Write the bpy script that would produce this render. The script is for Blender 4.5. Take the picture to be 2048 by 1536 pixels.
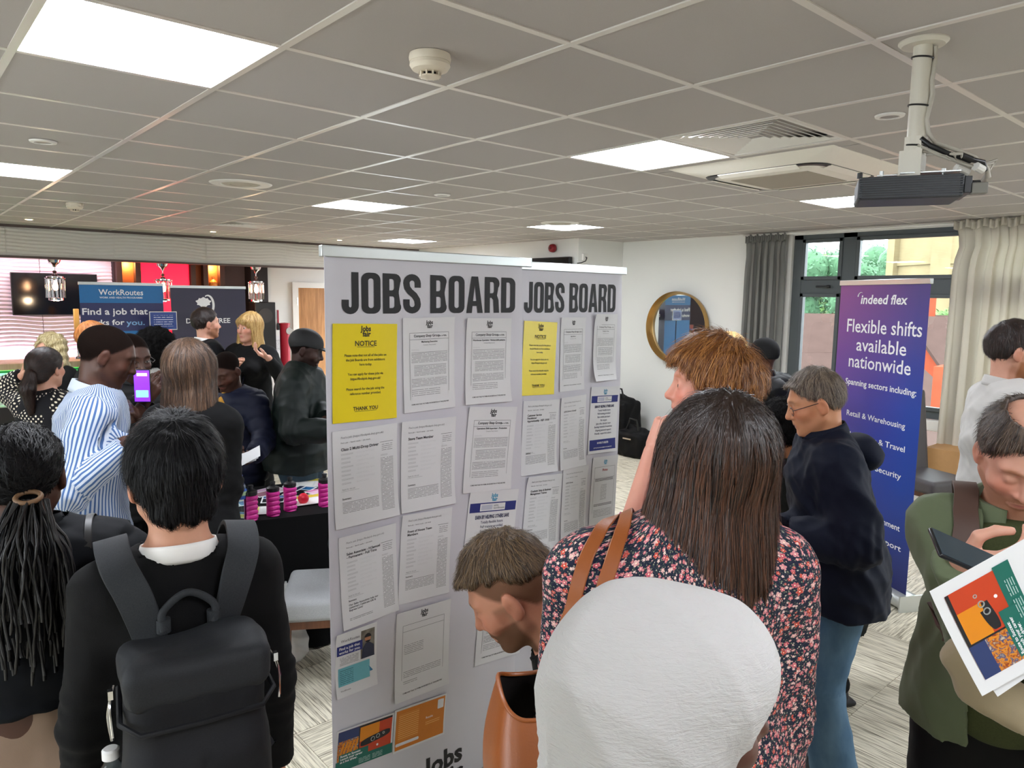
import bpy, bmesh, math, random
import numpy as np
from mathutils import Matrix, Vector, Euler, kdtree
for o in list(bpy.data.objects): bpy.data.objects.remove(o, do_unlink=True)
SC = bpy.context.scene
COL = SC.collection
PI = math.pi
random.seed(7)

# ------------------------------------------------------------------ camera
F_PX = 1451.2
CAM_ROT = Matrix(((0.75419126, 0.0688492, -0.65303547), (-0.65653027, 0.09842801, -0.7478502), (0.01278809, 0.99275965, 0.11943513)))
CAM_Z = 1.9
cam = bpy.data.cameras.new('camera')
cam.sensor_width = 36.0
cam.lens = F_PX / 2048 * 36.0
cam.clip_start = 0.05
cam.clip_end = 500
camo = bpy.data.objects.new('camera', cam)
COL.objects.link(camo)
camo.matrix_world = Matrix.Translation((0, 0, CAM_Z)) @ CAM_ROT.to_4x4()
SC.camera = camo
def at(px, py, depth):
    """world point seen at a pixel of the photograph, at a depth along the lens axis"""
    v = Vector(((px - 1024) / F_PX * depth, -(py - 768) / F_PX * depth, -depth))
    return CAM_ROT @ v + Vector((0, 0, CAM_Z))
def on(px, py, axis, val):
    d = CAM_ROT @ Vector((px - 1024, -(py - 768), -F_PX))
    o = Vector((0, 0, CAM_Z))
    return o + d * ((val - o[axis]) / d[axis])
FWD = math.atan2(0.7478502, 0.65303547)      # heading of the lens on the floor plan

# ------------------------------------------------------------------ sky, daylight, exposure
SC.view_settings.view_transform = 'Standard'
SC.view_settings.look = 'None'
SC.view_settings.gamma = 1
SC.view_settings.use_curve_mapping = False
SC.view_settings.exposure = 1.85
wd = bpy.data.worlds.new('overcast'); SC.world = wd; wd.use_nodes = True
nt = wd.node_tree; nt.nodes.clear()
wo = nt.nodes.new('ShaderNodeOutputWorld'); wb = nt.nodes.new('ShaderNodeBackground')
wb.inputs[0].default_value = (0.86, 0.94, 1.0, 1); wb.inputs[1].default_value = 3.6
nt.links.new(wb.outputs[0], wo.inputs[0])
PANEL_STRENGTH = 10.0
SC.cycles.max_bounces = 7
SC.cycles.diffuse_bounces = 5
SC.cycles.glossy_bounces = 4
SC.cycles.transmission_bounces = 6
SC.cycles.transparent_max_bounces = 8
SC.cycles.caustics_reflective = False
SC.cycles.caustics_refractive = False
SC.cycles.sample_clamp_indirect = 4.0
SC.cycles.use_denoising = True

# ------------------------------------------------------------------ helpers: materials
def lin(c):
    if isinstance(c, str):
        c = c.lstrip('#'); c = [int(c[i:i+2], 16) / 255 for i in (0, 2, 4)]
    return tuple((x / 12.92 if x <= 0.04045 else ((x + 0.055) / 1.055) ** 2.4) for x in c[:3])
class NT:
    def __init__(s, name):
        s.m = bpy.data.materials.new(name); s.m.use_nodes = True
        s.t = s.m.node_tree; s.t.nodes.clear()
        s.out = s.t.nodes.new('ShaderNodeOutputMaterial')
        s.b = s.n('ShaderNodeBsdfPrincipled'); s.l(s.b.outputs[0], s.out.inputs[0])
    def n(s, typ, **kw):
        x = s.t.nodes.new(typ)
        for k, v in kw.items(): setattr(x, k, v)
        return x
    def l(s, a, b): s.t.links.new(a, b)
    def val(s, x, sock):
        if isinstance(x, bpy.types.NodeSocket): s.l(x, sock)
        else: sock.default_value = x
    def math(s, op, a, b=0.0, c=None):
        x = s.n('ShaderNodeMath', operation=op); s.val(a, x.inputs[0]); s.val(b, x.inputs[1])
        if c is not None: s.val(c, x.inputs[2])
        return x.outputs[0]
    def mix(s, f, a, b, mode='MIX'):
        x = s.n('ShaderNodeMix', data_type='RGBA', blend_type=mode)
        s.val(f, x.inputs[0])
        for v, k in ((a, 6), (b, 7)):
            if isinstance(v, bpy.types.NodeSocket): s.l(v, x.inputs[k])
            else: x.inputs[k].default_value = (*v[:3], 1)
        return x.outputs[2]
    def ramp(s, f, stops, interp='LINEAR'):
        x = s.n('ShaderNodeValToRGB'); x.color_ramp.interpolation = interp
        while len(x.color_ramp.elements) < len(stops): x.color_ramp.elements.new(0.5)
        for e, (p, c) in zip(x.color_ramp.elements, stops):
            e.position = p; e.color = (*c[:3], 1) if not isinstance(c, (int, float)) else (c, c, c, 1)
        s.l(f, x.inputs[0]); return x.outputs[0]
    def noise(s, vec, scale, detail=3, rough=0.5, dist=0.0):
        x = s.n('ShaderNodeTexNoise'); x.inputs['Scale'].default_value = scale; x.inputs['Detail'].default_value = detail
        x.inputs['Roughness'].default_value = rough; x.inputs['Distortion'].default_value = dist
        if vec is not None: s.l(vec, x.inputs['Vector'])
        return x.outputs['Fac']
    def attr(s, name):
        return s.n('ShaderNodeAttribute', attribute_name=name)
    def obj(s): return s.n('ShaderNodeTexCoord').outputs['Object']
    def uv(s): return s.n('ShaderNodeTexCoord').outputs['UV']
    def mapp(s, vec, scale=(1, 1, 1), loc=(0, 0, 0)):
        x = s.n('ShaderNodeMapping'); s.l(vec, x.inputs[0]); x.inputs['Scale'].default_value = scale; x.inputs['Location'].default_value = loc
        return x.outputs[0]
    def sep(s, vec):
        x = s.n('ShaderNodeSeparateXYZ'); s.l(vec, x.inputs[0]); return x.outputs
    def comb(s, a, b, c=0.0):
        x = s.n('ShaderNodeCombineXYZ'); s.val(a, x.inputs[0]); s.val(b, x.inputs[1]); s.val(c, x.inputs[2]); return x.outputs[0]
    def bump(s, h, strength=0.3, dist=0.01, normal=None):
        x = s.n('ShaderNodeBump'); x.inputs['Strength'].default_value = strength; x.inputs['Distance'].default_value = dist
        s.l(h, x.inputs['Height'])
        if normal is not None: s.l(normal, x.inputs['Normal'])
        s.l(x.outputs[0], s.b.inputs['Normal']); return x.outputs[0]
    def set(s, color=None, rough=0.5, metal=0.0, spec=None, **kw):
        if color is not None:
            if isinstance(color, bpy.types.NodeSocket): s.l(color, s.b.inputs['Base Color'])
            else: s.b.inputs['Base Color'].default_value = (*color[:3], 1)
        s.val(rough, s.b.inputs['Roughness']); s.b.inputs['Metallic'].default_value = metal
        if spec is not None: s.b.inputs['Specular IOR Level'].default_value = spec
        for k, v in kw.items(): s.val(v, s.b.inputs[k.replace('_', ' ')])
        return s
MATS = {}
def mat(name, col, rough=0.5, metal=0.0, var=0.06, scale=30, bump=0.0, bscale=200, spec=None, bdist=0.002):
    """plain procedural material: slight colour mottling and optional fine relief"""
    if name in MATS: return MATS[name]
    s = NT(name); c = lin(col)
    o = s.obj(); f = s.noise(o, scale)
    cc = s.mix(f, tuple(x * (1 - var) for x in c), tuple(min(1, x * (1 + var)) for x in c))
    s.set(cc, rough, metal, spec)
    if bump > 0: s.bump(s.noise(o, bscale, 2), bump, bdist)
    MATS[name] = s.m; return s.m
def emat(name, col, strength, base=None):
    if name in MATS: return MATS[name]
    s = NT(name); s.set(lin(base or col), 0.4)
    s.b.inputs['Emission Color'].default_value = (*lin(col), 1); s.b.inputs['Emission Strength'].default_value = strength
    MATS[name] = s.m; return s.m
def glassmat(name, tint=(1, 1, 1), rough=0.0, alpha_like=False):
    if name in MATS: return MATS[name]
    s = NT(name)
    if alpha_like:   # thin pane
        g = s.n('ShaderNodeBsdfTransparent'); g.inputs[0].default_value = (*tint, 1)
        gl = s.n('ShaderNodeBsdfGlossy'); gl.inputs['Roughness'].default_value = rough
        fr = s.n('ShaderNodeFresnel'); fr.inputs[0].default_value = 1.45
        mx = s.n('ShaderNodeMixShader'); s.l(fr.outputs[0], mx.inputs[0]); s.l(g.outputs[0], mx.inputs[1]); s.l(gl.outputs[0], mx.inputs[2])
        s.l(mx.outputs[0], s.out.inputs[0])
    else:
        s.set(tint, rough, 0, None); s.b.inputs['Transmission Weight'].default_value = 1.0; s.b.inputs['IOR'].default_value = 1.4
    MATS[name] = s.m; return s.m

# ------------------------------------------------------------------ helpers: objects
def tag(o, label=None, cat=None, group=None, kind=None):
    if label: o['label'] = label
    if cat: o['category'] = cat
    if group: o['group'] = group
    if kind: o['kind'] = kind
    return o
def thing(name, label, cat, loc=(0, 0, 0), rz=0.0, group=None, rot=None):
    o = bpy.data.objects.new(name, None); COL.objects.link(o)
    o.empty_display_size = 0.1
    o.location = loc; o.rotation_euler = rot if rot is not None else (0, 0, rz)
    return tag(o, label, cat, group)
def link(name, me, m=None, parent=None, smooth=None):
    o = bpy.data.objects.new(name, me); COL.objects.link(o)
    if m is not None and not me.materials: me.materials.append(m)
    if parent is not None: o.parent = parent
    return o
class MB:
    """collects simple solids into one mesh"""
    def __init__(s): s.v = []; s.f = []; s.uv = {}; s.M = Matrix.Identity(4)
    def add(s, vs, fs):
        b = len(s.v)
        s.v += [tuple(s.M @ Vector(v)) for v in vs]; s.f += [tuple(b + i for i in f) for f in fs]; return s
    def box(s, c, d, rot=None):
        x, y, z = d[0] / 2, d[1] / 2, d[2] / 2
        vs = [Vector((sx * x, sy * y, sz * z)) for sx in (-1, 1) for sy in (-1, 1) for sz in (-1, 1)]
        if rot is not None: vs = [rot @ v for v in vs]
        return s.add([v + Vector(c) for v in vs], [(0, 1, 3, 2), (4, 6, 7, 5), (0, 4, 5, 1), (2, 3, 7, 6), (0, 2, 6, 4), (1, 5, 7, 3)])
    def bx(s, x0, x1, y0, y1, z0, z1): return s.box(((x0 + x1) / 2, (y0 + y1) / 2, (z0 + z1) / 2), (abs(x1 - x0), abs(y1 - y0), abs(z1 - z0)))
    def cyl(s, a, b, r0, r1=None, n=16, caps=True):
        a, b = Vector(a), Vector(b); r1 = r0 if r1 is None else r1
        d = (b - a).normalized(); u = d.orthogonal().normalized(); w = d.cross(u)
        vs = []
        for p, r in ((a, r0), (b, r1)):
            vs += [p + (u * math.cos(2 * PI * i / n) + w * math.sin(2 * PI * i / n)) * r for i in range(n)]
        fs = [(i, (i + 1) % n, n + (i + 1) % n, n + i) for i in range(n)]
        if caps: fs += [tuple(reversed(range(n))), tuple(range(n, 2 * n))]
        return s.add(vs, fs)
    def tube(s, pts, r, n=8, closed=False, flat=1.0, up=None):
        pts = [Vector(p) for p in pts]; m = len(pts); vs = []; prev = None
        for i, p in enumerate(pts):
            if closed: t = pts[(i + 1) % m] - pts[i - 1]
            else: t = pts[min(i + 1, m - 1)] - pts[max(i - 1, 0)]
            t.normalize()
            if up is not None: u = (Vector(up) - t * t.dot(Vector(up))).normalized()
            elif prev is None: u = t.orthogonal().normalized()
            else: u = (prev - t * t.dot(prev)).normalized()
            prev = u; w = t.cross(u); rr = r[i] if isinstance(r, (list, tuple)) else r
            vs += [p + u * math.cos(2 * PI * k / n) * rr * flat + w * math.sin(2 * PI * k / n) * rr for k in range(n)]
        fs = []
        for i in range(m if closed else m - 1):
            j = (i + 1) % m
            fs += [(i * n + k, i * n + (k + 1) % n, j * n + (k + 1) % n, j * n + k) for k in range(n)]
        if not closed: fs += [tuple(reversed(range(n))), tuple(range((m - 1) * n, m * n))]
        return s.add(vs, fs)
    def lathe(s, prof, n=24, c=(0, 0, 0)):
        vs = []; c = Vector(c)
        for r, z in prof: vs += [c + Vector((r * math.cos(2 * PI * i / n), r * math.sin(2 * PI * i / n), z)) for i in range(n)]
        m = len(prof)
        fs = [(j * n + i, j * n + (i + 1) % n, (j + 1) * n + (i + 1) % n, (j + 1) * n + i) for j in range(m - 1) for i in range(n)]
        if prof[0][0] > 1e-5: fs.append(tuple(reversed(range(n))))
        if prof[-1][0] > 1e-5: fs.append(tuple(range((m - 1) * n, m * n)))
        return s.add(vs, fs)
    def prism(s, poly, z0, z1):
        n = len(poly)
        vs = [(x, y, z0) for x, y in poly] + [(x, y, z1) for x, y in poly]
        return s.add(vs, [tuple(reversed(range(n))), tuple(range(n, 2 * n))] + [(i, (i + 1) % n, n + (i + 1) % n, n + i) for i in range(n)])
    def grid(s, fn, nu, nv):
        vs = [fn(i / nu, j / nv) for j in range(nv + 1) for i in range(nu + 1)]
        w = nu + 1
        return s.add(vs, [(j * w + i, j * w + i + 1, (j + 1) * w + i + 1, (j + 1) * w + i) for j in range(nv) for i in range(nu)])
    def mesh(s, name, m=None, smooth=30):
        me = bpy.data.meshes.new(name); me.from_pydata([tuple(v) for v in s.v], [], s.f); me.validate(); me.update()
        if smooth:
            me.shade_smooth(); me.set_sharp_from_angle(angle=math.radians(smooth))
        if m is not None: me.materials.append(m)
        return me
    def build(s, name, m, parent=None, smooth=30, bevel=0.0):
        me = s.mesh(name, m, smooth); o = link(name, me, None, parent)
        if bevel:
            b = o.modifiers.new('bevel', 'BEVEL'); b.width = bevel; b.segments = 2; b.limit_method = 'ANGLE'
        return o
def one(name, mb, m, label, cat, group=None, bevel=0.0, smooth=30):
    """a thing that is one mesh"""
    return tag(mb.build(name, m, None, smooth, bevel), label, cat, group)
def struct(name, mb, m, parent=None, smooth=30):
    o = mb.build(name, m, parent, smooth)
    if parent is None: o['kind'] = 'structure'
    return o
def uvquad(name, w, h, m, parent, loc, nx=1, ny=1, fn=None, thick=0.0):
    """flat sheet in local X (width) and Z (height), facing -Y, with UV 0..1; fn bends it"""
    me = bpy.data.meshes.new(name); vs = []; fs = []; uvs = []
    for j in range(ny + 1):
        for i in range(nx + 1):
            u, v = i / nx, j / ny; p = [(u - .5) * w, 0, (v - .5) * h]
            if fn: p[1] += fn(u, v)
            vs.append(p); uvs.append((u, v))
    W = nx + 1
    for j in range(ny):
        for i in range(nx): fs.append((j * W + i, j * W + i + 1, (j + 1) * W + i + 1, (j + 1) * W + i))
    if thick:
        n = len(vs); vs += [[p[0], p[1] + thick, p[2]] for p in vs]; uvs += uvs
        fs += [tuple(n + k for k in reversed(f)) for f in fs[:]]
        ring = [i for i in range(W)] + [j * W + nx for j in range(1, ny + 1)] + [ny * W + i for i in range(nx - 1, -1, -1)] + [j * W for j in range(ny - 1, 0, -1)]
        fs += [(ring[k], n + ring[k], n + ring[(k + 1) % len(ring)], ring[(k + 1) % len(ring)]) for k in range(len(ring))]
    me.from_pydata(vs, [], fs); ul = me.uv_layers.new(name='UVMap')
    for li, l in enumerate(me.loops): ul.data[li].uv = uvs[l.vertex_index]
    me.materials.append(m)
    me.shade_smooth(); me.set_sharp_from_angle(angle=0.7)
    o = link(name, me, None, parent); o.location = loc; return o
FONTS_CACHE = {}
def textmesh(txt, size, bold=0.0, sx=1.0, align='CENTER', shear=0.0, res=2, space=1.0, lines=1.0):
    key = (txt, size, bold, sx, align, shear, space, lines)
    if key in FONTS_CACHE: return FONTS_CACHE[key]
    c = bpy.data.curves.new('letters', 'FONT'); c.body = txt; c.size = size / sx if sx != 1 else size
    c.size = size; c.offset = bold * size; c.align_x = align; c.resolution_u = res; c.shear = shear; c.space_character = space; c.space_line = lines
    o = bpy.data.objects.new('tmp', c); COL.objects.link(o)
    dg = bpy.context.evaluated_depsgraph_get(); me = bpy.data.meshes.new_from_object(o.evaluated_get(dg))
    bpy.data.objects.remove(o); bpy.data.curves.remove(c)
    me.transform(Matrix(((sx, 0, 0, 0), (0, 0, 1, 0), (0, 1, 0, 0), (0, 0, 0, 1))))   # letters stand in XZ and read from -Y
    me.name = 'lettering'; me.materials.clear(); FONTS_CACHE[key] = me; return me
def text(txt, size, m, parent, loc, name='lettering', rz=0.0, fn=None, **kw):
    me = textmesh(txt, size, **kw)
    me = me.copy(); me.materials.append(m)
    if fn:   # follow the bend of the sheet it is printed on
        for v in me.vertices: v.co.y += fn(v.co.x + loc[0], v.co.z + loc[2])
    o = link(name, me, None, parent); o.location = loc; o.rotation_euler = (0, rz, 0); return o
def copy_tree(o, parent=None):
    c = o.copy(); COL.objects.link(c)
    if parent is not None: c.parent = parent
    for ch in list(o.children): copy_tree(ch, c)
    return c
# ------------------------------------------------------------------ smooth solid modelling on a grid (surface nets)
def axis(lo, hi, coarse, zones=()):
    out = [lo]; x = lo
    while x < hi:
        st = coarse
        for a, b, f in zones:
            if a - coarse <= x <= b: st = min(st, f)
        x += st; out.append(x)
    return np.array(out, dtype=np.float32)
def nets(xs, ys, zs, d):
    s = d < 0
    c = [s[i:s.shape[0] - 1 + i, j:s.shape[1] - 1 + j, k:s.shape[2] - 1 + k] for i in (0, 1) for j in (0, 1) for k in (0, 1)]
    cnt = sum(x.astype(np.int8) for x in c)
    ii, jj, kk = np.nonzero((cnt > 0) & (cnt < 8))
    n = len(ii)
    idx = np.full(cnt.shape, -1, np.int32); idx[ii, jj, kk] = np.arange(n)
    acc = np.zeros((n, 3), np.float32); num = np.zeros(n, np.float32)
    A = (xs, ys, zs)
    corners = [(i, j, k) for i in (0, 1) for j in (0, 1) for k in (0, 1)]
    for a in corners:
        for ax in range(3):
            if a[ax] == 1: continue
            b = list(a); b[ax] = 1
            va = d[ii + a[0], jj + a[1], kk + a[2]]; vb = d[ii + b[0], jj + b[1], kk + b[2]]
            m = (va < 0) != (vb < 0)
            t = np.where(m, va / np.where(m, va - vb, 1), 0)
            pa = np.stack([xs[ii + a[0]], ys[jj + a[1]], zs[kk + a[2]]], 1)
            pb = np.stack([xs[ii + b[0]], ys[jj + b[1]], zs[kk + b[2]]], 1)
            acc += np.where(m[:, None], pa + (pb - pa) * t[:, None], 0); num += m
    V = acc / num[:, None]
    Fs = []
    for ax in range(3):
        sl0 = [slice(None)] * 3; sl1 = [slice(None)] * 3
        sl0[ax] = slice(0, -1); sl1[ax] = slice(1, None)
        e0 = s[tuple(sl0)]; e1 = s[tuple(sl1)]
        m = e0 != e1
        o1, o2 = [q for q in range(3) if q != ax]
        I = list(np.nonzero(m))
        ok = (I[o1] > 0) & (I[o2] > 0) & (I[o1] < d.shape[o1] - 1) & (I[o2] < d.shape[o2] - 1)
        I = [q[ok] for q in I]; sg = e0[tuple(I)]
        def g(a, b):
            J = [q.copy() for q in I]; J[o1] -= a; J[o2] -= b
            return idx[tuple(J)]
        q = np.stack([g(1, 1), g(0, 1), g(0, 0), g(1, 0)], 1)
        flip = sg if ax != 1 else ~sg
        q[~flip] = q[~flip][:, ::-1]
        Fs.append(q)
    return V, np.concatenate(Fs)
def meshnp(name, V, Fc, m=None, attrs=None):
    me = bpy.data.meshes.new(name)
    me.vertices.add(len(V)); me.vertices.foreach_set('co', np.ascontiguousarray(V, dtype=np.float32).ravel())
    k = Fc.shape[1]
    me.loops.add(len(Fc) * k); me.loops.foreach_set('vertex_index', np.ascontiguousarray(Fc, dtype=np.int32).ravel())
    me.polygons.add(len(Fc)); me.polygons.foreach_set('loop_start', np.arange(0, len(Fc) * k, k, dtype=np.int32))
    me.update(calc_edges=True); me.shade_smooth()
    for nm, (arr, typ) in (attrs or {}).items():
        a = me.attributes.new(nm, typ, 'CORNER' if len(arr) == Fc.size and len(arr) != len(V) else 'POINT')
        a.data.foreach_set('vector' if typ == 'FLOAT_VECTOR' else ('color' if typ == 'FLOAT_COLOR' else 'value'), np.ascontiguousarray(arr, dtype=np.float32).ravel())
    if m is not None: me.materials.append(m)
    return me
def vnormals(V, Fc):
    n = np.zeros_like(V)
    a, b, c = V[Fc[:, 0]], V[Fc[:, 1]], V[Fc[:, 2]]
    fn = np.cross(b - a, c - a)
    if Fc.shape[1] == 4:
        dd = V[Fc[:, 3]]; fn = np.cross(c - a, dd - b)
    for k in range(Fc.shape[1]): np.add.at(n, Fc[:, k], fn)
    return n / (np.linalg.norm(n, axis=1, keepdims=True) + 1e-12)
def smin(a, b, k):
    h = np.maximum(k - np.abs(a - b), 0) / k
    return np.minimum(a, b) - h * h * k * 0.25
def smax(a, b, k): return -smin(-a, -b, k)
def A3(p): return np.array(p, dtype=np.float32)
def cone(a, b, ra, rb=None, ax=None, q=1.0):
    """tapered capsule; ax/q squash its section along ax"""
    a, b = A3(a), A3(b); rb = ra if rb is None else rb
    ba = b - a; L = float(ba @ ba) + 1e-9
    def f(P):
        pa = P - a; t = np.clip((pa @ ba) / L, 0, 1); v = pa - t[..., None] * ba
        r = ra + (rb - ra) * t
        if ax is None: return np.sqrt((v * v).sum(-1)) - r
        n = A3(ax); h = v @ n
        l2 = (v * v).sum(-1) - h * h
        d = np.sqrt(np.maximum(l2, 0) + (h / q) ** 2) - r
        return d * min(1.0, max(q, .55))
    R = max(ra, rb) * max(1, q)
    f.lo = np.minimum(a, b) - R; f.hi = np.maximum(a, b) + R
    return f
def ell(c, r, R=None):
    c = A3(c); r = A3(r); Rm = None if R is None else np.array(R, dtype=np.float32)
    def f(P):
        p = P - c
        if Rm is not None: p = p @ Rm
        k0 = np.sqrt(((p / r) ** 2).sum(-1)); k1 = np.sqrt(((p / (r * r)) ** 2).sum(-1)) + 1e-6
        return k0 * (k0 - 1) / k1
    m = float(r.max()) if Rm is not None else r
    f.lo = c - m; f.hi = c + m
    return f
def rbox(c, h, rad, R=None):
    c = A3(c); h = A3(h) - rad; Rm = None if R is None else np.array(R, dtype=np.float32)
    def f(P):
        p = P - c
        if Rm is not None: p = p @ Rm
        q = np.abs(p) - h
        return np.sqrt((np.maximum(q, 0) ** 2).sum(-1)) + np.minimum(q.max(-1), 0) - rad
    m = float(np.linalg.norm(h + rad)) if Rm is not None else h + rad
    f.lo = c - m; f.hi = c + m
    return f
class Field:
    def __init__(s, xs, ys, zs):
        s.x, s.y, s.z = xs, ys, zs
        s.d = np.full((len(xs), len(ys), len(zs)), 0.5, np.float32)
    def sl(s, lo, hi, pad):
        r = []
        for a, l, h in ((s.x, lo[0], hi[0]), (s.y, lo[1], hi[1]), (s.z, lo[2], hi[2])):
            i = max(int(np.searchsorted(a, l - pad)) - 1, 0); j = min(int(np.searchsorted(a, h + pad)) + 1, len(a))
            r.append(slice(i, max(j, i + 1)))
        return tuple(r)
    def pts(s, sl):
        return np.stack(np.meshgrid(s.x[sl[0]], s.y[sl[1]], s.z[sl[2]], indexing='ij'), -1)
    def add(s, f, k=0.01, pad=0.05):
        sl = s.sl(f.lo, f.hi, pad + k); s.d[sl] = smin(s.d[sl], f(s.pts(sl)), max(k, 1e-4)); return s
    def sub(s, f, k=0.005, pad=0.03):
        sl = s.sl(f.lo, f.hi, pad + k); s.d[sl] = smax(s.d[sl], -f(s.pts(sl)), max(k, 1e-4)); return s
    def cut(s, g, k=0.002):
        P = s.pts((slice(None),) * 3); s.d = smax(s.d, g(P).astype(np.float32), k); return s
    def mesh(s): return nets(s.x, s.y, s.z, s.d)
def fieldof(prims, res, pad=0.03, zones=((), (), ())):
    lo = np.min([p.lo for p in prims], 0) - pad; hi = np.max([p.hi for p in prims], 0) + pad
    return Field(axis(lo[0], hi[0], res, zones[0]), axis(lo[1], hi[1], res, zones[1]), axis(lo[2], hi[2], res, zones[2]))
def wob(P, f, seed=0):
    """cheap smooth pseudo noise in -1..1"""
    r = np.random.RandomState(seed); o = 0
    for i in range(4):
        k = r.normal(size=3); k = k / np.linalg.norm(k) * f * (1 + .35 * i)
        o = o + np.sin(P @ k.astype(np.float32) + r.uniform(0, 6.28) + 1.3 * np.sin(P @ (k[[1, 2, 0]] * .7).astype(np.float32) + r.uniform(0, 6)))
    return o / 4
def folds(P, f, seed=0, dirz=0.5):
    """ridged folds, stretched along a direction"""
    r = np.random.RandomState(seed); o = 0
    for i in range(3):
        k = r.normal(size=3); k[2] *= dirz; k = k / np.linalg.norm(k) * f * (1 + .6 * i)
        ph = P @ k.astype(np.float32) + r.uniform(0, 6.28) + 1.6 * np.sin(P @ (k[[2, 0, 1]] * .4).astype(np.float32) + r.uniform(0, 6))
        o = o + (1 - np.abs(np.sin(ph * .5)) * 2) / (1 + .5 * i)
    return o / 2
def limb_corners(V, Fc, limbs):
    """as limb_uv but per face corner, so that the cloth changes cleanly at the seams"""
    base = limb_uv(V, limbs); lid = base[Fc[:, 0], 2].astype(int); al = np.stack([limb_uv(V, [l]) for l in limbs])
    c = al[lid[:, None], Fc].copy(); c[..., 1] += 3.1 * lid[:, None]; r = np.array([l[2] for l in limbs])[lid][:, None]
    d = c[..., 0] - c[:, :1, 0]; c[..., 0] -= np.round(d / (2 * PI * r)) * 2 * PI * r; c[..., 2] = lid[:, None]
    return c.reshape(-1, 3)
def limb_uv(V, limbs):
    """per vertex (around, along, limb) measured from the nearest limb axis"""
    best = np.full(len(V), 1e9, np.float32); out = np.zeros((len(V), 3), np.float32)
    for n, (a, b, r, front) in enumerate(limbs):
        a, b, fr = A3(a), A3(b), A3(front); ax = b - a; L = np.linalg.norm(ax); ax = ax / L
        fr = fr - ax * (fr @ ax); fr /= np.linalg.norm(fr) + 1e-9; sd = np.cross(ax, fr)
        p = V - a; t = p @ ax; v = p - np.clip(t, 0, L)[:, None] * ax
        d = np.sqrt((v * v).sum(1)) - r
        vx, vy = p @ sd, p @ fr
        m = d < best
        best[m] = d[m]
        out[m, 0] = (np.arctan2(vx, -vy) * r)[m]; out[m, 1] = t[m] + 3.1 * n; out[m, 2] = n
    return out
# ------------------------------------------------------------------ people
def rotx(a): c, s = math.cos(a), math.sin(a); return np.array([[1, 0, 0], [0, c, -s], [0, s, c]])
def rotz(a): c, s = math.cos(a), math.sin(a); return np.array([[c, -s, 0], [s, c, 0], [0, 0, 1]])
def roty(a): c, s = math.cos(a), math.sin(a); return np.array([[c, 0, s], [0, 1, 0], [-s, 0, c]])
rad = math.radians
def head_field(res, o):
    """head in its own frame: face +Y, skull centre near the origin, top z=.118, chin z=-.115"""
    F = Field(axis(-.115, .115, res), axis(-.13, .15, res), axis(-.16, .135, res))
    jw = o.get('jaw', 1.0); ns = o.get('nose', 1.0); fat = o.get('fat', 0.0)
    F.add(ell((0, -.014, .032), (.077, .100, .086)), .01)
    F.add(ell((0, .022, -.012), (.066, .072, .088)), .03)
    F.add(ell((0, .030, -.050), (.052 * jw + fat, .056, .060)), .03)
    for s in (-1, 1):
        F.add(cone((s * .056 * jw, .0, -.052), (s * .018, .066, -.094), .016 + fat, .016), .03)
        F.add(ell((s * .044, .062, -.022), (.022 + fat, .020, .018)), .025)
        F.add(cone((s * .012, .087, .030), (s * .047, .072, .030), .0085), .016)
    F.add(ell((0, .077, -.097), (.020, .016, .014)), .02)
    for s in (-1, 1): F.sub(ell((s * .032, .100, .008), (.019, .016, .014)), .018)
    for s in (-1, 1): F.add(ell((s * .032, .0755, .006), (.0155, .0150, .0145)), .006)
    if not o.get('closed', False):
        for s in (-1, 1): F.sub(ell((s * .032, .094, .006), (.0115, .006, .0042)), .002)
    F.add(cone((0, .084, .024), (0, .107 * (1 + .0 * ns), -.022), .0075, .0105 * ns), .012)
    F.add(ell((0, .104 + .004 * ns, -.027), (.0125 * ns, .0125, .0105)), .008)
    for s in (-1, 1):
        F.add(ell((s * .0135 * ns, .094, -.031), (.0085 * ns, .0105, .0075)), .007)
        F.sub(ell((s * .0075 * ns, .099, -.041), (.0040, .006, .0045)), .003)
    F.add(ell((0, .083, -.055), (.024, .016, .018)), .016)
    lp = o.get('lips', 1.0)
    F.add(cone((-.017, .088, -.0585), (.017, .088, -.0585), .0058 * lp), .006)
    F.add(ell((0, .0945, -.0575), (.010, .0055 * lp, .0045)), .006)
    F.add(cone((-.014, .088, -.0695), (.014, .088, -.0695), .0068 * lp), .006)
    F.sub(cone((-.024, .0955, -.0640), (.024, .0955, -.0640), .0022), .004)
    for s in (-1, 1):
        R = rotz(s * .32) @ rotx(-.18)
        F.add(ell((s * .081, -.008, -.004), (.0095, .0195, .032), R), .006); F.add(ell((s * .080, -.002, -.028), (.007, .010, .010)), .008)
        F.sub(ell((s * .0935, -.003, .002), (.0085, .0125, .0200), R), .002)
        F.add(ell((s * .0815, .006, -.006), (.0045, .0045, .008)), .004)
    return F
HEADS = {}
def head_sampler(o):
    key = tuple(sorted((k, v) for k, v in o.items() if k in ('jaw', 'nose', 'fat', 'closed', 'lips')))
    if key not in HEADS: HEADS[key] = head_field(0.0033, o)
    F = HEADS[key]
    def f(P):   # trilinear lookup of the finished head
        out = None; sh = P.shape[:-1]; p = P.reshape(-1, 3)
        st = 0.0033; lo = np.array([F.x[0], F.y[0], F.z[0]])
        q = (p - lo) / st; n = np.array(F.d.shape) - 1.001
        qc = np.clip(q, 0, n); ex = np.linalg.norm(q - qc, axis=1) * st
        i = qc.astype(int); t = qc - i; D = F.d
        i0, i1, i2 = i.T; a, b, c = t.T
        v = 0
        for dx in (0, 1):
            for dy in (0, 1):
                for dz in (0, 1):
                    v = v + D[i0 + dx, i1 + dy, i2 + dz] * (a if dx else 1 - a) * (b if dy else 1 - b) * (c if dz else 1 - c)
        return (v + ex).reshape(sh)
    f.lo = A3((-.115, -.13, -.16)); f.hi = A3((.115, .15, .135))
    return f
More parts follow.
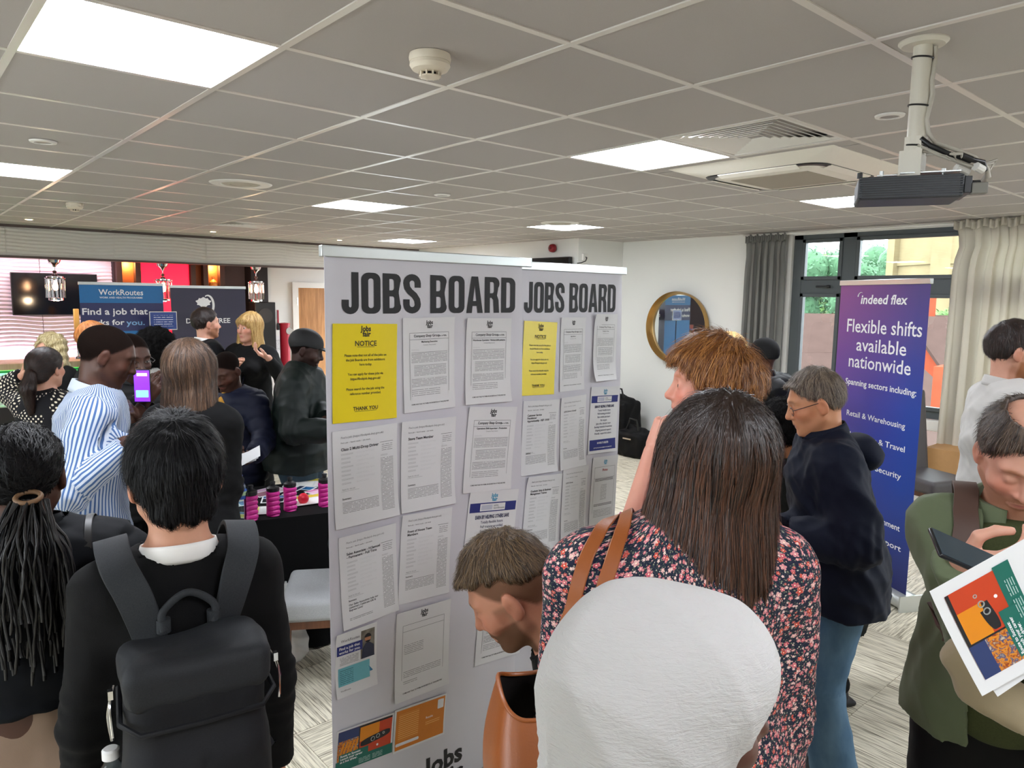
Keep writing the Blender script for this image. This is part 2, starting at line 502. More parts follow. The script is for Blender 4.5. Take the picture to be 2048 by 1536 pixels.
def ik(s, t, l1, l2, hint):
    s, t, hint = np.array(s, float), np.array(t, float), np.array(hint, float)
    d = t - s; L = np.linalg.norm(d)
    if L > (l1 + l2) * .995: t = s + d / L * (l1 + l2) * .995; d = t - s; L = np.linalg.norm(d)
    n = d / L; x = (l1 * l1 - l2 * l2 + L * L) / (2 * L); h = math.sqrt(max(l1 * l1 - x * x, 0))
    hp = hint - n * (hint @ n); hp /= np.linalg.norm(hp) + 1e-9
    return s + n * x + hp * h, t
def hand_prims(w, d, pn, side, curl, k=1.0, spread=.12, thumb=0.6):
    """palm, four unequal fingers and a thumb. w wrist, d towards the fingers, pn the way the palm faces, side +1 right hand"""
    d = np.array(d, float); d /= np.linalg.norm(d); pn = np.array(pn, float); pn -= d * (pn @ d); pn /= np.linalg.norm(pn)
    x = np.cross(d, pn) * side      # towards the thumb side
    w = np.array(w, float); P = []
    def c(a, b, r0, r1, **kw): P.append(cone(a, b, r0, r1, **kw))
    c(w, w + d * .03 * k, .025 * k, .028 * k, ax=pn, q=.72)
    for j in range(4):
        off = (.030 - j * .0195) * k
        c(w + d * .02 * k + x * off * .6, w + d * .082 * k + x * off, .016 * k, .0125 * k, ax=pn, q=.95)
    lens = (.044, .026, .020), (.048, .030, .021), (.045, .027, .020), (.035, .020, .018)
    tips = []
    for j in range(4):
        off = (.031 - j * .0205) * k; p = w + d * (.086 - .004 * abs(j - 1.2)) * k + x * off
        cu = curl[j] if hasattr(curl, '__len__') else curl
        a = 0; fd = d + x * (.9 - j * .6) * spread; fd = fd / np.linalg.norm(fd)
        r = (.0098, .0100, .0095, .0085)[j] * k
        for q, L in enumerate(lens[j]):
            a += cu * (1.15, 1.35, .9)[q]
            dd = fd * math.cos(a) + pn * math.sin(a); e = p + dd * L * k
            c(p, e, r, r * .92); p = e; r *= .92
        tips.append(p)
    t0 = w + d * .022 * k + x * .022 * k + pn * .006 * k
    v1 = d * .62 + x * .75 + pn * (.25 + .5 * thumb); v1 /= np.linalg.norm(v1); t1 = t0 + v1 * .045 * k
    v2 = d * .85 + x * (.55 - .9 * thumb) + pn * (.35 + .3 * thumb); v2 /= np.linalg.norm(v2); t2 = t1 + v2 * .033 * k
    v3 = d * .9 + x * (.25 - 1.0 * thumb) + pn * .35; v3 /= np.linalg.norm(v3); t3 = t2 + v3 * .024 * k
    c(t0, t1, .0150 * k, .0125 * k); c(t1, t2, .0118 * k, .0105 * k); c(t2, t3, .0105 * k, .0088 * k)
    return P

def skinmat(name, col, lip, stub=None, rough=0.5):
    if name in MATS: return MATS[name]
    s = NT(name); a = s.attr('tint'); o = s.obj()
    c = lin(col); n = s.noise(o, 55, 4, .6)
    base = s.mix(n, tuple(x * .93 for x in c), tuple(min(1, x * 1.06) for x in c))
    red = s.noise(o, 14, 2)
    base = s.mix(s.ramp(red, [(.45, 0), (.75, .35)]), base, (c[0] * 1.0, c[1] * .78, c[2] * .74))
    rgb = s.n('ShaderNodeSeparateColor'); s.l(a.outputs['Color'], rgb.inputs[0])
    base = s.mix(rgb.outputs[0], base, lin(lip))
    base = s.mix(rgb.outputs[1], base, lin(stub or '3a2a20'))
    base = s.mix(s.math('MULTIPLY', rgb.outputs[2], .45), base, (min(1, c[0] * 1.05), c[1] * .55, c[2] * .5))
    s.set(base, s.math('MULTIPLY_ADD', rgb.outputs[1], .45, rough), 0, .35); s.l(s.math('MULTIPLY_ADD', rgb.outputs[1], -.32, .35), s.b.inputs['Specular IOR Level']); s.b.inputs['Subsurface Weight'].default_value = 0.08
    s.b.inputs['Subsurface Radius'].default_value = (.01, .004, .002); s.b.inputs['Subsurface Scale'].default_value = .5
    s.bump(s.math('MULTIPLY', s.noise(o, 700, 2), s.math('MULTIPLY_ADD', rgb.outputs[1], 5.0, .6)), .2, .0006)
    MATS[name] = s.m; return s.m
def hairmat(name, c1, c2, rough=.38, spec=.5, stretch=1.0, root=None):
    """strands: luv.x runs across them, luv.y along them"""
    if name in MATS: return MATS[name]
    s = NT(name); a = s.attr('luv').outputs['Vector']
    m = s.mapp(a, (260, 5 * stretch, 1)); m2 = s.mapp(a, (60, 3, 1))
    f1 = s.noise(m, 3.0, 2, .6); f2 = s.noise(m2, 1.6, 2, .5)
    hv = s.attr('hv').outputs['Fac']
    f = s.math('ADD', s.math('MULTIPLY', f1, .55), s.math('MULTIPLY', f2, .45))
    f = s.ramp(s.math('ADD', f, s.math('MULTIPLY', hv, .45)), [(.36, 0), (.72, 1)])
    col = s.mix(f, lin(c1), lin(c2))
    if root:
        zz = s.attr('rootz').outputs['Fac']; col = s.mix(s.ramp(zz, [(0.0, 1), (1.0, 0)]), col, lin(root))
    s.set(col, rough, 0, spec); s.bump(f1, .55, .004)
    MATS[name] = s.m; return s.m
def clothmat(name, col, rough=.85, kind='plain', c2=None, bump=.25, spec=.25, **kw):
    if name in MATS: return MATS[name]
    s = NT(name); a = s.attr('luv').outputs['Vector']; o = s.obj(); c = lin(col)
    u, v, w = s.sep(a)
    n = s.noise(o, 9, 3); base = s.mix(n, tuple(x * .9 for x in c), tuple(min(1, x * 1.1) for x in c))
    fine = s.noise(o, 700, 2)
    if kind == 'stripe':
        per = kw.get('period', .009)
        st = s.math('SINE', s.math('MULTIPLY', u, 2 * PI / per))
        base = s.mix(s.ramp(s.math('MULTIPLY_ADD', st, .5, .5), [(.52, 0), (.66, 1)]), base, lin(c2))
    elif kind == 'dots':
        per = kw.get('period', .016)
        x = s.math('SINE', s.math('MULTIPLY', u, 2 * PI / per)); y = s.math('SINE', s.math('MULTIPLY', v, 2 * PI / per))
        base = s.mix(s.ramp(s.math('MULTIPLY', x, y), [(.42, 0), (.5, 1)]), base, lin(c2))
    elif kind == 'denim':
        f = s.noise(s.mapp(a, (14, 5, 1)), 1.0, 4, .6); g = s.noise(s.mapp(a, (900, 120, 1)), 1.0, 2)
        base = s.mix(s.ramp(f, [(.3, 0), (.7, 1)]), base, lin(c2)); base = s.mix(s.math('MULTIPLY', g, .35), base, tuple(x * 1.6 for x in lin(c2)))
    elif kind == 'floral':
        base = lin(col)
        def flowers(sc, off, cols, R, petals=5):
            R *= .66
            nonlocal base
            uvv = s.mapp(a, (1, 1, 0), off)
            vo = s.n('ShaderNodeTexVoronoi', voronoi_dimensions='2D'); vo.inputs['Scale'].default_value = sc; vo.inputs['Randomness'].default_value = .85
            s.l(uvv, vo.inputs['Vector'])
            sc_uv = s.n('ShaderNodeVectorMath', operation='SCALE'); s.l(uvv, sc_uv.inputs[0]); sc_uv.inputs['Scale'].default_value = 1.0
            sub = s.n('ShaderNodeVectorMath', operation='SUBTRACT'); s.l(sc_uv.outputs[0], sub.inputs[0]); s.l(vo.outputs['Position'], sub.inputs[1])
            x, y, _ = s.sep(sub.outputs[0])
            cr, cg, cb = s.sep(vo.outputs['Color'])
            ang = s.math('ADD', s.math('ARCTAN2', y, x), s.math('MULTIPLY', cr, 6.28))
            rr = s.math('SQRT', s.math('ADD', s.math('MULTIPLY', x, x), s.math('MULTIPLY', y, y)))
            pet = s.math('MULTIPLY_ADD', s.math('ABSOLUTE', s.math('COSINE', s.math('MULTIPLY', ang, petals / 2))), .42, .58)
            size = s.math('MULTIPLY', s.math('MULTIPLY_ADD', cg, .5, .6), R / sc)
            edge = s.math('DIVIDE', rr, s.math('MULTIPLY', pet, size))
            colr = s.ramp(cb, [(i / len(cols), lin(cc)) for i, cc in enumerate(cols)], 'CONSTANT')
            colr = s.mix(s.ramp(edge, [(.18, 1), (.3, 0)]), colr, lin('f4d9c0'))
            colr = s.mix(s.ramp(edge, [(.55, 0), (1.0, .22)]), colr, lin('f2d4cc'))
            base = s.mix(s.ramp(edge, [(.93, 1), (1.0, 0)]), base, colr)
        # stems and little leaves
        w1 = s.noise(s.mapp(a, (1, 1, 0)), 95, 2, .5, 1.5)
        base = s.mix(s.ramp(w1, [(.485, 0), (.5, 1), (.515, 0)]), base, lin('5f6c5a'))
        flowers(150, (3.3, 1.7, 0), ['4f6448', 'a4a592', '43553d', 'b48680'], .36, 2)
        flowers(62, (0, 0, 0), ['b84a5a', 'c97c82', 'b93a26', 'c4666e', 'cfa09c'], .56)
        flowers(88, (.51, .23, 0), ['c48a88', 'a83430', 'cfb0aa', 'b45c66'], .42)
    elif kind == 'knit':
        f = s.noise(s.mapp(o, (1, 1, 1)), 260, 2); base = s.mix(f, tuple(x * .7 for x in c), tuple(x * 1.3 for x in c))
    elif kind == 'heather':
        f = s.noise(o, 420, 3, .7); base = s.mix(s.ramp(f, [(.35, 0), (.65, 1)]), base, lin(c2 or col))
    elif kind == 'gauze':
        g = s.noise(s.mapp(o, (60, 60, 260)), 1.0, 3, .6, .4); fine = s.noise(s.mapp(o, (70, 70, 420)), 1.0, 3, .65, .6)
    s.set(base, rough, 0, spec)
    if kind in ('plain', 'stripe', 'dots', 'floral'):
        s.b.inputs['Sheen Weight'].default_value = kw.get('sheen', .12) * min(1, sum(c) * 1.5); s.b.inputs['Sheen Roughness'].default_value = .5
    s.bump(fine, bump, kw.get('bdist', .0012))
    MATS[name] = s.m; return s.m

def strands(V, Fc, flow, n, length, width, seed=0, lift=.003, steps=5, mask=None, curlamp=0.0, jit=.3):
    """thin tapering ribbons that lie on a hair mass and follow its flow"""
    r = np.random.RandomState(seed); N = vnormals(V, Fc)
    cand = np.arange(len(V)) if mask is None else np.nonzero(mask(V))[0]
    if len(cand) == 0: return np.zeros((0, 3)), np.zeros((0, 4), int), np.zeros(0)
    pick = r.choice(cand, n); P = V[pick] + r.normal(size=(n, 3)) * .002
    kd = kdtree.KDTree(len(V))
    for i, v in enumerate(V): kd.insert(v, i)
    kd.balance()
    pts = [P]; nn = N[pick]; nor = [nn]
    jj = r.normal(size=(n, 3)) * jit; Ls = length * r.uniform(.5, 1.2, n); lf = r.uniform(-.1, 1.0, n) * lift
    sw = r.uniform(0, 6.28, n)
    for sidx in range(steps):
        fl = flow(P) + jj
        fl = fl - nn * (fl * nn).sum(1, keepdims=True); fl /= np.linalg.norm(fl, axis=1, keepdims=True) + 1e-9
        if curlamp:
            bn = np.cross(nn, fl); fl = fl + bn * (np.cos(sw + sidx * 2.2) * curlamp)[:, None] + nn * (np.sin(sw + sidx * 2.2) * curlamp * .7)[:, None]
        Q = P + fl * (Ls / steps)[:, None]
        ids = np.array([kd.find(q)[1] for q in Q]); nn = N[ids]
        h = ((Q - V[ids]) * nn).sum(1)
        Q = Q - nn * (h - lf * (1 + .4 * sidx))[:, None] * (.75 if not curlamp else .3)
        pts.append(Q); nor.append(nn); P = Q
    VV = []; m = steps + 1
    for i in range(m):
        t = pts[min(i + 1, m - 1)] - pts[max(i - 1, 0)]; b = np.cross(nor[i], t); b /= np.linalg.norm(b, axis=1, keepdims=True) + 1e-9
        wv = width * (1 - (i / steps)) ** .6 * .5 + .00012
        VV += [pts[i] - b * wv, pts[i] + b * wv]
    VV = np.stack(VV, 1).reshape(-1, 3)          # n, 2m
    base = np.arange(n)[:, None] * 2 * m
    FF = np.concatenate([np.stack([base[:, 0] + 2 * i, base[:, 0] + 2 * i + 1, base[:, 0] + 2 * i + 3, base[:, 0] + 2 * i + 2], 1) for i in range(steps)])
    hv = np.repeat(r.uniform(-.5, .5, n), 2 * m)
    return VV, FF, hv
def hair_object(name, V, Fc, m, parent, luvf, flow=None, n=0, length=.06, width=.0012, seed=0, T=None, disp=.0, **kw):
    """hair mass + strands, in head space, moved by T (4x4 numpy)"""
    if disp:
        N = vnormals(V, Fc); luv0 = luvf(V)
        a = luv0[:, 0:1]
        V = V + N * (np.sin(a * 520 + 2 * np.sin(luv0[:, 1:2] * 30)) * .5 + np.sin(a * 1350 + 3) * .35 + np.sin(a * 190 + 1) * .6) * disp
    hv = np.zeros(len(V)); VV, FF = V, Fc
    if n:
        sv, sf, sh = strands(V, Fc, flow, n, length, width, seed, **kw)
        VV = np.concatenate([V, sv]); FF = np.concatenate([Fc, sf + len(V)]); hv = np.concatenate([hv, sh])
    luv = luvf(VV)
    P = VV if T is None else VV @ T[:3, :3].T + T[:3, 3]
    me = meshnp(name, P, FF, m, {'luv': (luv, 'FLOAT_VECTOR'), 'hv': (hv, 'FLOAT'), 'rootz': (np.clip((.10 - VV[:, 2]) / .12, 0, 1), 'FLOAT')})
    return link(name, me, None, parent)
CROWN = A3((0, -.055, .105))
def scalp_luv(V):
    d = V - CROWN; az = np.arctan2(d[:, 0], -d[:, 1] + 1e-6); r = np.linalg.norm(d, axis=1)
    return np.stack([az * .09, r, az * 0], 1)
def scalp_flow(P):
    d = P - CROWN; r = np.linalg.norm(d, axis=1, keepdims=True) + 1e-6
    return d / r * 1.0 + np.array([0, 0, -1.0]) * np.clip(r / .1, .1, 1.4)
def hang_luv(V):
    d = V - A3((0, -.02, 0)); az = np.arctan2(d[:, 0], -d[:, 1]); top = V[:, 2] > .02
    r = np.linalg.norm(V - CROWN, axis=1)
    return np.stack([az * .10, np.where(top, r, .10 - V[:, 2]), az * 0], 1)
def hairline(z_front, z_ear, z_nape, side=.03):
    ys = np.array([-.13, -.09, -.045, -.02, .015, .045, .075, .11]); zs = np.array([z_nape, z_nape, z_nape * .7 + z_ear * .3, z_ear, z_ear + .012, side + .012, z_front, z_front + .01])
    return lambda y: np.interp(y, ys, zs)
def short_hair(o):
    """cap of hair cut at a hairline; o: top, side thickness, hairline"""
    res = o.get('res', .0045); t = o.get('top', .02); sd = o.get('side', .008)
    hl = hairline(o.get('front', .075), o.get('ear', .004), o.get('nape', -.065), o.get('sideline', .03))
    prims = [ell((0, -.014, .032), (.077 + sd, .100 + o.get('back', sd), .086 + sd))]
    F = fieldof(prims, res, .04 + t)
    F.add(prims[0])
    if t > sd: F.add(ell((0, o.get('ty', -.008), .045 + (t - sd) * .55), ((.070 + sd) * o.get('tw', 1), .090 + sd * .5 + o.get('fringe', 0), .070 + t)), .02)
    if o.get('fringe', 0) > 0: F.add(ell((0, .075, .075), (.055, .03 + o['fringe'] * .4, .02)), .02)
    if o.get('nape_add'): F.add(ell((0, -.065, -.035), (.062, .045, .06)), .02)
    def g(P):
        y = P[..., 1]; z = P[..., 2]; h = hl(y)
        j = wob(P, 160, 3) * o.get('jag', .004)
        return (h - z + j) * .8
    F.cut(g, .006)
    if o.get('bald'):
        F.cut(lambda P: -(np.sqrt((P[..., 0] / .048) ** 2 + ((P[..., 1] + .025) / .062) ** 2 + ((P[..., 2] - .115) / .05) ** 2) - 1) * .04, .01)
    am = o.get('clump', .003)
    F.d += (wob(F.pts((slice(None),) * 3), 90, 5) * am).astype(np.float32)
    return F.mesh()
def person(label, loc, yaw, S=1.70, wid=1.0, lean=0.0, head=(0, 0, 0), neck=None, hip_dz=0.0, hands=None, elbows=None, hand=(None, None), skin=None, hopt=None,
           female=False, top=None, bottom=None, feet=None, res=.0075, belly=0.0, shoes='black_shoe', group=None, name='person', eyes=True, twist=0.0, headoff=(0, 0, 0), handres=.0042):
    """one figure. Local frame: faces +Y, X to its right... stands on z=0"""
    hopt = dict(hopt or {}); k = S / 1.70
    root = thing(name, label, 'person', loc, yaw, group)
    zh = .93 * k + hip_dz; Rl = rotx(-lean) @ rotz(twist)
    U = lambda p: Rl @ (np.array(p, float) * k - np.array([0, 0, .93 * k])) + np.array([0, 0, zh])
    sh_w = (.155 if female else .172) * wid
    nb = U((0, -.012, 1.435)); fy = Rl @ np.array([0, 1, 0]); fz = Rl @ np.array([0, 0, 1]); fx = Rl @ np.array([1, 0, 0])
    pitch, hyaw, roll = head; npitch = neck if neck is not None else lean * .5 + pitch * .4
    hs = (.97 if female else 1.0) * k ** .35
    Rh = rotz(hyaw) @ rotx(-pitch) @ roty(roll)
    hc = nb + rotz(hyaw * .5) @ rotx(-npitch) @ np.array([0, .012, .158 * hs]) + np.array(headoff)
    T = np.eye(4); T[:3, :3] = Rh * hs; T[:3, 3] = hc
    Sh = [U((s * sh_w, -.01, 1.375)) for s in (-1, 1)]
    ua, fa = .285 * k, .25 * k
    H = []; E = []
    for i, s in enumerate((-1, 1)):
        t = hands[i] if hands and hands[i] is not None else (s * (sh_w + .05), .05, .80 * k + hip_dz)
        hint = elbows[i] if elbows and elbows[i] is not None else (s * .35, -.45, -1)
        e, t = ik(Sh[i], t, ua, fa, hint); E.append(e); H.append(t)
    hipj = [np.array([s * .088 * wid, 0, zh - .03]) for s in (-1, 1)]
    A = []; K = []
    for i, s in enumerate((-1, 1)):
        t = np.array(feet[i] if feet and feet[i] is not None else (s * .11, -.02, .075)); e, t = ik(hipj[i], t, .42 * k, .41 * k, (s * .1, 1, 0)); K.append(e); A.append(t)
    ft = lambda a: np.array([a[0], a[1], a[2]])
    # ---- body: one skin surface from crown to ankle
    hsamp = head_sampler(hopt)
    Ri = np.linalg.inv(Rh) / hs
    def headf(P): return hsamp((P - hc) @ Ri.T) * hs
    cs = np.array([[x, y, z] for x in (-.1, .1) for y in (-.12, .13) for z in (-.14, .125)]) @ (Rh * hs).T + hc
    headf.lo = A3(cs.min(0)); headf.hi = A3(cs.max(0))
    nr = (.048 if female else .054) * (1 + .1 * (wid - 1))
    BP = [(cone(hc + Rh @ np.array([0, -.022, -.045]), nb + fz * -.01, nr, nr * 1.08), .03),
          (cone(nb - fz * .01, nb - fz * .06 * k, nr * 1.05, .09), .04),
          (cone(Sh[0] * .8 + Sh[1] * .2, Sh[1] * .8 + Sh[0] * .2, .055 * k), .05),
          (cone(U((0, 0, 1.29)), U((0, 0, 1.10)), .140 * wid * k, .120 * wid * k, fy, .66), .06),
          (cone(U((0, 0, 1.10)), np.array([0, 0, zh]), .120 * wid * k, .145 * wid * k, fy, .72), .06)]
    for i in (0, 1):
        BP += [(cone(Sh[i], E[i], .046 * k * wid ** .5, .036 * k), .04), (cone(E[i], H[i], .036 * k, .025 * k, ), .02),
               (cone(hipj[i], K[i], .078 * k, .052 * k), .05), (cone(K[i], A[i], .050 * k, .034 * k), .02)]
    HP = []; hz = ([], [], [])
    for i, s in enumerate((-1, 1)):
        hd = hand[i] or {}
        dd = np.array(hd.get('dir', H[i] - E[i]), float); dd /= np.linalg.norm(dd)
        pn = np.array(hd.get('palm', (-s, 0, 0)), float)
        hp = hand_prims(H[i], dd, pn, s, hd.get('curl', .35), k=1.0 * k * (.93 if female else 1), thumb=hd.get('thumb', .4), spread=hd.get('spread', .1))
        HP += hp
        if hd.get('fine', True) and handres < res:
            for a in range(3): hz[a].append((min(p.lo[a] for p in hp) - .01, max(p.hi[a] for p in hp) + .01, handres))
    hres = min(res, .0042) if res < .0085 else .0055
    for a in range(3): hz[a].append((float(headf.lo[a]), float(headf.hi[a]), hres))
    allp = [p for p, _ in BP] + HP + [headf]
    F = fieldof(allp, max(res * 1.5, .011), .02, hz)
    for p, kk in BP: F.add(p, kk)
    for p in HP: F.add(p, .0045)
    F.add(headf, .02)
    V, Q = F.mesh()
    # tint: lips, brows / stubble, blush
    hp = (V - hc) @ Ri.T; x, y, z = hp.T; inh = (np.abs(x) < .1) & (np.abs(y) < .14) & (z > -.13) & (z < .13)
    tint = np.zeros((len(V), 4), np.float32); tint[:, 3] = 1
    lipm = np.clip(1.5 - np.sqrt((x / .024) ** 2 + ((z + .064) / .011) ** 2) * 1.3, 0, 1) * (y > .07) * inh
    br = np.clip(1.6 - np.sqrt(((np.abs(x) - .032) / .021) ** 2 + ((z - .033 + 8 * (np.abs(x) - .030) ** 2) / .0055) ** 2) * 1.2, 0, 1) * (y > .05) * inh
    st = br * hopt.get('brow', .8)
    if hopt.get('beard', 0):
        bd = np.clip((-.028 - z + .30 * np.clip(.075 - y, -1, .055) * 0) / .012, 0, 1) * np.clip((y + .005) / .02, 0, 1) * (z > -.135)
        side = np.clip((.012 - z) / .01, 0, 1) * np.clip((.036 - np.abs(y - .012)) / .010, 0, 1) * (np.abs(x) > .045) * .45
        mouth = np.clip(1.3 - np.sqrt((x / .026) ** 2 + ((z + .064) / .010) ** 2), 0, 1) > .15
        cheek = np.clip(1.5 - np.sqrt(((np.abs(x) - .040) / .020) ** 2 + ((z + .030) / .016) ** 2), 0, 1) * (y > .04)
        st = np.maximum(st, np.clip(np.maximum(bd, side) - cheek, 0, 1) * inh * np.where(mouth & (y > .07), 0, 1) * hopt['beard'])
    if hopt.get('scalp', 0):   # close-cropped hair as colour of the scalp
        hl = hairline(hopt.get('sfront', .075), hopt.get('sear', .0), hopt.get('snape', -.06))(y)
        st = np.maximum(st, np.clip((z - hl) / .012, 0, 1) * inh * hopt['scalp'] * (np.abs(x) < .0805 + (z > .03)))
    tint[:, 0] = lipm; tint[:, 1] = st
    tint[:, 2] = np.clip(1.4 - np.sqrt(((np.abs(x) - .045) / .025) ** 2 + ((z + .02) / .025) ** 2), 0, 1) * (y > .02) * inh + np.clip(1.2 - np.sqrt((x / .014) ** 2 + ((z + .028) / .014) ** 2), 0, 1) * (y > .09) * inh + .5 * inh * (np.abs(x) > .079) * (np.abs(z) < .04)
    link('body', meshnp('body', V, Q, skin, {'tint': (tint, 'FLOAT_COLOR')}), None, root)
    if eyes and not hopt.get('closed'):
        for s in (-1, 1):
            c = T[:3, :3] @ np.array([s * .032, .0765, .006]) + hc; mb = MB()
            M = Matrix.Translation(Vector(c)) @ Matrix([[*(Rh[r])] for r in range(3)]).to_4x4() @ Matrix.Rotation(-PI / 2, 4, 'X')
            mb.M = M; mb.lathe([(.0136 * math.sin(a) + (1e-6 if i == 0 else 0), .0136 * math.cos(a)) for i, a in enumerate(np.linspace(.42, PI, 8))], 16)
            eo = mb.build('eye', MATS['eye_white'], root, 60)
            mb = MB(); mb.M = M; mb.lathe([(1e-6, .0142), (.003, .0141), (.0056, .0128)], 16)
            mb.build('iris', MATS['iris'], eo, 60)
    info = dict(root=root, T=T, hc=hc, Rh=Rh, hs=hs, nb=nb, Sh=Sh, E=E, H=H, U=U, zh=zh, fy=fy, fz=fz, fx=fx, k=k, hipj=hipj, K=K, A=A, sh_w=sh_w)
    if bottom: info['bottom'] = make_bottom(info, wid, **bottom)
    if top: info['top'] = make_top(info, wid, female, belly=belly, **top)
    for i in (0, 1): make_shoe(info, A[i], shoes)
    return info
def make_shoe(I, a, m):
    a = np.array(a, float); z = a[2] - .075
    P = [cone(a + [0, -.02, -.03], a + [0, .12, -.042], .040, .034, (0, 0, 1), .8), cone(a + [0, -.01, -.01], a + [0, -.01, .015], .042, .040), rbox(a + [0, .05, -.06], (.046, .135, .014), .012)]
    F = fieldof(P, .008, .02)
    for p in P: F.add(p, .015)
    V, Q = F.mesh(); return link('shoe', meshnp('shoe', V, Q, MATS[m]), None, I['root'])
def make_bottom(I, wid, m, name='trousers', loose=.018, res=.011, flare=0.0, skirt=None, cuff=.03, amp=.006, f=22):
    k = I['k']; zh = I['zh']; P = []
    pel = cone((0, 0, zh + .13), (0, -.005, zh - .03), .135 * wid * k, .160 * wid * k, (0, 1, 0), .74)
    P.append((pel, .03)); limbs = [((0, 0, zh - .1), (0, 0, zh + .1), .15, (0, 1, 0))]
    for i in (0, 1):
        P += [(cone(I['hipj'][i], I['K'][i], (.088 + loose) * k * wid ** .5, (.058 + loose) * k), .04), (cone(I['K'][i], I['A'][i] + [0, 0, cuff], (.058 + loose) * k, (.046 + loose + flare) * k), .02)]
        limbs += [(I['A'][i], I['K'][i], .08, (0, 1, 0)), (I['K'][i], I['hipj'][i], .08, (0, 1, 0))]
    if skirt: P.append((cone((0, 0, zh), (0, 0, skirt), .17 * wid, .22 * wid, (0, 1, 0), .8), .03))
    F = fieldof([p for p, _ in P], res, .03)
    for p, kk in P: F.add(p, kk)
    zc = skirt if skirt else min(I['A'][0][2], I['A'][1][2]) + cuff - .04
    F.cut(lambda p: zc - p[..., 2], .004)
    F.cut(lambda p: p[..., 2] - (zh + .17), .004)
    V, Q = F.mesh(); N = vnormals(V, Q)
    V = V + N * (folds(V, f, 11, .9)[:, None] * amp + folds(V, f * 2.3, 12, 1.2)[:, None] * amp * .35)
    return link(name, meshnp(name, V, Q, m, {'luv': (limb_corners(V, Q, limbs), 'FLOAT_VECTOR')}), None, I['root'])
def make_top(I, wid, female, m, name='top', g=.014, hem=.86, sleeve=1.0, loose=.0, collar=None, cm=None, amp=.006, f=26, res=.0085, belly=0.0, puff=0.0, puffp=.07, hood=False, hemr=0.0, neckcut=.012, open_front=None, cuff=None, bust=0.0, seed=1, shoulder=.0, cool=None, neckdrop=0.0):
    k = I['k']; U = I['U']; fy = I['fy']; Sh, E, H = I['Sh'], I['E'], I['H']; zh = I['zh']; nb = I['nb']; fz = I['fz']
    w = wid * k; P = []
    P.append((cone(Sh[0] * .86 + Sh[1] * .14, Sh[1] * .86 + Sh[0] * .14, .056 * k + g + shoulder), .05))
    P.append((cone(nb - fz * .03, nb - fz * .10, .062 + g * .5, .10 + g), .05))
    P.append((cone(U((0, 0, 1.30)), U((0, 0, 1.12)), .148 * w + g + loose * .5, .130 * w + g + loose, fy, .70), .07))
    ba = U((0, 0, 1.12)); hemz = hem * k + (I['zh'] - .93 * k)
    lower = np.array([0, 0, zh])
    P.append((cone(ba, lower, .130 * w + g + loose, .158 * w + g + loose + hemr * .5, fy, .76), .06))
    if hemz < zh: P.append((cone(lower, (0, 0, hemz - .03), .158 * w + g + loose + hemr * .5, .158 * w + g + loose + hemr, (0, 1, 0), .80), .05))
    if bust:
        for s in (-1, 1): P.append((ell(U((s * .075 * wid, .105 * wid, 1.26)), (.075, .065 + bust, .075), None), .05))
    if belly: P.append((ell(U((0, .05 + belly * .5, 1.06)), (.15 * wid, .10 + belly, .15)), .06))
    limbs = [(lower - [0, 0, .2], U((0, 0, 1.45)), .15 * wid, fy)]
    sl = []
    for i in (0, 1):
        P.append((cone(Sh[i], E[i], (.050 * wid ** .5 + .004) * k + g + loose * .3, .040 * k + g + loose * .4), .045)); limbs.append((Sh[i], E[i], .055, (0, -1, .2)))
        if sleeve > .55:
            e = E[i] + (H[i] - E[i]) * min(1, (sleeve - .5) * 2) * .97
            P.append((cone(E[i], e, .040 * k + g + loose * .4, .028 * k + g + loose * .25), .02)); limbs.append((E[i], H[i], .042, (0, -1, .2)))
    F = fieldof([p for p, _ in P], res, .03)
    for p, kk in P: F.add(p, kk)
    for i in (0, 1):    # cuffs
        ax = H[i] - E[i] if sleeve > .55 else E[i] - Sh[i]; L = np.linalg.norm(ax); ax = (ax / L).astype(np.float32)
        c0 = (E[i] + ax * L * min(1, (sleeve - .5) * 2) * .97 if sleeve > .55 else Sh[i] + ax * L * sleeve * 2).astype(np.float32)
        lo = c0 - .09; hi = c0 + .09
        s_ = F.sl(lo, hi, 0); pp = F.pts(s_)
        dd = np.maximum((pp - c0) @ ax, np.linalg.norm(pp - c0, axis=-1) - .095)
        inside = ((pp - c0) @ ax)
        near = np.linalg.norm(pp - c0, axis=-1) < .09
        F.d[s_] = np.where(near, np.maximum(F.d[s_], inside), F.d[s_])
    F.cut(lambda p: hemz - p[..., 2] + .003 * np.sin(p[..., 0] * 30), .004)
    # neck opening
    nc = cone(nb - fz * (.035 + neckdrop), I['hc'], .058 + neckcut, .072 + neckcut); F.sub(nc, .006)
    if neckdrop: F.sub(ell(nb - fz * (.03 + neckdrop * .5) + fy * .06, (.07, .09, .05 + neckdrop)), .01)
    if open_front: F.sub(rbox(U((0, .2, 1.1)), (open_front, .18, .4), .02), .01)
    if puff:
        pass
    V, Q = F.mesh(); N = vnormals(V, Q); luv = limb_uv(V, limbs)
    disp = folds(V, f, seed, .7) * amp + folds(V, f * 2.4, seed + 5, .9) * amp * .35
    # compression folds round the elbows
    for i in (0, 1):
        de = np.linalg.norm(V - E[i], axis=1); axd = H[i] - E[i]; axd = axd / np.linalg.norm(axd)
        disp += np.clip(1 - de / .13, 0, 1) * np.sin(((V - E[i]) @ axd) * 150 + 2 * wob(V, 30, 4)) * amp * .7
    if puff:
        v = luv[:, 1]; disp = disp * .5 + (np.abs(np.sin(PI * v / puffp)) ** .6 - .6) * puff + wob(V, 60, 8) * puff * .3
    V = V + N * disp[:, None]
    o = link(name, meshnp(name, V, Q, m, {'luv': (limb_corners(V, Q, limbs), 'FLOAT_VECTOR')}), None, I['root'])
    if collar: make_collar(I, collar, cm or m, g)
    if hood: make_hood(I, m, g)
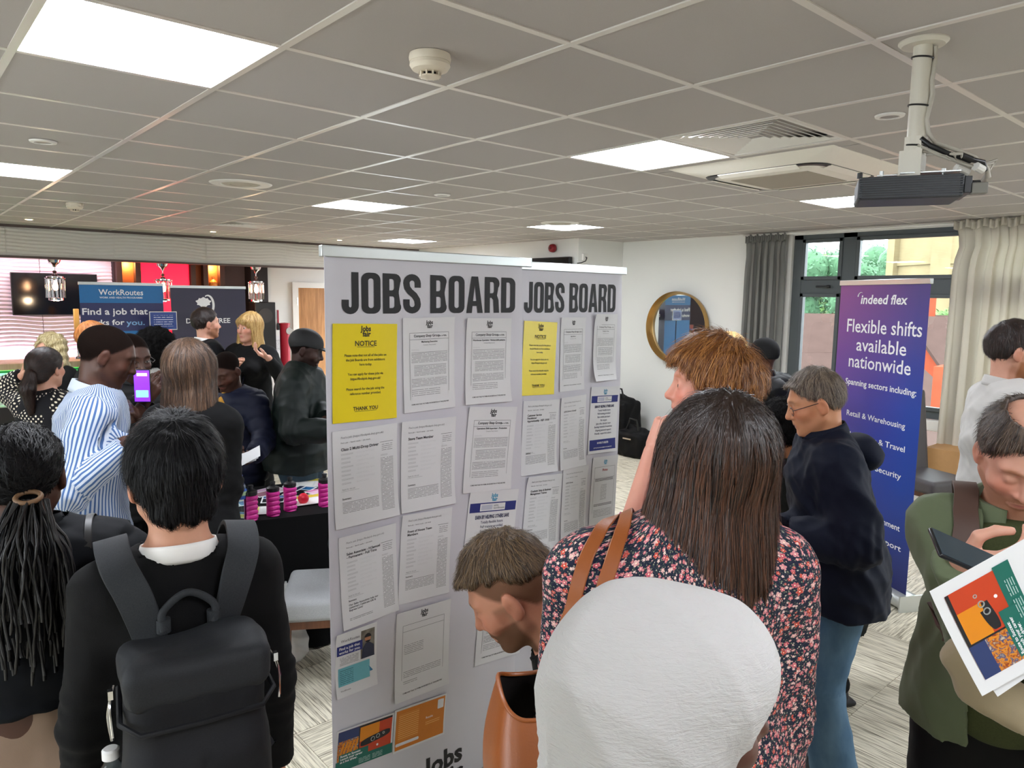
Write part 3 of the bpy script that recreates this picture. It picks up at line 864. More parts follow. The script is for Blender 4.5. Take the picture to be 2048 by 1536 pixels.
    return o
def make_collar(I, kind, m, g):
    nb, fz, fy, fx = I['nb'], I['fz'], I['fy'], I['fx']; mb = MB(); r = .068
    c = nb + fz * .010
    if kind == 'shirt':       # stand and fold
        def fn(u, v):
            a = (u * 2 - 1) * PI * .93 - PI / 2
            w = v * 3
            if w < 1: rr, zz = .071, -.012 + .045 * w
            elif w < 2: rr, zz = .071 + .008 * (w - 1), .035
            else: rr, zz = .079 + .010 * (w - 2), .035 - .042 * (w - 2)
            zz += .014 * (-math.sin(a)) * 1.0 - .006
            return c + fx * math.cos(a) * rr + fy * math.sin(a) * rr * 1.02 + fz * zz
        # a = -PI/2 is the back of the neck
        mb.grid(fn, 40, 9)
    elif kind == 'band':
        mb.grid(lambda u, v: c + fx * math.cos(u * 2 * PI) * (.072 + .004 * math.sin(v * PI)) + fy * math.sin(u * 2 * PI) * (.074 + .004 * math.sin(v * PI)) + fz * (-.022 + .040 * v - .014 * math.sin(u * 2 * PI)), 40, 5)
    elif kind == 'high':
        mb.grid(lambda u, v: c + fx * math.cos(u * 2 * PI) * (.072 + .012 * math.sin(v * PI)) + fy * math.sin(u * 2 * PI) * (.074 + .012 * math.sin(v * PI)) + fz * (-.03 + .085 * v - .012 * math.sin(u * 2 * PI)), 40, 8)
    o = mb.build('collar', m, I['root'], 50)
    sd = o.modifiers.new('thickness', 'SOLIDIFY'); sd.thickness = .0025
    return o
def make_hood(I, m, g):
    nb, fz, fy, fx = I['nb'], I['fz'], I['fy'], I['fx']
    P = [(cone(nb - fx * .085 - fy * .02, nb - fy * .115 - fz * .035, .036, .05), .03), (cone(nb + fx * .085 - fy * .02, nb - fy * .115 - fz * .035, .036, .05), .03),
         (ell(nb - fy * .135 - fz * .06, (.10, .06, .055)), .04), (cone(nb - fx * .08 + fy * .03 - fz * .01, nb + fy * .09 - fz * .05, .028, .018), .02), (cone(nb + fx * .08 + fy * .03 - fz * .01, nb + fy * .09 - fz * .05, .028, .018), .02)]
    F = fieldof([p for p, _ in P], .008, .03)
    for p, kk in P: F.add(p, kk)
    F.sub(cone(nb, I['hc'], .064, .075), .01)
    V, Q = F.mesh(); N = vnormals(V, Q); V = V + N * (folds(V, 40, 21)[:, None] * .008)
    return link('hood', meshnp('hood', V, Q, m, {'luv': (V, 'FLOAT_VECTOR')}), None, I['root'])
def put_hair(I, V, Q, m, luvf=scalp_luv, flow=scalp_flow, name='hair', **kw):
    return hair_object(name, V.astype(np.float32), Q, m, I['root'], luvf, flow, T=I['T'], **kw)
def headobj(I, name, F_or_VQ, m, disp=None):
    V, Q = F_or_VQ if isinstance(F_or_VQ, tuple) else F_or_VQ.mesh()
    if disp is not None: V = V + vnormals(V, Q) * disp(V)[:, None]
    P = V @ I['T'][:3, :3].T + I['T'][:3, 3]
    return link(name, meshnp(name, P, Q, m, {'luv': (scalp_luv(V), 'FLOAT_VECTOR')}), None, I['root'])
def glasses(I, m, lens=None, sc=1.0):
    o = None; mb = MB()
    T = Matrix([list(r) for r in I['T']]); mb.M = T
    for s in (-1, 1):
        mb.tube([(s * .034 + .0245 * math.cos(a), .098 - .004 * abs(math.cos(a)), -.002 + .0175 * math.sin(a)) for a in np.linspace(0, 2 * PI, 21)[:-1]], .0013, 6, True)
        mb.tube([(s * .0585, .094, .004), (s * .079, .075, .008), (s * .083, .0, .012), (s * .083, -.016, .002)], .0014, 6)
    mb.tube([(-.0105, .100, .001), (0, .103, .004), (.0105, .100, .001)], .0012, 6)
    return mb.build('glasses', m, I['root'], 60)
# ------------------------------------------------------------------ shared people materials
MATS['eye_white'] = mat('eye_white', 'd8d2cc', .2); mat('iris', '2a1c14', .15); mat('black_shoe', '16161a', .5)
mat('grey_shoe', '55565a', .7, var=.2); mat('white_shoe', 'd8d8d4', .6)
SK_PALE = skinmat('skin_pale', 'cc9a84', 'c27a70', '8a5a3a'); SK_PINK = skinmat('skin_pink', 'cf9480', 'c46f68', 'a5623a')
SK_LIGHT = skinmat('skin_light', 'cf9b80', 'a8625a', '3c2a20'); SK_TAN = skinmat('skin_tan', 'b9825f', '93564a', '4a3a30')
SK_DARK = skinmat('skin_dark', '4a2f24', '5e3330', '120d0b'); SK_DEEP = skinmat('skin_deep', '38241d', '4c2b28', '0e0a09')
SK_FADE = skinmat('skin_fade', 'c08a70', 'a8625a', '4a3828')
HM_BLACK = hairmat('hair_black', '040405', '131215', .5, .22); HM_DARK = hairmat('hair_dark_brown', '140c09', '38211a', .4)
HM_AFRO = hairmat('hair_coily_black', '050404', '12100f', .8, .1)
# ------------------------------------------------------------------ the room
CZ = 2.627; XW = 7.42; TX, TY, TS = 0.963, 0.953, 0.6
XA, YA = -4.6, -4.6            # far ends of the room behind the camera
YB = 9.86                      # bulkhead over the bar
WALL = mat('wall_paint', 'e9e9e4', .85, var=.015, scale=3, bump=.05, bscale=300)
TILE = mat('ceiling_tile', 'b1aca8', .95, var=.05, scale=260, bump=.35, bscale=420, bdist=.001)
RAIL = mat('ceiling_grid', 'd3cec6', .32, var=.01)
WHITE = mat('white_plastic', 'e4e2dc', .45, var=.02); GREYM = mat('window_frame_grey', '4c5254', .45, var=.04)
BLACK = mat('black_plastic', '0e0e10', .4); CHROME = mat('chrome', 'd8d8d8', .12, 1.0, var=.02); ALU = mat('aluminium', 'c4c8c6', .32, .7, var=.02)
TREAT = [mat('cf%d' % i, c, .95) for i, c in enumerate(['8a8578'])]
def carpetmat():
    s = NT('striped_carpet'); o = s.obj(); x, y, z = s.sep(o)
    ri = s.n('ShaderNodeObjectInfo').outputs['Random']
    off = s.math('MULTIPLY', ri, 40)
    v = s.comb(s.math('MULTIPLY', x, 1.0), s.math('ADD', y, off), off)
    a = s.noise(s.mapp(v, (3.2, 120, 1)), 1.0, 2, .6); b = s.noise(s.mapp(v, (12, 230, 1)), 1.0, 1, .5)
    f = s.math('ADD', s.math('MULTIPLY', a, .6), s.math('MULTIPLY', b, .4))
    col = s.ramp(f, [(.34, lin('756e60')), (.43, lin('b8b09c')), (.52, lin('e0d9c4')), (.64, lin('f2ebd6'))])
    g = s.noise(o, 600, 2); col = s.mix(s.ramp(g, [(.3, .25), (.6, 0)]), col, lin('6a6452'))
    s.set(col, 1.0, 0, .1); s.bump(g, .6, .003); return s.m
CARPET = carpetmat()
mb = MB(); mb.bx(XA, XW + .2, YA, 11.6, -.12, -.006); floor = struct('floor', mb, CARPET)
xb = [1.25 + .5 * i for i in range(-2, 13)]; yb = [-.17 + .5 * i for i in range(-1, 21)]
tile_me = {}
for i in range(-2, 12):
    for j in range(-1, 19):
        cx, cy = 1.25 + .5 * (i + .5), -.17 + .5 * (j + .5)
        if cx + .25 > XW: continue
        turn = (int((cx - 1.25) // 1.5) + int((cy - .83) // 2.0)) % 2
        if 'c' not in tile_me:
            m_ = MB(); m_.add([(-.2492, -.2492, -.006), (.2492, -.2492, -.006), (.2492, .2492, -.006), (-.2492, .2492, -.006), (-.2485, -.2485, 0), (.2485, -.2485, 0), (.2485, .2485, 0), (-.2485, .2485, 0)], [(4, 5, 6, 7), (0, 1, 5, 4), (1, 2, 6, 5), (2, 3, 7, 6), (3, 0, 4, 7)])
            tile_me['c'] = m_.mesh('carpet_tile', CARPET, 0)
        o = link('carpet_tile', tile_me['c'], None, floor); o.location = (cx, cy, 0); o.rotation_euler = (0, 0, PI / 2 if turn else 0)
m_ = MB()
for (x0, x1, y0, y1) in ((XA, .25, YA, 9.33), (.25, XW, YA, -.67), (7.25, XW, -.67, 9.33), (XA, XW, 9.33, 11.5)): m_.bx(x0, x1, y0, y1, -.006, 0)
o = m_.build('carpet_tiles', CARPET, floor); o['kind'] = 'stuff'
# ceiling: deck above, lay-in tiles, exposed grid
mb = MB(); mb.bx(XA, XW + .2, YA, 11.6, CZ + .05, CZ + .15); ceil = struct('ceiling', mb, TILE)
LIGHTS = [(7, 7), (7, 12), (3, 7), (3, 2), (7, 2), (-1, 7), (-1, 2), (-1, -3), (3, -3), (7, -3), (-6, 7), (-6, 2), (-6, -3)]
HOLES = set(LIGHTS) | {(3, 1), (3, 11)}
tme = MB(); tme.add([(-.29, -.29, 0), (.29, -.29, 0), (.29, .29, 0), (-.29, .29, 0), (-.299, -.299, .012), (.299, -.299, .012), (.299, .299, .012), (-.299, .299, .012)], [(3, 2, 1, 0), (0, 1, 5, 4), (1, 2, 6, 5), (2, 3, 7, 6), (3, 0, 4, 7)])
tme = tme.mesh('ceiling_tile', TILE, 0); rest = MB(); rnd = random.Random(3)
def seen(x, y):
    d = CAM_ROT.transposed() @ (Vector((x, y, CZ)) - Vector((0, 0, CAM_Z)))
    if d.z > -.2: return False
    u, v = 1024 + d.x / -d.z * F_PX, 768 - d.y / -d.z * F_PX
    return -350 < u < 2400 and -300 < v < 700
nt_ = 0
for i in range(-10, 11):
    for j in range(-10, 16):
        x0, y0 = TX + TS * i, TY + TS * j
        if (i, j) in HOLES or (i, j) in ((5, 2), (4, 2), (5, 1), (4, 1)): continue
        x1, y1 = min(x0 + TS, XW), min(y0 + TS, YB)
        if x1 - x0 < .05 or y1 - y0 < .05: continue
        if (x1 - x0 < .59 or y1 - y0 < .59) or not seen(x0 + .3, y0 + .3) or nt_ >= 296:
            rest.bx(x0 + .01, x1 - .01, y0 + .01, y1 - .01, CZ, CZ + .012); continue
        nt_ += 1
        o = link('ceiling_tile', tme, None, ceil); o.location = (x0 + .3, y0 + .3, CZ + rnd.uniform(.0, .0015))
for bx_ in (((TX + 4 * TS), (TX + 6 * TS), TY + TS, TY + 3 * TS),):   # tile margins round the air unit
    x0, x1, y0, y1 = bx_; a0, a1, c0, c1 = 3.50, 4.32, 1.72, 2.56
    for q in ((x0, a0, y0, y1), (a1, x1, y0, y1), (a0, a1, y0, c0), (a0, a1, c1, y1)): rest.bx(q[0] + .01, q[1] - .001, q[2] + .001, q[3] - .001, CZ, CZ + .012)
o = rest.build('ceiling_tiles', TILE, ceil); o['kind'] = 'stuff'
for i in range(-9, 11):
    x = TX + TS * i; m_ = MB(); m_.bx(x - .012, x + .012, YA, YB, CZ - .003, CZ + .03); m_.build('grid_rail', RAIL, ceil, 0)
for j in range(-9, 15):
    y = TY + TS * j; m_ = MB(); m_.bx(XA, XW, y - .012, y + .012, CZ - .0024, CZ + .03); m_.build('grid_rail', RAIL, ceil, 0)
m_ = MB(); m_.bx(XW - .02, XW, YA, 6.32, CZ - .004, CZ + .02); m_.bx(6.58, XW, 6.30, 6.32, CZ - .004, CZ + .02); m_.bx(XA, XW, YB - .02, YB, CZ - .004, CZ + .02); m_.build('edge_trim', RAIL, ceil)
# led panels
PANEL = emat('led_panel', 'f2f6ff', PANEL_STRENGTH, 'ffffff')
wh = {(7, 7): 'above the gap between the job boards and the round mirror', (7, 12): 'far down the ceiling just above the left job board', (3, 7): 'over the middle of the room above the left job board', (3, 2): 'beside the square air vent and the cassette air unit', (7, 2): 'behind the hanging projector by the window wall', (-1, 7): 'by the left bar side near the small smoke detector', (-1, 2): 'largest and nearest one, left of the big smoke detector'}
for (i, j) in LIGHTS:
    t = thing('ceiling_light', 'square white led ceiling panel ' + wh.get((i, j), 'in the part of the ceiling behind the viewer'), 'light', (TX + TS * (i + .5), TY + TS * (j + .5), CZ), 0, 'led ceiling panels')
    m_ = MB(); m_.bx(-.288, .288, -.288, .288, .002, .006); m_.build('diffuser', PANEL, t, 0)
    m_ = MB(); m_.bx(-.3, -.286, -.3, .3, -.001, .02); m_.bx(.286, .3, -.3, .3, -.001, .02); m_.bx(-.286, .286, -.3, -.286, -.001, .02); m_.bx(-.286, .286, .286, .3, -.001, .02); m_.build('frame', WHITE, t)
# walls
def wall(name, boxes, m=WALL):
    m_ = MB()
    for b in boxes: m_.bx(*b)
    return struct(name, m_, m)
W0, W1, WZ0, WZ1 = 0.75, 3.97, 0.06, 2.585    # window opening along y and z
wall('wall_right', [(XW, XW + .16, W1, 6.5, 0, CZ + .05), (XW, XW + .16, -1.0, W0, 0, CZ + .05), (XW, XW + .16, W0, W1, WZ1, CZ + .05), (XW, XW + .16, W0, W1, 0, WZ0),
                    (XW, XW + .16, YA, -3.9, 0, CZ + .05), (XW, XW + .16, -3.9, -1.0, WZ1, CZ + .05), (XW, XW + .16, -3.9, -1.0, 0, .5)])
wall('wall_far', [(6.58, XW + .16, 6.32, 6.48, 0, CZ + .05), (6.58, 6.74, 6.48, YB, 0, CZ + .05)])
wall('wall_left', [(XA - .15, XA, YA, 1.0, 0, CZ + .05), (XA - .15, XA, 4.6, 11.6, 0, CZ + .05), (XA - .15, XA, 1.0, 4.6, 0, .9), (XA - .15, XA, 1.0, 4.6, 2.3, CZ + .05)])  # opening out of view, added to let more daylight in
wall('wall_near', [(XA, XW + .16, YA - .15, YA, 0, CZ + .05)])
m_ = MB()
for k in range(4): m_.bx(XA - .1, XA - .04, 1.0 + k * 1.2 - .05, 1.0 + k * 1.2 + .05, .9, 2.3)
struct('added_fill_window', m_, GREYM)  # frame of the unseen window added to brighten walls and boards
m_ = MB(); m_.bx(XW - .015, XW, 3.99, 6.32, 0, .1); m_.bx(6.6, XW - .015, 6.305, 6.32, 0, .1); m_.bx(6.565, 6.58, 6.32, YB, 0, .1); struct('baseboard_right', m_, WHITE)
# ---- window: grey frame with mullion, transom, white sill and low lights
win = MB()
def fr(y0, y1, z0, z1, d=.07, x=XW + .02): win.bx(x, x + d, y0, y1, z0, z1)
root_w = None
win.bx(XW + .03, XW + .10, 3.87, 3.965, WZ0, WZ1); win.bx(XW + .03, XW + .10, W0, W0 + .09, WZ0, WZ1)
win.bx(XW + .03, XW + .10, 3.305, 3.44, WZ0, WZ1); win.bx(XW + .03, XW + .10, 2.20, 2.33, WZ0, WZ1)
win.bx(XW + .03, XW + .10, W0, 3.965, 2.54, WZ1); win.bx(XW + .03, XW + .10, W0, 3.965, WZ0, .12)
window = struct('window_1', win, GREYM)
for (y0, y1) in ((W0 + .09, 2.20), (2.33, 3.305), (3.44, 3.87)):
    m_ = MB(); m_.bx(XW + .035, XW + .105, y0, y1, 1.975, 2.115); m_.build('transom', GREYM, window)
    m_ = MB(); m_.bx(XW + .035, XW + .105, y0, y1, .80, .875); m_.build('transom', GREYM, window)
    m_ = MB(); m_.bx(XW + .035, XW + .10, y0, y1, .34, .41); m_.build('transom', GREYM, window)
    for (z0, z1) in ((.875, 1.975), (2.115, 2.54)):
        m_ = MB(); a, b = .038, .03
        for q in ((y0, y0 + a, z0, z1), (y1 - a, y1, z0, z1), (y0, y1, z0, z0 + a), (y0, y1, z1 - a, z1)): m_.bx(XW + .015, XW + .075, *q)
        m_.build('sash', GREYM, window, 30, .004)
    for (z0, z1) in ((.12, .34), (.41, .80), (.875, 1.975), (2.115, 2.54)):
        m_ = MB(); m_.bx(XW + .06, XW + .066, y0 + .01, y1 - .01, z0 + .01, z1 - .01); m_.build('pane', glassmat('window_glass', (.97, .99, .98), 0, True), window, 0)
    ym = (y0 + y1) / 2 - (.1 if y1 > 2.4 else 0)
    m_ = MB(); m_.bx(XW - .012, XW + .016, ym - .018, ym + .018, 2.03, 2.06); m_.box((XW - .018, ym + .05, 2.045), (.014, .15, .02)); m_.build('window_handle', BLACK, window, 30, .004)
    m_ = MB(); m_.box((XW - .0, ym - .1, .92), (.04, .03, .03)); m_.box((XW - .02, ym - .05, .945), (.014, .13, .02), Euler((rad(25), 0, 0)).to_matrix()); m_.build('window_handle', BLACK, window, 30, .004)
m_ = MB(); m_.bx(XW - .05, XW + .03, W0 - .03, W1 + .03, .70, .80); m_.build('window_sill', WHITE, window, 30, .008)
m_ = MB(); m_.bx(XW - .01, XW + .03, W1, W1 + .05, WZ0, WZ1); m_.build('window_jamb', WHITE, window)
m_ = MB()
for q in ((-3.9, -3.8, .5, WZ1), (-1.1, -1.0, .5, WZ1), (-2.5, -2.4, .5, WZ1), (-3.9, -1, .5, .6), (-3.9, -1, 2.5, WZ1), (-3.9, -1, 1.95, 2.05)): m_.bx(XW + .03, XW + .10, *q)
struct('window_2', m_, GREYM)
# ---- curtains
def curtainmat(name, c, c2, back=0.0):
    s = NT(name); o = s.obj(); n = s.noise(s.mapp(o, (6, 6, 1.2)), 1.0, 3); f = s.noise(o, 500, 2)
    s.set(s.mix(n, lin(c), lin(c2)), .95, 0, .1); s.bump(f, .2, .001)
    if back: s.b.inputs['Transmission Weight'].default_value = 0; s.b.inputs['Subsurface Weight'].default_value = 0
    if back:
        tr = s.n('ShaderNodeBsdfTranslucent'); tr.inputs[0].default_value = (*lin(c2), 1); mx = s.n('ShaderNodeMixShader'); mx.inputs[0].default_value = back
        s.l(s.b.outputs[0], mx.inputs[1]); s.l(tr.outputs[0], mx.inputs[2]); s.l(mx.outputs[0], s.out.inputs[0])
    return s.m
def curtain(name, label, m, y0, y1, top, bot, nf, amp, x=XW - .10, flare=0.0, headm=None):
    t = thing(name, label, 'curtain', (x, (y0 + y1) / 2, bot)); m_ = MB(); w = (y1 - y0)
    def fn(u, v):
        p = u * nf * 2 * PI; z = v * (top - bot); sq = 1 - .05 * math.exp(-((v - .93) / .05) ** 2)
        a = amp * (.55 + .45 * (1 - v)) * (1 if v < .95 else .6)
        return (math.sin(p + .5 * math.sin(3 * v + u * 5)) * a + .25 * a * math.sin(2.3 * p + 1), (u - .5) * w * sq * (1 + flare * (1 - v)) + .010 * math.cos(p * 2), z)
    m_.grid(fn, nf * 14, 24)
    o = m_.build('curtain_cloth', m, t, 80); sd = o.modifiers.new('thickness', 'SOLIDIFY'); sd.thickness = .003
    m_ = MB()
    m_.grid(lambda u, v: (math.sin(u * nf * 6 * PI) * .016 - .012, (u - .5) * w * (1.02), (top - bot) - .055 + v * .075 + .012 * math.sin(u * nf * 2 * PI)), nf * 24, 3)
    o = m_.build('heading', headm or m, t, 80); sd = o.modifiers.new('thickness', 'SOLIDIFY'); sd.thickness = .003
    return t
curtain('grey_curtain', 'grey pleated curtain hanging full height between the mirror wall and window', curtainmat('grey_curtain_cloth', '6f6f6c', '8c8b87'), 3.99, 4.46, 2.58, .04, 6, .045)
curtain('cream_curtain', 'cream pinch pleat curtain at the far right of the window', curtainmat('cream_curtain_cloth', 'cfc9ba', 'e8e3d6', .35), .62, 2.36, 2.60, .05, 13, .05, x=XW - .15)
m_ = MB(); m_.cyl((XW - .10, .4, 2.60), (XW - .10, 4.5, 2.60), .012); one('curtain_rail', m_, WHITE, 'slim white curtain rail fixed above the window', 'rail')
# ---- bulkhead over the bar with rippled plaster panels
def ripplemat(name, c, sc=1.0, strength=1.0):
    s = NT(name); s.set(lin(c), .55, 0, .4); return s.m
def ripple_panel(parent, x0, x1, z0, z1, y, m, nx, nz, amp, per, facing=-1):
    m_ = MB()
    def fn(u, v):
        x = x0 + (x1 - x0) * u; z = z0 + (z1 - z0) * v
        ph = z / per * 2 * PI + 1.6 * math.sin(x * 4.1) + .9 * math.sin(x * 9.7 + z * 3)
        return (x, y - amp * (1 + math.sin(ph)) * (1 + .35 * math.sin(x * 3 + z * 7)) * .5, z)
    m_.grid(fn, nx, nz); return m_.build('wave_panel', m, parent, 0 or 80)
RIP = ripplemat('wave_plaster', 'd6d2c8')
m_ = MB(); m_.bx(XA, 6.58, YB, YB + .12, 2.275, CZ + .05); bulk = struct('wall_bulkhead', m_, mat('bulkhead_paint', 'd8d4ca', .7))
for k in range(6): ripple_panel(bulk, .05 + k * 1.08, .05 + (k + 1) * 1.08 - .006, 2.30, CZ - .03, YB - .002, RIP, 60, 50, .010, .040)
m_ = MB(); m_.bx(XA, 6.58, YB - .03, YB, 2.60, 2.627); m_.bx(XA, 6.58, YB - .03, YB + .14, 2.262, 2.285); m_.build('bulkhead_trim', mat('dark_trim', '5a4c46', .5), bulk)
YK = 11.35
m_ = MB(); m_.bx(XA, 6.58, YB + .12, YK + .2, 2.335, 2.45); struct('ceiling_bar', m_, mat('bar_soffit', '6a4b4c', .8))
wall('wall_bar', [(XA, 6.74, YK + .02, YK + .2, 0, 2.45)], mat('bar_wall', '5e5358', .8))
wb_ = bpy.data.objects['wall_bar']
PINKP = ripplemat('wave_panel_white', 'd9cfd4')
for k in range(3): ripple_panel(wb_, -.05 + k * .85, -.05 + (k + 1) * .85 - .006, .9, 2.40, YK, PINKP, 50, 150, .022, .050)
m_ = MB(); m_.bx(4.62, 6.58, YK - .03, YK + .01, 0, 2.40); m_.build('plaster_panel', WALL, wb_)
m_ = MB(); m_.bx(4.36, 4.62, YK - .25, YK + .01, 0, 2.40); m_.build('dark_column', mat('dark_column', '1a1416', .5), wb_)
# door
DW = mat('door_wood', 'a8743f', .45, var=.12, scale=4)
def woodmat(name, c1, c2, sx=(6, 6, .6), rough=.45):
    s = NT(name); o = s.obj(); n = s.noise(s.mapp(o, sx), 3.0, 4, .6, .8); s.set(s.mix(s.ramp(n, [(.3, 0), (.7, 1)]), lin(c1), lin(c2)), rough); return s.m
DW = woodmat('oak_door', '8a5a2c', 'b9834c')
m_ = MB(); m_.bx(5.20, 6.02, YK - .06, YK - .03, 0, 2.0); dr = struct('door_1', m_, DW)
m_ = MB(); m_.bx(5.10, 5.20, YK - .075, YK - .03, 0, 2.09); m_.bx(6.02, 6.12, YK - .075, YK - .03, 0, 2.09); m_.bx(5.20, 6.02, YK - .075, YK - .03, 2.0, 2.09); m_.build('door_frame', WHITE, dr)
m_ = MB(); m_.cyl((5.18, YK - .07, 1.72), (5.18, YK - .07, 1.84), .012); m_.build('hinge', CHROME, dr)
m_ = MB(); m_.cyl((5.92, YK - .12, 1.02), (5.92, YK - .06, 1.02), .01); m_.cyl((5.92, YK - .11, 1.02), (5.80, YK - .11, 1.02), .009); m_.build('door_handle', CHROME, dr)
# niche with red panel and amber lit openings
nc = thing('lit_niche', 'backlit bar niche with a bright red panel between amber lit openings', 'niche', (3.2, YK - .12, 1.2))
m_ = MB(); m_.bx(-.62, .75, .08, .12, 0, 1.2); m_.build('back_panel', mat('niche_back', '8a4a22', .6), nc)
m_ = MB()
for x in (-.64, -.40, .34, .52, .76): m_.bx(x - .035, x + .035, -.03, .12, 0, 1.2)
m_.bx(-.64, .76, -.03, .12, 1.16, 1.2); m_.build('frame', mat('niche_frame', '3a2420', .5), nc)
m_ = MB(); m_.bx(-.365, .29, .02, .05, 0, 1.13); m_.build('red_panel', emat('red_glow', 'ff1028', 1.1), nc)
m_ = MB(); m_.bx(.29, .345, .0, .05, 0, 1.13); m_.build('red_panel', mat('dark_red', '7a0d18', .4), nc)
for x, w in ((-.52, .08), (.64, .09)):
    m_ = MB(); m_.cyl((x, .0, 1.14), (x, .0, 1.15), .03); o = m_.build('spot_lamp', emat('amber_lamp', 'ffb060', 12), nc)
    l = bpy.data.lights.new('niche_lamp', 'POINT'); l.energy = 4; l.color = (1, .55, .2); l.shadow_soft_size = .03; lo = bpy.data.objects.new('niche_lamp', l); COL.objects.link(lo); lo.parent = nc; lo.location = (x, -.0, 1.08)
for k in range(3): m_ = MB(); m_.cyl((.64, .02, .74 + k * .0), (.64, .02, .76), .05); m_.lathe([(.04, .76), (.06, .80), (.055, .86), (.02, .9), (.02, .94)], 16, (.64, .02, 0))
m_.build('amber_ornament', mat('amber_glass', 'd98a3a', .2), nc)
# television
tv = thing('television', 'wide black wall television on the pink lit rippled wall above the bar', 'television', (1.80, YK - .115, 1.58))
m_ = MB(); m_.bx(-.49, .49, 0, .05, 0, .55); m_.build('case', BLACK, tv, 30, .006)
m_ = MB(); m_.bx(-.48, .48, -.003, 0, .012, .54); m_.build('screen', mat('dark_screen', '0c0a0e', .12), tv, 0)
m_ = MB(); m_.bx(-.15, .15, .05, .07, .15, .4); m_.build('bracket', BLACK, tv)
# pink and green accent lighting of the bar (strips that are fittings of the bar)
def striplight(loc, sx, energy, col, rot, name='strip_light'):
    l = bpy.data.lights.new(name, 'AREA'); l.shape = 'RECTANGLE'; l.size = sx; l.size_y = .04; l.energy = energy; l.color = col
    o = bpy.data.objects.new(name, l); COL.objects.link(o); o.location = loc; o.rotation_euler = rot; return o
striplight((1.2, YK - .30, 2.32), 2.6, 5, (1, .70, .78), (rad(20), 0, 0))
striplight((1.2, YK - .16, .98), 2.6, 5, (1, .74, .95), (rad(158), 0, 0))
# bar counter
bar = thing('bar_counter', 'long bar counter with a pale top and green lit front', 'bar', (0, 10.35, 0))
m_ = MB(); m_.bx(-2.5, 4.0, -.3, .35, .98, 1.06); m_.build('worktop', woodmat('bar_top', 'b99a72', 'd8bf98'), bar, 30, .006)
m_ = MB(); m_.bx(-2.5, 3.95, -.22, .3, 0, .98); m_.build('bar_body', mat('bar_body', '2a2224', .5), bar)
m_ = MB()
m_.grid(lambda u, v: (-2.45 + 6.4 * u, -.235 - .012 * (1 + math.sin(v * 9 * 2 * PI + 2 * math.sin(u * 30))), .55 + .40 * v), 120, 60); m_.build('wave_front', ripplemat('bar_front_white', 'e6ece6'), bar, 80)
striplight((0.8, 10.35 - .33, .965), 6.0, 5, (.05, 1, .18), (rad(40), 0, 0))
# ------------------------------------------------------------------ ceiling fixtures
def smoke_alarm(x, y, s, label):
    t = thing('smoke_detector', label, 'smoke detector', (x, y, CZ))
    m_ = MB(); m_.lathe([(.0001, -.001), (.062 * s, -.001), (.064 * s, -.012), (.062 * s, -.024), (.0, -.024)][::-1], 40); m_.build('base', mat('detector_cream', 'ddd3c0', .5, var=.02), t)
    m_ = MB(); m_.lathe([(.0, -.024), (.060 * s, -.024), (.062 * s, -.034), (.054 * s, -.046), (.040 * s, -.052), (.030 * s, -.054), (.0, -.054)][::-1], 40); m_.build('body', MATS['detector_cream'], t)
    m_ = MB(); m_.lathe([(.0, -.070), (.016 * s, -.0705), (.030 * s, -.067), (.033 * s, -.064), (.030 * s, -.0635), (0, -.0635)], 30); m_.build('cap', MATS['detector_cream'], t)
    m_ = MB(); m_.cyl((0, 0, -.052), (0, 0, -.066), .022 * s, n=20); m_.build('sensor_chamber', BLACK, t)
    for k in range(10):
        a = k * PI / 5; m_ = MB(); m_.box((.029 * s * math.cos(a), .029 * s * math.sin(a), -.059), (.010, .004, .016), Euler((0, 0, a)).to_matrix()); m_.build('fin', MATS['detector_cream'], t)
smoke_alarm(1.32, 1.91, 1.0, 'cream smoke detector nearest to the viewer, above the left job board')
smoke_alarm(1.30, 7.05, 1.0, 'small white smoke detector on the ceiling near the bar bulkhead')
def speaker(x, y, r, label, name='ceiling_speaker', group=None):
    t = thing(name, label, 'ceiling speaker' if r > .1 else 'downlight', (x, y, CZ), 0, group)
    m_ = MB(); m_.lathe([(r * .62, -.001), (r * .66, -.010), (r * .95, -.008), (r, -.001)], 36); m_.build('ring', WHITE, t)
    if r > .1:
        m_ = MB(); m_.lathe([(.0, -.008), (r * .30, -.009), (r * .34, -.004), (r * .36, -.010), (r * .55, -.010), (r * .62, -.002)], 36); m_.build('grille', mat('vent_cream', 'b9b2a4', .6), t)
    else:
        m_ = MB(); m_.lathe([(.0, .004), (r * .3, .004), (r * .42, -.004), (r * .66, -.006)], 30); m_.build('insert', mat('lamp_recess', '8f8a80', .4), t)
speaker(.67, 4.28, .06, 'small round white ceiling fitting left, between two led panels', 'recessed_downlight')
speaker(3.14, 4.39, .06, 'small round white ceiling fitting above the left job board, mid ceiling', 'recessed_downlight')
speaker(3.05, 1.26, .055, 'small round white ceiling fitting just left of the projector pole', 'recessed_downlight')
speaker(1.89, 4.94, .20, 'large round cream ceiling speaker above the curly haired woman', 'ceiling_speaker')
speaker(5.13, 5.19, .19, 'large round ceiling speaker above the gap between boards and mirror', 'ceiling_speaker')
for x, y, w in ((1.24, 9.0, 'left bar end'), (3.09, 9.0, 'middle of the bar'), (4.75, 9.0, 'left job board top rail')):
    t = thing('spot_light', 'tiny lit ceiling spotlight beside the bulkhead, above the ' + w, 'spotlight', (x, y, CZ))
    m_ = MB(); m_.cyl((0, 0, -.004), (0, 0, 0), .045, n=20); m_.build('ring', WHITE, t)
    m_ = MB(); m_.cyl((0, 0, -.006), (0, 0, -.003), .03, n=20); m_.build('lamp', emat('warm_spot', 'ffd9a8', 8), t)
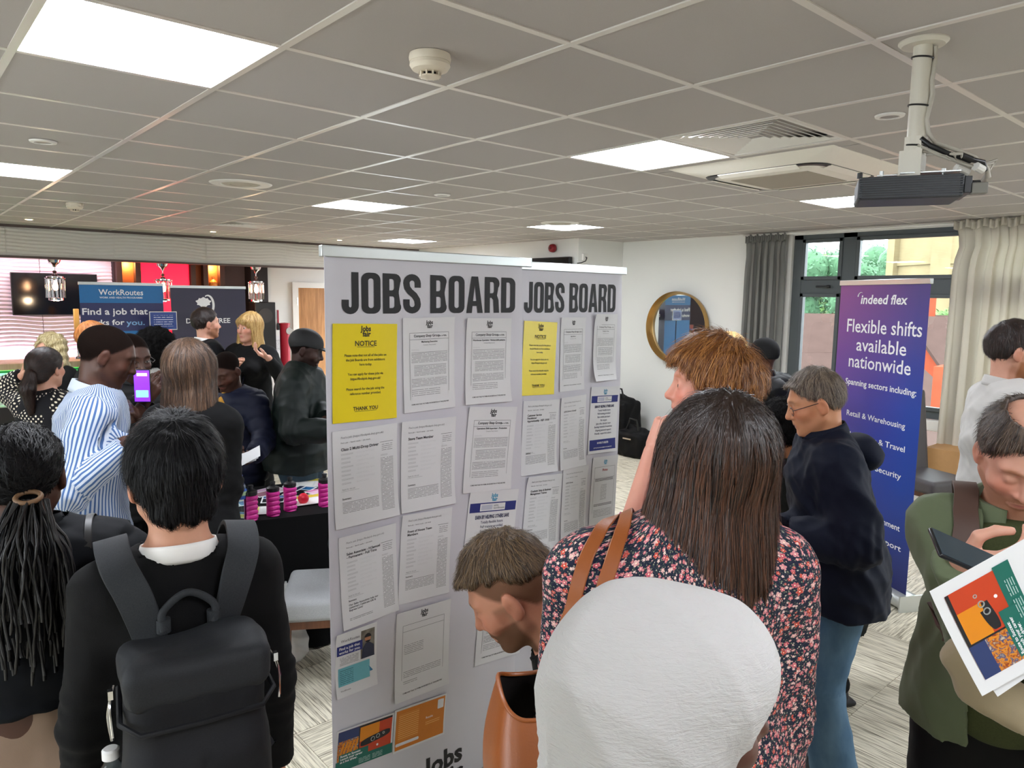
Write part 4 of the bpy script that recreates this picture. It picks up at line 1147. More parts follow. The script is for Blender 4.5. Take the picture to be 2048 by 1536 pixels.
# four way air vent
def vent(i, j, label):
    t = thing('air_vent', label, 'air vent', (TX + TS * (i + .5), TY + TS * (j + .5), CZ))
    m_ = MB(); m_.bx(-.3, .3, -.3, .3, .06, .07); m_.build('duct', mat('vent_dark', '15110f', .9), t)
    def ring(a, b, za, zb):
        c = [(-a, -a, za), (a, -a, za), (a, a, za), (-a, a, za), (-b, -b, zb), (b, -b, zb), (b, b, zb), (-b, b, zb)]
        c2 = [(x, y, z + .0025) for x, y, z in c]; r = MB()
        r.add(c + c2, [(q, (q + 1) % 4, 4 + (q + 1) % 4, 4 + q) for q in range(4)] + [(8 + q, 12 + q, 12 + (q + 1) % 4, 8 + (q + 1) % 4) for q in range(4)] + [(q, 8 + q, 8 + (q + 1) % 4, (q + 1) % 4) for q in range(4)] + [(4 + q, 4 + (q + 1) % 4, 12 + (q + 1) % 4, 12 + q) for q in range(4)])
        return r
    ring(.3, .272, -.002, -.002).build('frame', WHITE, t, 20)
    for k in range(8):
        a = .268 - k * .031; ring(a, a - .016, .001, .009).build('louvre', WHITE, t, 20)
vent(3, 1, 'square four way louvred air vent beside the cassette air unit')
vent(3, 11, 'small square louvred vent far away near the bar bulkhead')
# cassette air conditioner
ac = thing('air_conditioner', 'white square ceiling cassette air conditioner between led panel and projector', 'air conditioner', (3.91, 2.14, CZ))
CR = mat('ac_cream', 'ece8dc', .45, var=.02)
def rsq(h, r, n=6):
    return [(sx * (h - r) + r * math.cos(a0 + k * PI / 2 / n), sy * (h - r) + r * math.sin(a0 + k * PI / 2 / n)) for (sx, sy, a0) in ((1, 1, 0), (-1, 1, PI / 2), (-1, -1, PI), (1, -1, 1.5 * PI)) for k in range(n + 1)]
def loft(levels):
    m_ = MB(); vs = []; n = len(levels[0][0])
    for poly, z in levels: vs += [(x, y, z) for x, y in poly]
    fs = [(a * n + k, a * n + (k + 1) % n, (a + 1) * n + (k + 1) % n, (a + 1) * n + k) for a in range(len(levels) - 1) for k in range(n)]
    fs.append(tuple(reversed(range(n)))); fs.append(tuple(range((len(levels) - 1) * n, len(levels) * n)))
    return m_.add(vs, fs)
loft([(rsq(.295, .10), -.052), (rsq(.37, .12), -.040), (rsq(.455, .02), -.010), (rsq(.475, .01), -.002), (rsq(.475, .01), .004)]).build('fascia', CR, ac, 40)
loft([(rsq(.35, .11), -.0485), (rsq(.355, .11), -.0425), (rsq(.360, .11), -.036)]).build('air_slot', BLACK, ac, 30)
loft([(rsq(.245, .04), -.060), (rsq(.30, .07), -.054), (rsq(.305, .07), -.044)]).build('centre_panel', CR, ac, 30)
m_ = MB(); m_.bx(-.225, .225, -.225, .225, -.0625, -.058); m_.build('intake_grille', mat('ac_grille', 'a39b8c', .7, var=.15, scale=400), ac)
for k in range(4):
    a = k * PI / 2; R = Euler((0, 0, a)).to_matrix(); m_ = MB()
    m_.box(R @ Vector((0, .333, -.053)), (.46, .045, .006), R @ Euler((rad(18), 0, 0)).to_matrix()); m_.build('flap', CR, ac, 30, .003)
# small bell, televison box on the side column, cable box
t = thing('alarm_bell', 'round red fire alarm sounder high on the side wall above the right board', 'fire alarm', (6.56, 6.74, 2.52))
m_ = MB(); m_.M = Matrix.Rotation(-PI / 2, 4, 'Y'); m_.lathe([(.0, .0), (.052, .0), (.054, .02), (.046, .05), (.03, .062), (0, .064)], 28); m_.build('sounder', mat('alarm_red', '8e1420', .4), t)
m_ = MB(); m_.M = Matrix.Rotation(-PI / 2, 4, 'Y'); m_.lathe([(.0, .0), (.018, .0), (.018, .008), (0, .01)], 20, (0, 0, .064)); m_.build('cap', mat('alarm_dark', '5a0c14', .4), t)
t = thing('wall_monitor', 'black flat monitor on the side wall above the right job board', 'monitor', (6.50, 6.75, 1.9))
m_ = MB(); m_.bx(-.03, .03, -.38, .42, 0, .50); m_.build('case', BLACK, t, 30, .005); m_ = MB(); m_.bx(-.034, -.03, -.37, .41, .01, .49); m_.build('screen', MATS['dark_screen'], t, 0)
m_ = MB(); m_.bx(.03, .08, -.1, .1, .15, .35); m_.build('bracket', BLACK, t)
t = thing('socket_box', 'white wall socket with a short black lead beside the side monitor', 'socket', (6.68, 6.31, 2.40))
m_ = MB(); m_.bx(-.04, .04, -.02, .01, -.04, .04); m_.build('plate', WHITE, t, 30, .004)
m_ = MB(); m_.tube([(0, -.02, 0), (-.01, -.05, -.01), (-.04, -.06, -.05), (-.10, -.04, -.075), (-.13, .0, -.08)], .006); m_.build('lead', BLACK, t)
# ------------------------------------------------------------------ projector
pj = thing('projector', 'dark grey video projector hanging upside down from a white ceiling pole', 'projector', (2.27, .86, CZ))
PW = mat('pole_white', 'cfcabc', .45, var=.03); PJ = mat('projector_grey', '34383c', .5, var=.05)
m_ = MB(); m_.lathe([(.0, -.014), (.055, -.013), (.064, -.004), (.064, 0), (.0, 0)], 36); m_.build('ceiling_plate', PW, pj)
m_ = MB(); m_.cyl((0, 0, -.01), (.0, 0, -.31), .0245, n=28); m_.build('pole', PW, pj)
for k, z in enumerate((-.045, -.175, -.285)):
    m_ = MB(); m_.tube([(.027 * math.cos(a), .027 * math.sin(a), z + .004 * math.sin(a)) for a in np.linspace(0, 2 * PI, 21)[:-1]], .0026, 6, True); m_.box((.03, -.012, z), (.012, .008, .008)); m_.build('cable_tie', BLACK, pj)
rr = Vector((.754, -.657, 0)).normalized(); ff = Vector((.657, .754, 0)).normalized()
def pl(a, b, z): return tuple(rr * a * .85 + ff * b * .85 + Vector((0, 0, z * .87)))
m_ = MB(); m_.tube([pl(.030, -.02, -.02), pl(.036, -.01, -.05), pl(.030, -.022, -.09), pl(.024, -.024, -.13), pl(.031, -.022, -.17), pl(.020, -.026, -.22), pl(.014, -.028, -.25), pl(.026, -.024, -.29), pl(.05, -.03, -.325), pl(.10, -.05, -.345), pl(.17, -.05, -.37), pl(.22, -.04, -.40), pl(.235, -.03, -.43)], .0065, 8); m_.build('grey_cable', mat('cable_grey', 'b5b0a4', .5), pj, 60)
m_ = MB(); m_.tube([pl(.0, -.03, -.31), pl(.02, -.05, -.335), pl(.07, -.06, -.36), pl(.13, -.06, -.375), pl(.20, -.05, -.385), pl(.215, -.04, -.41)], .0075, 8); m_.cyl(pl(.12, -.06, -.369), pl(.155, -.057, -.38), .0105, n=12); m_.build('black_cable', BLACK, pj, 60)
for k in range(4):
    m_ = MB(); m_.tube([pl(-.01 + .01 * k, -.03, -.33 - .01 * k), pl(.05 + .02 * k, -.05 - .01 * k, -.365), pl(.15, -.05 + .015 * k, -.395 - .004 * k), pl(.22 + .01 * k, -.04, -.405 + .01 * k), pl(.235, -.02 + .01 * k, -.44)], .0045, 6); m_.build('grey_cable', MATS['cable_grey'], pj, 60)
m_ = MB(); m_.cyl(pl(.12, -.035, -.40), pl(.165, -.03, -.415), .011, n=10); m_.cyl(pl(.17, -.06, -.40), pl(.20, -.05, -.41), .012, n=10); m_.build('plug', WHITE, pj)
m_ = MB(); m_.cyl(pl(0, 0, -.30), pl(0, 0, -.41), .032, n=4); m_.bx(-.034, -.030, -.03, .03, -.40, -.30); m_.build('clamp', PW, pj, 20)
yw = math.atan2(rr.y, rr.x) - rad(22)
Rz = Matrix.Translation((0, 0, -.055)) @ Matrix.Rotation(yw, 4, 'Z') @ Matrix.Scale(.75, 4)
m_ = MB(); m_.M = Rz; m_.box((0.05, 0, -.412), (.20, .10, .004)); m_.box((-.075, 0, -.412), (.10, .02, .004)); m_.cyl((-.11, .0, -.44), (-.11, 0, -.395), .008, n=10); m_.cyl((.10, .0, -.44), (.10, 0, -.395), .008, n=10); m_.build('mount_bracket', ALU, pj)
m_ = MB(); m_.M = Rz
m_.bx(-.195, .155, -.11, .14, -.515, -.43); body = m_.build('case', PJ, pj, 30, .008)
for k in range(9):
    z = -.508 + k * .0085; m_ = MB(); m_.M = Rz; m_.bx(-.19, .15, -.1165, -.108, z, z + .0045); m_.build('cooling_fin', PJ, pj, 20)
m_ = MB(); m_.M = Rz; m_.bx(-.18, .14, -.115, -.109, -.511, -.434); m_.build('fin_recess', BLACK, pj)
m_ = MB(); m_.M = Rz; m_.cyl((-.19, -.08, -.43), (-.19, -.08, -.41), .010, n=14); m_.build('foot', BLACK, pj)
m_ = MB(); m_.M = Rz; m_.bx(.155, .18, -.10, .13, -.50, -.44); m_.cyl((.16, -.04, -.47), (.215, -.04, -.47), .022, n=14); m_.bx(.18, .215, .0, .05, -.49, -.46); m_.bx(.18, .20, -.09, -.07, -.48, -.46); m_.build('connector_panel', mat('connector_dark', '222428', .4), pj, 30, .002)
m_ = MB(); m_.M = Rz; m_.bx(.18, .23, -.105, -.06, -.505, -.465); m_.build('plug', mat('plug_grey', '7a7870', .5), pj, 30, .003)
# ------------------------------------------------------------------ round mirror
mc = on(1362, 655, 0, XW); mr = thing('round_mirror', 'round wall mirror in a deep brushed gold tray frame on the white wall', 'mirror', (XW, mc.y + .02, mc.z))
m_ = MB(); m_.M = Matrix.Rotation(-PI / 2, 4, 'Y')
GOLD = mat('brushed_gold', 'b8935a', .28, .85, var=.08, scale=8)
m_.lathe([(.395, .0), (.43, .012), (.44, .10), (.436, .108), (.430, .10), (.405, .02), (.395, .016)], 72); m_.build('frame', GOLD, mr, 50)
m_ = MB(); m_.M = Matrix.Rotation(-PI / 2, 4, 'Y'); m_.cyl((0, 0, .010), (0, 0, .018), .40, n=72)
s = NT('mirror_glass'); s.set((.86, .9, .88), .02, 1.0); m_.build('glass', s.m, mr, 30)
# ------------------------------------------------------------------ pendant lamps over the bar
def pendant(x, y, ztop, label):
    t = thing('pendant_lamp', label, 'lamp', (x, y, ztop), 0, None); t.scale = (1.2, 1.2, 1.2)
    m_ = MB(); m_.lathe([(.0, 0), (.10, 0), (.10, -.012), (.055, -.02), (.055, -.04), (.062, -.05), (.05, -.085), (.02, -.11), (.012, -.13), (.0, -.13)][::-1], 28); m_.build('ceiling_cup', CHROME, t)
    m_ = MB(); m_.cyl((0, 0, -.12), (0, 0, -.20), .006, n=8); m_.lathe([(.0, -.16), (.015, -.165), (.02, -.18), (.008, -.195)], 14); m_.build('stem', CHROME, t)
    m_ = MB(); m_.lathe([(.0, -.195), (.02, -.20), (.03, -.215), (.075, -.222), (.075, -.235), (.0, -.235)][::-1], 28); m_.build('top_cap', CHROME, t)
    for k in range(12):
        a = k * PI / 6; m_ = MB(); m_.cyl((.070 * math.cos(a), .070 * math.sin(a), -.235), (.070 * math.cos(a), .070 * math.sin(a), -.43), .017, n=10, caps=False); m_.build('glass_tube', glassmat('lamp_glass', (1, .93, .92), .02, True), t)
    m_ = MB(); m_.lathe([(.088, -.235), (.090, -.24), (.088, -.245)], 28); m_.lathe([(.05, -.43), (.065, -.435), (.065, -.455), (.05, -.46), (.048, -.435)], 28); m_.build('bottom_ring', CHROME, t)
    m_ = MB(); m_.lathe([(.0, -.36), (.012, -.355), (.022, -.335), (.024, -.315), (.014, -.285), (.012, -.26), (.0, -.26)], 16); m_.build('bulb', emat('warm_bulb', 'ffcf9a', 26), t)
    l = bpy.data.lights.new('pendant_bulb', 'POINT'); l.energy = 3; l.color = (1, .72, .45); l.shadow_soft_size = .04; lo = bpy.data.objects.new('pendant_bulb', l); COL.objects.link(lo); lo.parent = t; lo.location = (0, 0, -.48)
for (px, w) in ((110, 'in front of the television'), (326, 'between the blue and the dark navy banner'), (512, 'above the blonde presenter')):
    p = on(px, 560, 1, 10.15); pendant(p.x, 10.15, 2.335, 'glass tube pendant lamp with chrome cup, ' + w)
# ------------------------------------------------------------------ outside the window
BR = mat('far_brick', '7a3a28', 1, spec=.05, var=.2, scale=1.5); SLATE = mat('far_slate', '40322e', 1, spec=.05, var=.15, scale=2); STONE = mat('far_stone', '75694f', 1, spec=.05, var=.25, scale=.9)
GZ = -6.5
m_ = MB(); m_.bx(XW + .4, 200, -120, 120, GZ - .2, GZ); o = struct('ground', m_, mat('tarmac', '77777a', .9, scale=.5)); 
def house(label, x, y, w, d, h, rh, rz, brick=BR, wins=(3, 2), name='house', chim=True):
    t = thing(name, label, 'house', (x, y, GZ), rz)
    m_ = MB(); m_.bx(-w / 2, w / 2, -d / 2, d / 2, 0, h); m_.add([(-w / 2, -d / 2, h), (-w / 2, d / 2, h), (-w / 2, 0, h + rh), (w / 2, -d / 2, h), (w / 2, d / 2, h), (w / 2, 0, h + rh)], [(0, 2, 1), (3, 4, 5)]); m_.build('wall', brick, t, 0)
    m_ = MB()
    for s in (-1, 1):
        a = math.atan2(rh, d / 2); L = math.hypot(rh, d / 2) + .4
        m_.box((0, s * (d / 4 + .12), h + rh / 2 - .1 + .06), (w + .5, L, .14), Euler((-s * a, 0, 0)).to_matrix())
    rf = m_.build('roof', SLATE, t, 0)
    nx, nz = wins
    for i in range(nx):
        for k in range(nz):
            wx = -w / 2 + (i + .5) * w / nx; wz = 1.0 + k * 2.9
            if wz + 1.6 > h: continue
            m_ = MB(); m_.bx(wx - .62, wx + .62, -d / 2 - .06, -d / 2 + .02, wz - .1, wz + 1.65); f = m_.build('window', mat('far_white', '9a968e', .7), t)
            m_ = MB(); m_.bx(wx - .5, wx - .04, -d / 2 - .08, -d / 2 - .05, wz, wz + 1.55); m_.bx(wx + .04, wx + .5, -d / 2 - .08, -d / 2 - .05, wz, wz + 1.55); m_.build('pane', mat('far_glass', '4a5a66', .2), f)
    if chim:
        m_ = MB(); m_.bx(w / 2 - 1.6, w / 2 - .8, -.5, .5, h + rh * .6, h + rh + 1.2); m_.build('chimney', brick, t, 0)
        m_ = MB(); [m_.cyl((w / 2 - 1.2, q, h + rh + 1.2), (w / 2 - 1.2, q, h + rh + 1.6), .13, .1, 10) for q in (-.25, .25)]; m_.build('chimney_pot', BR, t)
    return t
rw = CAM_ROT @ Vector((1, 0, 0)); rw.z = 0; rw.normalize()
def ground_at(px, d): p = at(px, 600, d); return p.x, p.y
yaw_out = FWD - PI / 2
for (px, d, w, dp, h, rh, rz, lab) in ((1645, 25, 7, 6, 4.6, 1.9, .3, 'brick house with pale slate roof seen low through the left window pane'),
    (1735, 38, 8, 6, 5.6, 2.0, -.1, 'long slate roofed house beyond the purple banner'),
    (1945, 34, 6, 5, 5.6, 2.0, .1, 'brick gabled house farther back, right of the purple banner'),
    (1905, 17, 5, 4, 4.2, 1.4, .8, 'nearest red brick house with white framed windows, right of purple banner')):
    x, y = ground_at(px, d); house(lab, x, y, w, dp, h, rh, yaw_out + rz)
# church tower
x, y = ground_at(1890, 56); tw = thing('church_tower', 'pale stone church tower rising outside behind the right window', 'church', (x, y, GZ), yaw_out + .12)
m_ = MB(); m_.bx(-2.6, 2.6, -2.6, 2.6, 0, 24); m_.build('wall', STONE, tw, 0)
for sx in (-1, 1):
    for sy in (-1, 1): m_ = MB(); m_.bx(sx * 2.6 - .45, sx * 2.6 + .45, sy * 2.6 - .45, sy * 2.6 + .45, 0, 22); m_.build('buttress', STONE, tw, 0)
for z in (7, 11.2, 15.5): m_ = MB(); m_.bx(-2.75, 2.75, -2.75, 2.75, z, z + .35); m_.build('string_course', STONE, tw, 0)
for z in (12.3,):
    m_ = MB(); m_.prism([(-.75, 0), (.75, 0), (.75, 2.2), (.0, 3.2), (-.75, 2.2)], 2.58, 2.72); 
    for v in range(len(m_.v)): a, b, c = m_.v[v]; m_.v[v] = (a, -c, b + z)
    f = m_.build('window', mat('far_dark', '3a3a3c', .8), tw, 0)
    for k in range(6): m_ = MB(); m_.box((0, -2.78, z + .25 + k * .36), (1.4, .12, .1), Euler((.5, 0, 0)).to_matrix()); m_.build('slat', STONE, f, 0)
# trees
LEAF = mat('leaf_green', '46662c', .8, var=.35, scale=3); LEAF2 = mat('leaf_dark', '35583a', .8, var=.35, scale=2); BARK = mat('bark', '4a3c30', .9)
def tree(label, x, y, h, r, m, seed):
    t = thing('tree', label, 'tree', (x, y, GZ)); R = random.Random(seed)
    m_ = MB(); m_.tube([(0, 0, 0), (.1, .05, h * .3), (-.1, .1, h * .6), (0, 0, h * .8)], [r * .11, r * .09, r * .06, r * .03], 10); m_.build('trunk', BARK, t)
    m_ = MB()
    cl = [(R.gauss(0, r * .42), R.gauss(0, r * .42), h - r * .9 + R.gauss(0, r * .38), r * R.uniform(.28, .5)) for _ in range(16)]
    for (cx, cy, cz, cr) in cl:
        for _ in range(330):
            u = Vector((R.gauss(0, 1), R.gauss(0, 1), R.gauss(0, 1))).normalized() * cr * R.uniform(.75, 1.05); s = R.uniform(.08, .17)
            a = Vector((R.gauss(0, 1), R.gauss(0, 1), R.gauss(0, 1))).normalized(); b = a.orthogonal().normalized()
            c = Vector((cx, cy, cz)) + u; m_.add([c - a * s, c + b * s * .6, c + a * s, c - b * s * .6], [(0, 1, 2, 3)])
    o = m_.build('foliage', m, t, 0); o['kind'] = 'stuff'
    m_ = MB()
    for (cx, cy, cz, cr) in cl: m_.lathe([(cr * .8 * math.sin(a) + 1e-6, cr * .8 * math.cos(a)) for a in np.linspace(PI, 0, 7)], 10, (cx, cy, cz))
    m_.build('crown', m, t, 80)
for k, (px, d, h, r, m, lab) in enumerate(((1615, 46, 11.8, 3.0, LEAF2, 'bushy green tree behind the left upper window pane'), (1672, 66, 12.4, 3.2, LEAF, 'lighter green tree right of the bushy one, left window pane'),
    (1745, 76, 14.5, 4.2, LEAF2, 'green tree rising above the purple banner top left corner'), (1920, 44, 7.6, 2.2, LEAF, 'small green tree below the church tower'), (1580, 84, 12, 4, LEAF, 'distant green tree beside the grey curtain edge'), (1700, 100, 12, 5, LEAF, 'most distant tree behind the slate roofs'))):
    x, y = ground_at(px, d); tree(lab, x, y, h, r, m, k)
# ------------------------------------------------------------------ roll-up boards with their notices
from mathutils.geometry import tessellate_polygon
INK = mat('ink_black', '1b1b1d', .6, var=.0); INKG = mat('ink_grey', '77777a', .6, var=.0); PAPER = mat('paper_white', 'e2e3e4', .75, var=.015, scale=12)
BANNERW = mat('banner_vinyl_white', 'd2d1d8', .5, var=.015, scale=3); YEL = mat('yellow_laminate', 'f2dc10', .3, var=.02); NAVYINK = mat('ink_navy', '26307a', .6); TEAL = mat('ink_teal', '6fb7c2', .6); SKYB = mat('ink_sky', '2f9fc4', .6)
WHITEINK = mat('ink_white', 'f2f2f4', .5)
def rowsmat(name, ink, paper, pitch, fill=.62, wscale=170, thick=.34):
    s = NT(name); o = s.obj(); x, y, z = s.sep(o)
    r = s.math('DIVIDE', z, pitch); fz = s.math('FRACT', r); rid = s.math('FLOOR', r)
    row = s.math('LESS_THAN', s.math('ABSOLUTE', s.math('SUBTRACT', fz, .5)), thick / 2)
    w = s.noise(s.comb(s.math('MULTIPLY', x, wscale), s.math('MULTIPLY', rid, 7.31), 0.0), 1.0, 1)
    word = s.math('GREATER_THAN', w, 1 - fill - .02)
    f = s.math('MULTIPLY', s.math('MULTIPLY', row, word), .72)
    s.set(s.mix(f, lin(paper), lin(ink)), .75); return s.m
ROWS = rowsmat('print_rows', '222226', 'e2e3e4', .0046); ROWSG = rowsmat('print_rows_grey', '707074', 'e2e3e4', .0062); ROWSB = rowsmat('print_rows_bold', '111114', 'e2e3e4', .0062, .7, 140, .6)
def glyph_path(pts, w):
    n = len(pts); L = []; R = []
    for i, p in enumerate(pts):
        a = Vector(pts[max(i - 1, 0)]); b = Vector(pts[min(i + 1, n - 1)]); t = (b - a).normalized(); nrm = Vector((-t.y, t.x)); p = Vector(p)
        L.append(p + nrm * w / 2); R.append(p - nrm * w / 2)
    return [L + R[::-1]]
def arc(cx, cy, r, a0, a1, n=8, ry=None): return [(cx + r * math.cos(rad(a0 + (a1 - a0) * k / n)), cy + (ry or r) * math.sin(rad(a0 + (a1 - a0) * k / n))) for k in range(n + 1)]
def rr_(x0, y0, x1, y1, a, b=None, c=None, d=None):   # corner radii from lower-left, anticlockwise
    b = a if b is None else b; c = a if c is None else c; d = a if d is None else d
    return arc(x0 + a, y0 + a, a, 180, 270, 5) + arc(x1 - b, y0 + b, b, 270, 360, 5) + arc(x1 - c, y1 - c, c, 0, 90, 5) + arc(x0 + d, y1 - d, d, 90, 180, 5)
e_ = .001
GLY = {
 'J': (.40, glyph_path([(.31, 1), (.31, .6), (.31, .24)] + arc(.195, .20, .115, 0, -180, 10, .125)[0:] + [(.08, .34)], .165)),
 'O': (.46, [rr_(0, 0, .46, 1, .17), rr_(.165, .14, .295, .86, .06)]),
 'B': (.46, [[(0, 0)] + arc(.30, .16, .16, -90, 30, 6) + [(.40, .50), (.40, .56)] + arc(.30, .84, .155, -25, 90, 6) + [(0, 1)], rr_(.165, .14, .29, .43, e_, .06, .06, e_), rr_(.165, .58, .28, .86, e_, .06, .06, e_)]),
 'S': (.46, glyph_path(arc(.23, .76, .15, 0, 90, 7, .16)[0:1] and [(.378, .66)] + arc(.23, .77, .148, 0, 180, 10, .15) + [(.10, .66), (.17, .56), (.29, .46), (.36, .35)] + arc(.23, .23, .148, 0, -180, 10, .15) + [(.082, .36)], .165)),
 'A': (.50, [[(0, 0), (.165, 0), (.185, .19), (.315, .19), (.335, 0), (.50, 0), (.35, 1), (.15, 1)], [(.20, .33), (.30, .33), (.25, .76)]]),
 'R': (.47, [[(0, 0), (.165, 0), (.165, .42), (.21, .42), (.27, .36), (.29, 0), (.46, 0), (.44, .36), (.39, .49)] + arc(.30, .82, .165, -40, 90, 7, .18) + [(0, 1)], rr_(.165, .55, .29, .86, e_, .06, .06, e_)]),
 'D': (.46, [[(0, 0)] + arc(.28, .18, .18, -90, 0, 6) + arc(.28, .82, .18, 0, 90, 6) + [(0, 1)], rr_(.165, .14, .295, .86, e_, .07, .07, e_)])}
def block_text(txt, h, w, m, parent, loc, fn=None):
    """heavy condensed capitals, h high, w wide in all"""
    gap = .055; tot = 0
    for c in txt: tot += (GLY[c][0] + gap) if c != ' ' else .20
    tot -= gap; sx = w / tot; x = -tot / 2; vs = []; fs = []
    for c in txt:
        if c == ' ': x += .20; continue
        adv, loops = GLY[c]; base = len(vs); flat = [Vector((p[0], p[1], 0)) for l in loops for p in l]
        tri = tessellate_polygon([[Vector((p[0], p[1], 0)) for p in l] for l in loops])
        for p in flat:
            X, Z = (x + p.x) * sx, (p.y - .5) * h
            vs.append((X, (fn(X + loc[0], Z + loc[2]) if fn else 0), Z))
        fs += [tuple(base + k for k in t) for t in tri]; x += adv + gap
    me = bpy.data.meshes.new('lettering'); me.from_pydata(vs, [], fs); me.materials.append(m)
    o = link('lettering', me, None, parent); o.location = loc; return o
def rect(name, w, h, m, parent, loc, y=None): return uvquad(name, w, h, m, parent, loc)
def frame_lines(w, h, m, parent, loc, t=.0006, mids=()):
    m_ = MB()
    for q in ((0, h / 2, w, t), (0, -h / 2, w, t)): m_.add([(q[0] - q[2] / 2, 0, q[1] - t), (q[0] + q[2] / 2, 0, q[1] - t), (q[0] + q[2] / 2, 0, q[1] + t), (q[0] - q[2] / 2, 0, q[1] + t)], [(0, 1, 2, 3)])
    for s in (-1, 1): m_.add([(s * w / 2 - t, 0, -h / 2), (s * w / 2 + t, 0, -h / 2), (s * w / 2 + t, 0, h / 2), (s * w / 2 - t, 0, h / 2)], [(0, 1, 2, 3)])
    for z in mids: m_.add([(-w / 2, 0, z - t), (w / 2, 0, z - t), (w / 2, 0, z + t), (-w / 2, 0, z + t)], [(0, 1, 2, 3)])
    o = m_.build('ruled_frame', m, parent, 0); o.location = loc; return o
class Board:
    def __init__(s, label, A, B, H, panelm, name='display_board', cat='display board', bend=None, group=None, cutr=0.0):
        A, B = Vector(A), Vector(B); s.w = (B - A).xy.length; s.yaw = math.atan2(B.y - A.y, B.x - A.x); mid = (A + B) / 2
        s.o = Vector((mid.x, mid.y, 0)); s.H = H; s.R = Matrix.Rotation(s.yaw, 3, 'Z')
        s.t = thing(name, label, cat, s.o, s.yaw, group)
        w = s.w; zb, zt = .09, H - .03; s.bend = bend or (lambda x, z: 0)
        def fn(u, v): return s.bend((u - .5) * w, zb + (zt - zb) * v)
        s.panel = uvquad('panel', w - cutr, zt - zb, panelm, s.t, (-cutr / 2, 0, (zb + zt) / 2), 40, 30, fn, .0008)
        m_ = MB(); m_.bx(-w / 2 - .006, w / 2 + .006, -.009, .012, H - .034, H); m_.build('top_rail', ALU, s.t, 30, .003)
        m_ = MB(); m_.cyl((0, .055, .04), (0, .03, H - .02), .008, n=12); m_.build('pole', ALU, s.t)
        m_ = MB(); m_.grid(lambda u, v: ((v - .5) * (w + .03), .03 + .085 * math.cos(u * 2 * PI), max(.0, .052 + .055 * math.sin(u * 2 * PI))), 24, 1); m_.bx(-w / 2 - .02, -w / 2 - .01, -.055, .115, 0, .105); m_.bx(w / 2 + .01, w / 2 + .02, -.055, .115, 0, .105); m_.build('base', ALU, s.t, 40, 0)
    def loc(s, px, py):
        """where on the board a point of the photograph lies"""
        o = Vector((0, 0, CAM_Z)); d = CAM_ROT @ Vector((px - 1024, -(py - 768), -F_PX)); n = s.R @ Vector((0, 1, 0))
        p = o + d * (((s.o - o) @ n) / (d @ n)) - s.o; q = s.R.transposed() @ p; return q.x, q.z
    def sheet(s, c, m=None, label='', name='notice', cat='notice', group=None, curl=.012, off=0.0, seed=0, thick=.0005, pairs=False):
        """c: the four corners in the photograph, TL TR BR BL"""
        P = [Vector(s.loc(*q)) for q in c]; cx = sum(p.x for p in P) / 4; cz = sum(p.y for p in P) / 4
        w = ((P[1] - P[0]).length + (P[2] - P[3]).length) / 2; h = ((P[3] - P[0]).length + (P[2] - P[1]).length) / 2
        e = (P[1] - P[0]).normalized() + (P[2] - P[3]).normalized(); tilt = -math.atan2(e.y, e.x)
        g = s.bend(cx, cz)
        t = thing(name, label, cat, s.o + s.R @ Vector((cx, -.004 - off + min(g, 0), cz)), group=group); t.rotation_euler = Matrix(s.R @ Matrix.Rotation(tilt, 3, 'Y')).to_euler()
        r = random.Random(seed); a, b, cc = r.uniform(.3, 1), r.uniform(-1, 1), r.uniform(-1, 1)
        fn = lambda x, z: -curl * (a * max(0, -z / h * 2) ** 3 * (1 + b * x / w) + .35 * max(0, z / h * 2) ** 5 * (1 + cc * x / w * 2)) * .9
        uvquad('sheet', w, h, m or PAPER, t, (0, 0, 0), 8, 12, lambda u, v: fn((u - .5) * w, (v - .5) * h), thick)
        s.fn = lambda x, z: fn(x, z) - .0009
        return t, w, h, s.fn
def strip(t, x0, x1, z0, z1, m, fn, name='print'):
    w, h = x1 - x0, z1 - z0; o = uvquad(name, w, h, m, t, ((x0 + x1) / 2, 0, (z0 + z1) / 2), max(2, int(w / .025)), max(2, int(h / .03)), lambda u, v: fn(x0 + u * w, z0 + v * h)); return o
def logo(t, z, s, m, fn, x=0): text('Jobs', s, m, t, (x, 0, z), bold=.03, fn=fn, sx=.9, shear=0); text('fair', s, m, t, (x + s * .1, 0, z - s * .72), bold=.03, fn=fn, sx=.95); m_ = None
def p_csg(t, w, h, fn, sub='', blank=False):
    logo(t, h * .43, w * .085, INK, fn)
    fo = frame_lines(w * .76, h * .72, INKG, t, (0, fn(0, 0) - .0004, -h * .02), mids=(h * .29,))
    if not blank:
        text('Company Shop Group', w * .058, INK, t, (-w * .05, 0, h * .295), bold=.012, fn=fn, sx=.95); text('Part of Biffa', w * .034, INK, t, (w * .26, 0, h * .295), bold=.01, fn=fn)
        text(sub, w * .040, INK, t, (0, 0, h * .235), bold=.02, fn=fn, sx=.95)
        text('Company Shop Limited', w * .026, INKG, t, (0, 0, h * .205), fn=fn)
        strip(t, -w * .35, -w * .20, h * .155, h * .165, ROWSB, fn)
        strip(t, -w * .35, w * .35, h * .02, h * .14, ROWS, fn); strip(t, -w * .30, w * .33, -h * .12, -h * .0, ROWS, fn); strip(t, -w * .35, w * .34, -h * .24, -h * .14, ROWS, fn); strip(t, -w * .35, w * .20, -h * .33, -h * .26, ROWSG, fn)
    else:
        strip(t, -w * .1, w * .2, h * .275, h * .285, ROWSG, fn); strip(t, -w * .35, w * .0, h * .0, h * .13, ROWSG, fn); strip(t, -w * .35, w * .34, -h * .25, -h * .18, ROWSG, fn); strip(t, -w * .35, -w * .1, -h * .32, -h * .29, ROWSG, fn)
    text('COME AND TALK TO THEM, AN EXHIBITOR AT THIS JOBS FAIR', w * .027, INK, t, (0, 0, -h * .425), bold=.02, fn=fn, sx=.95)
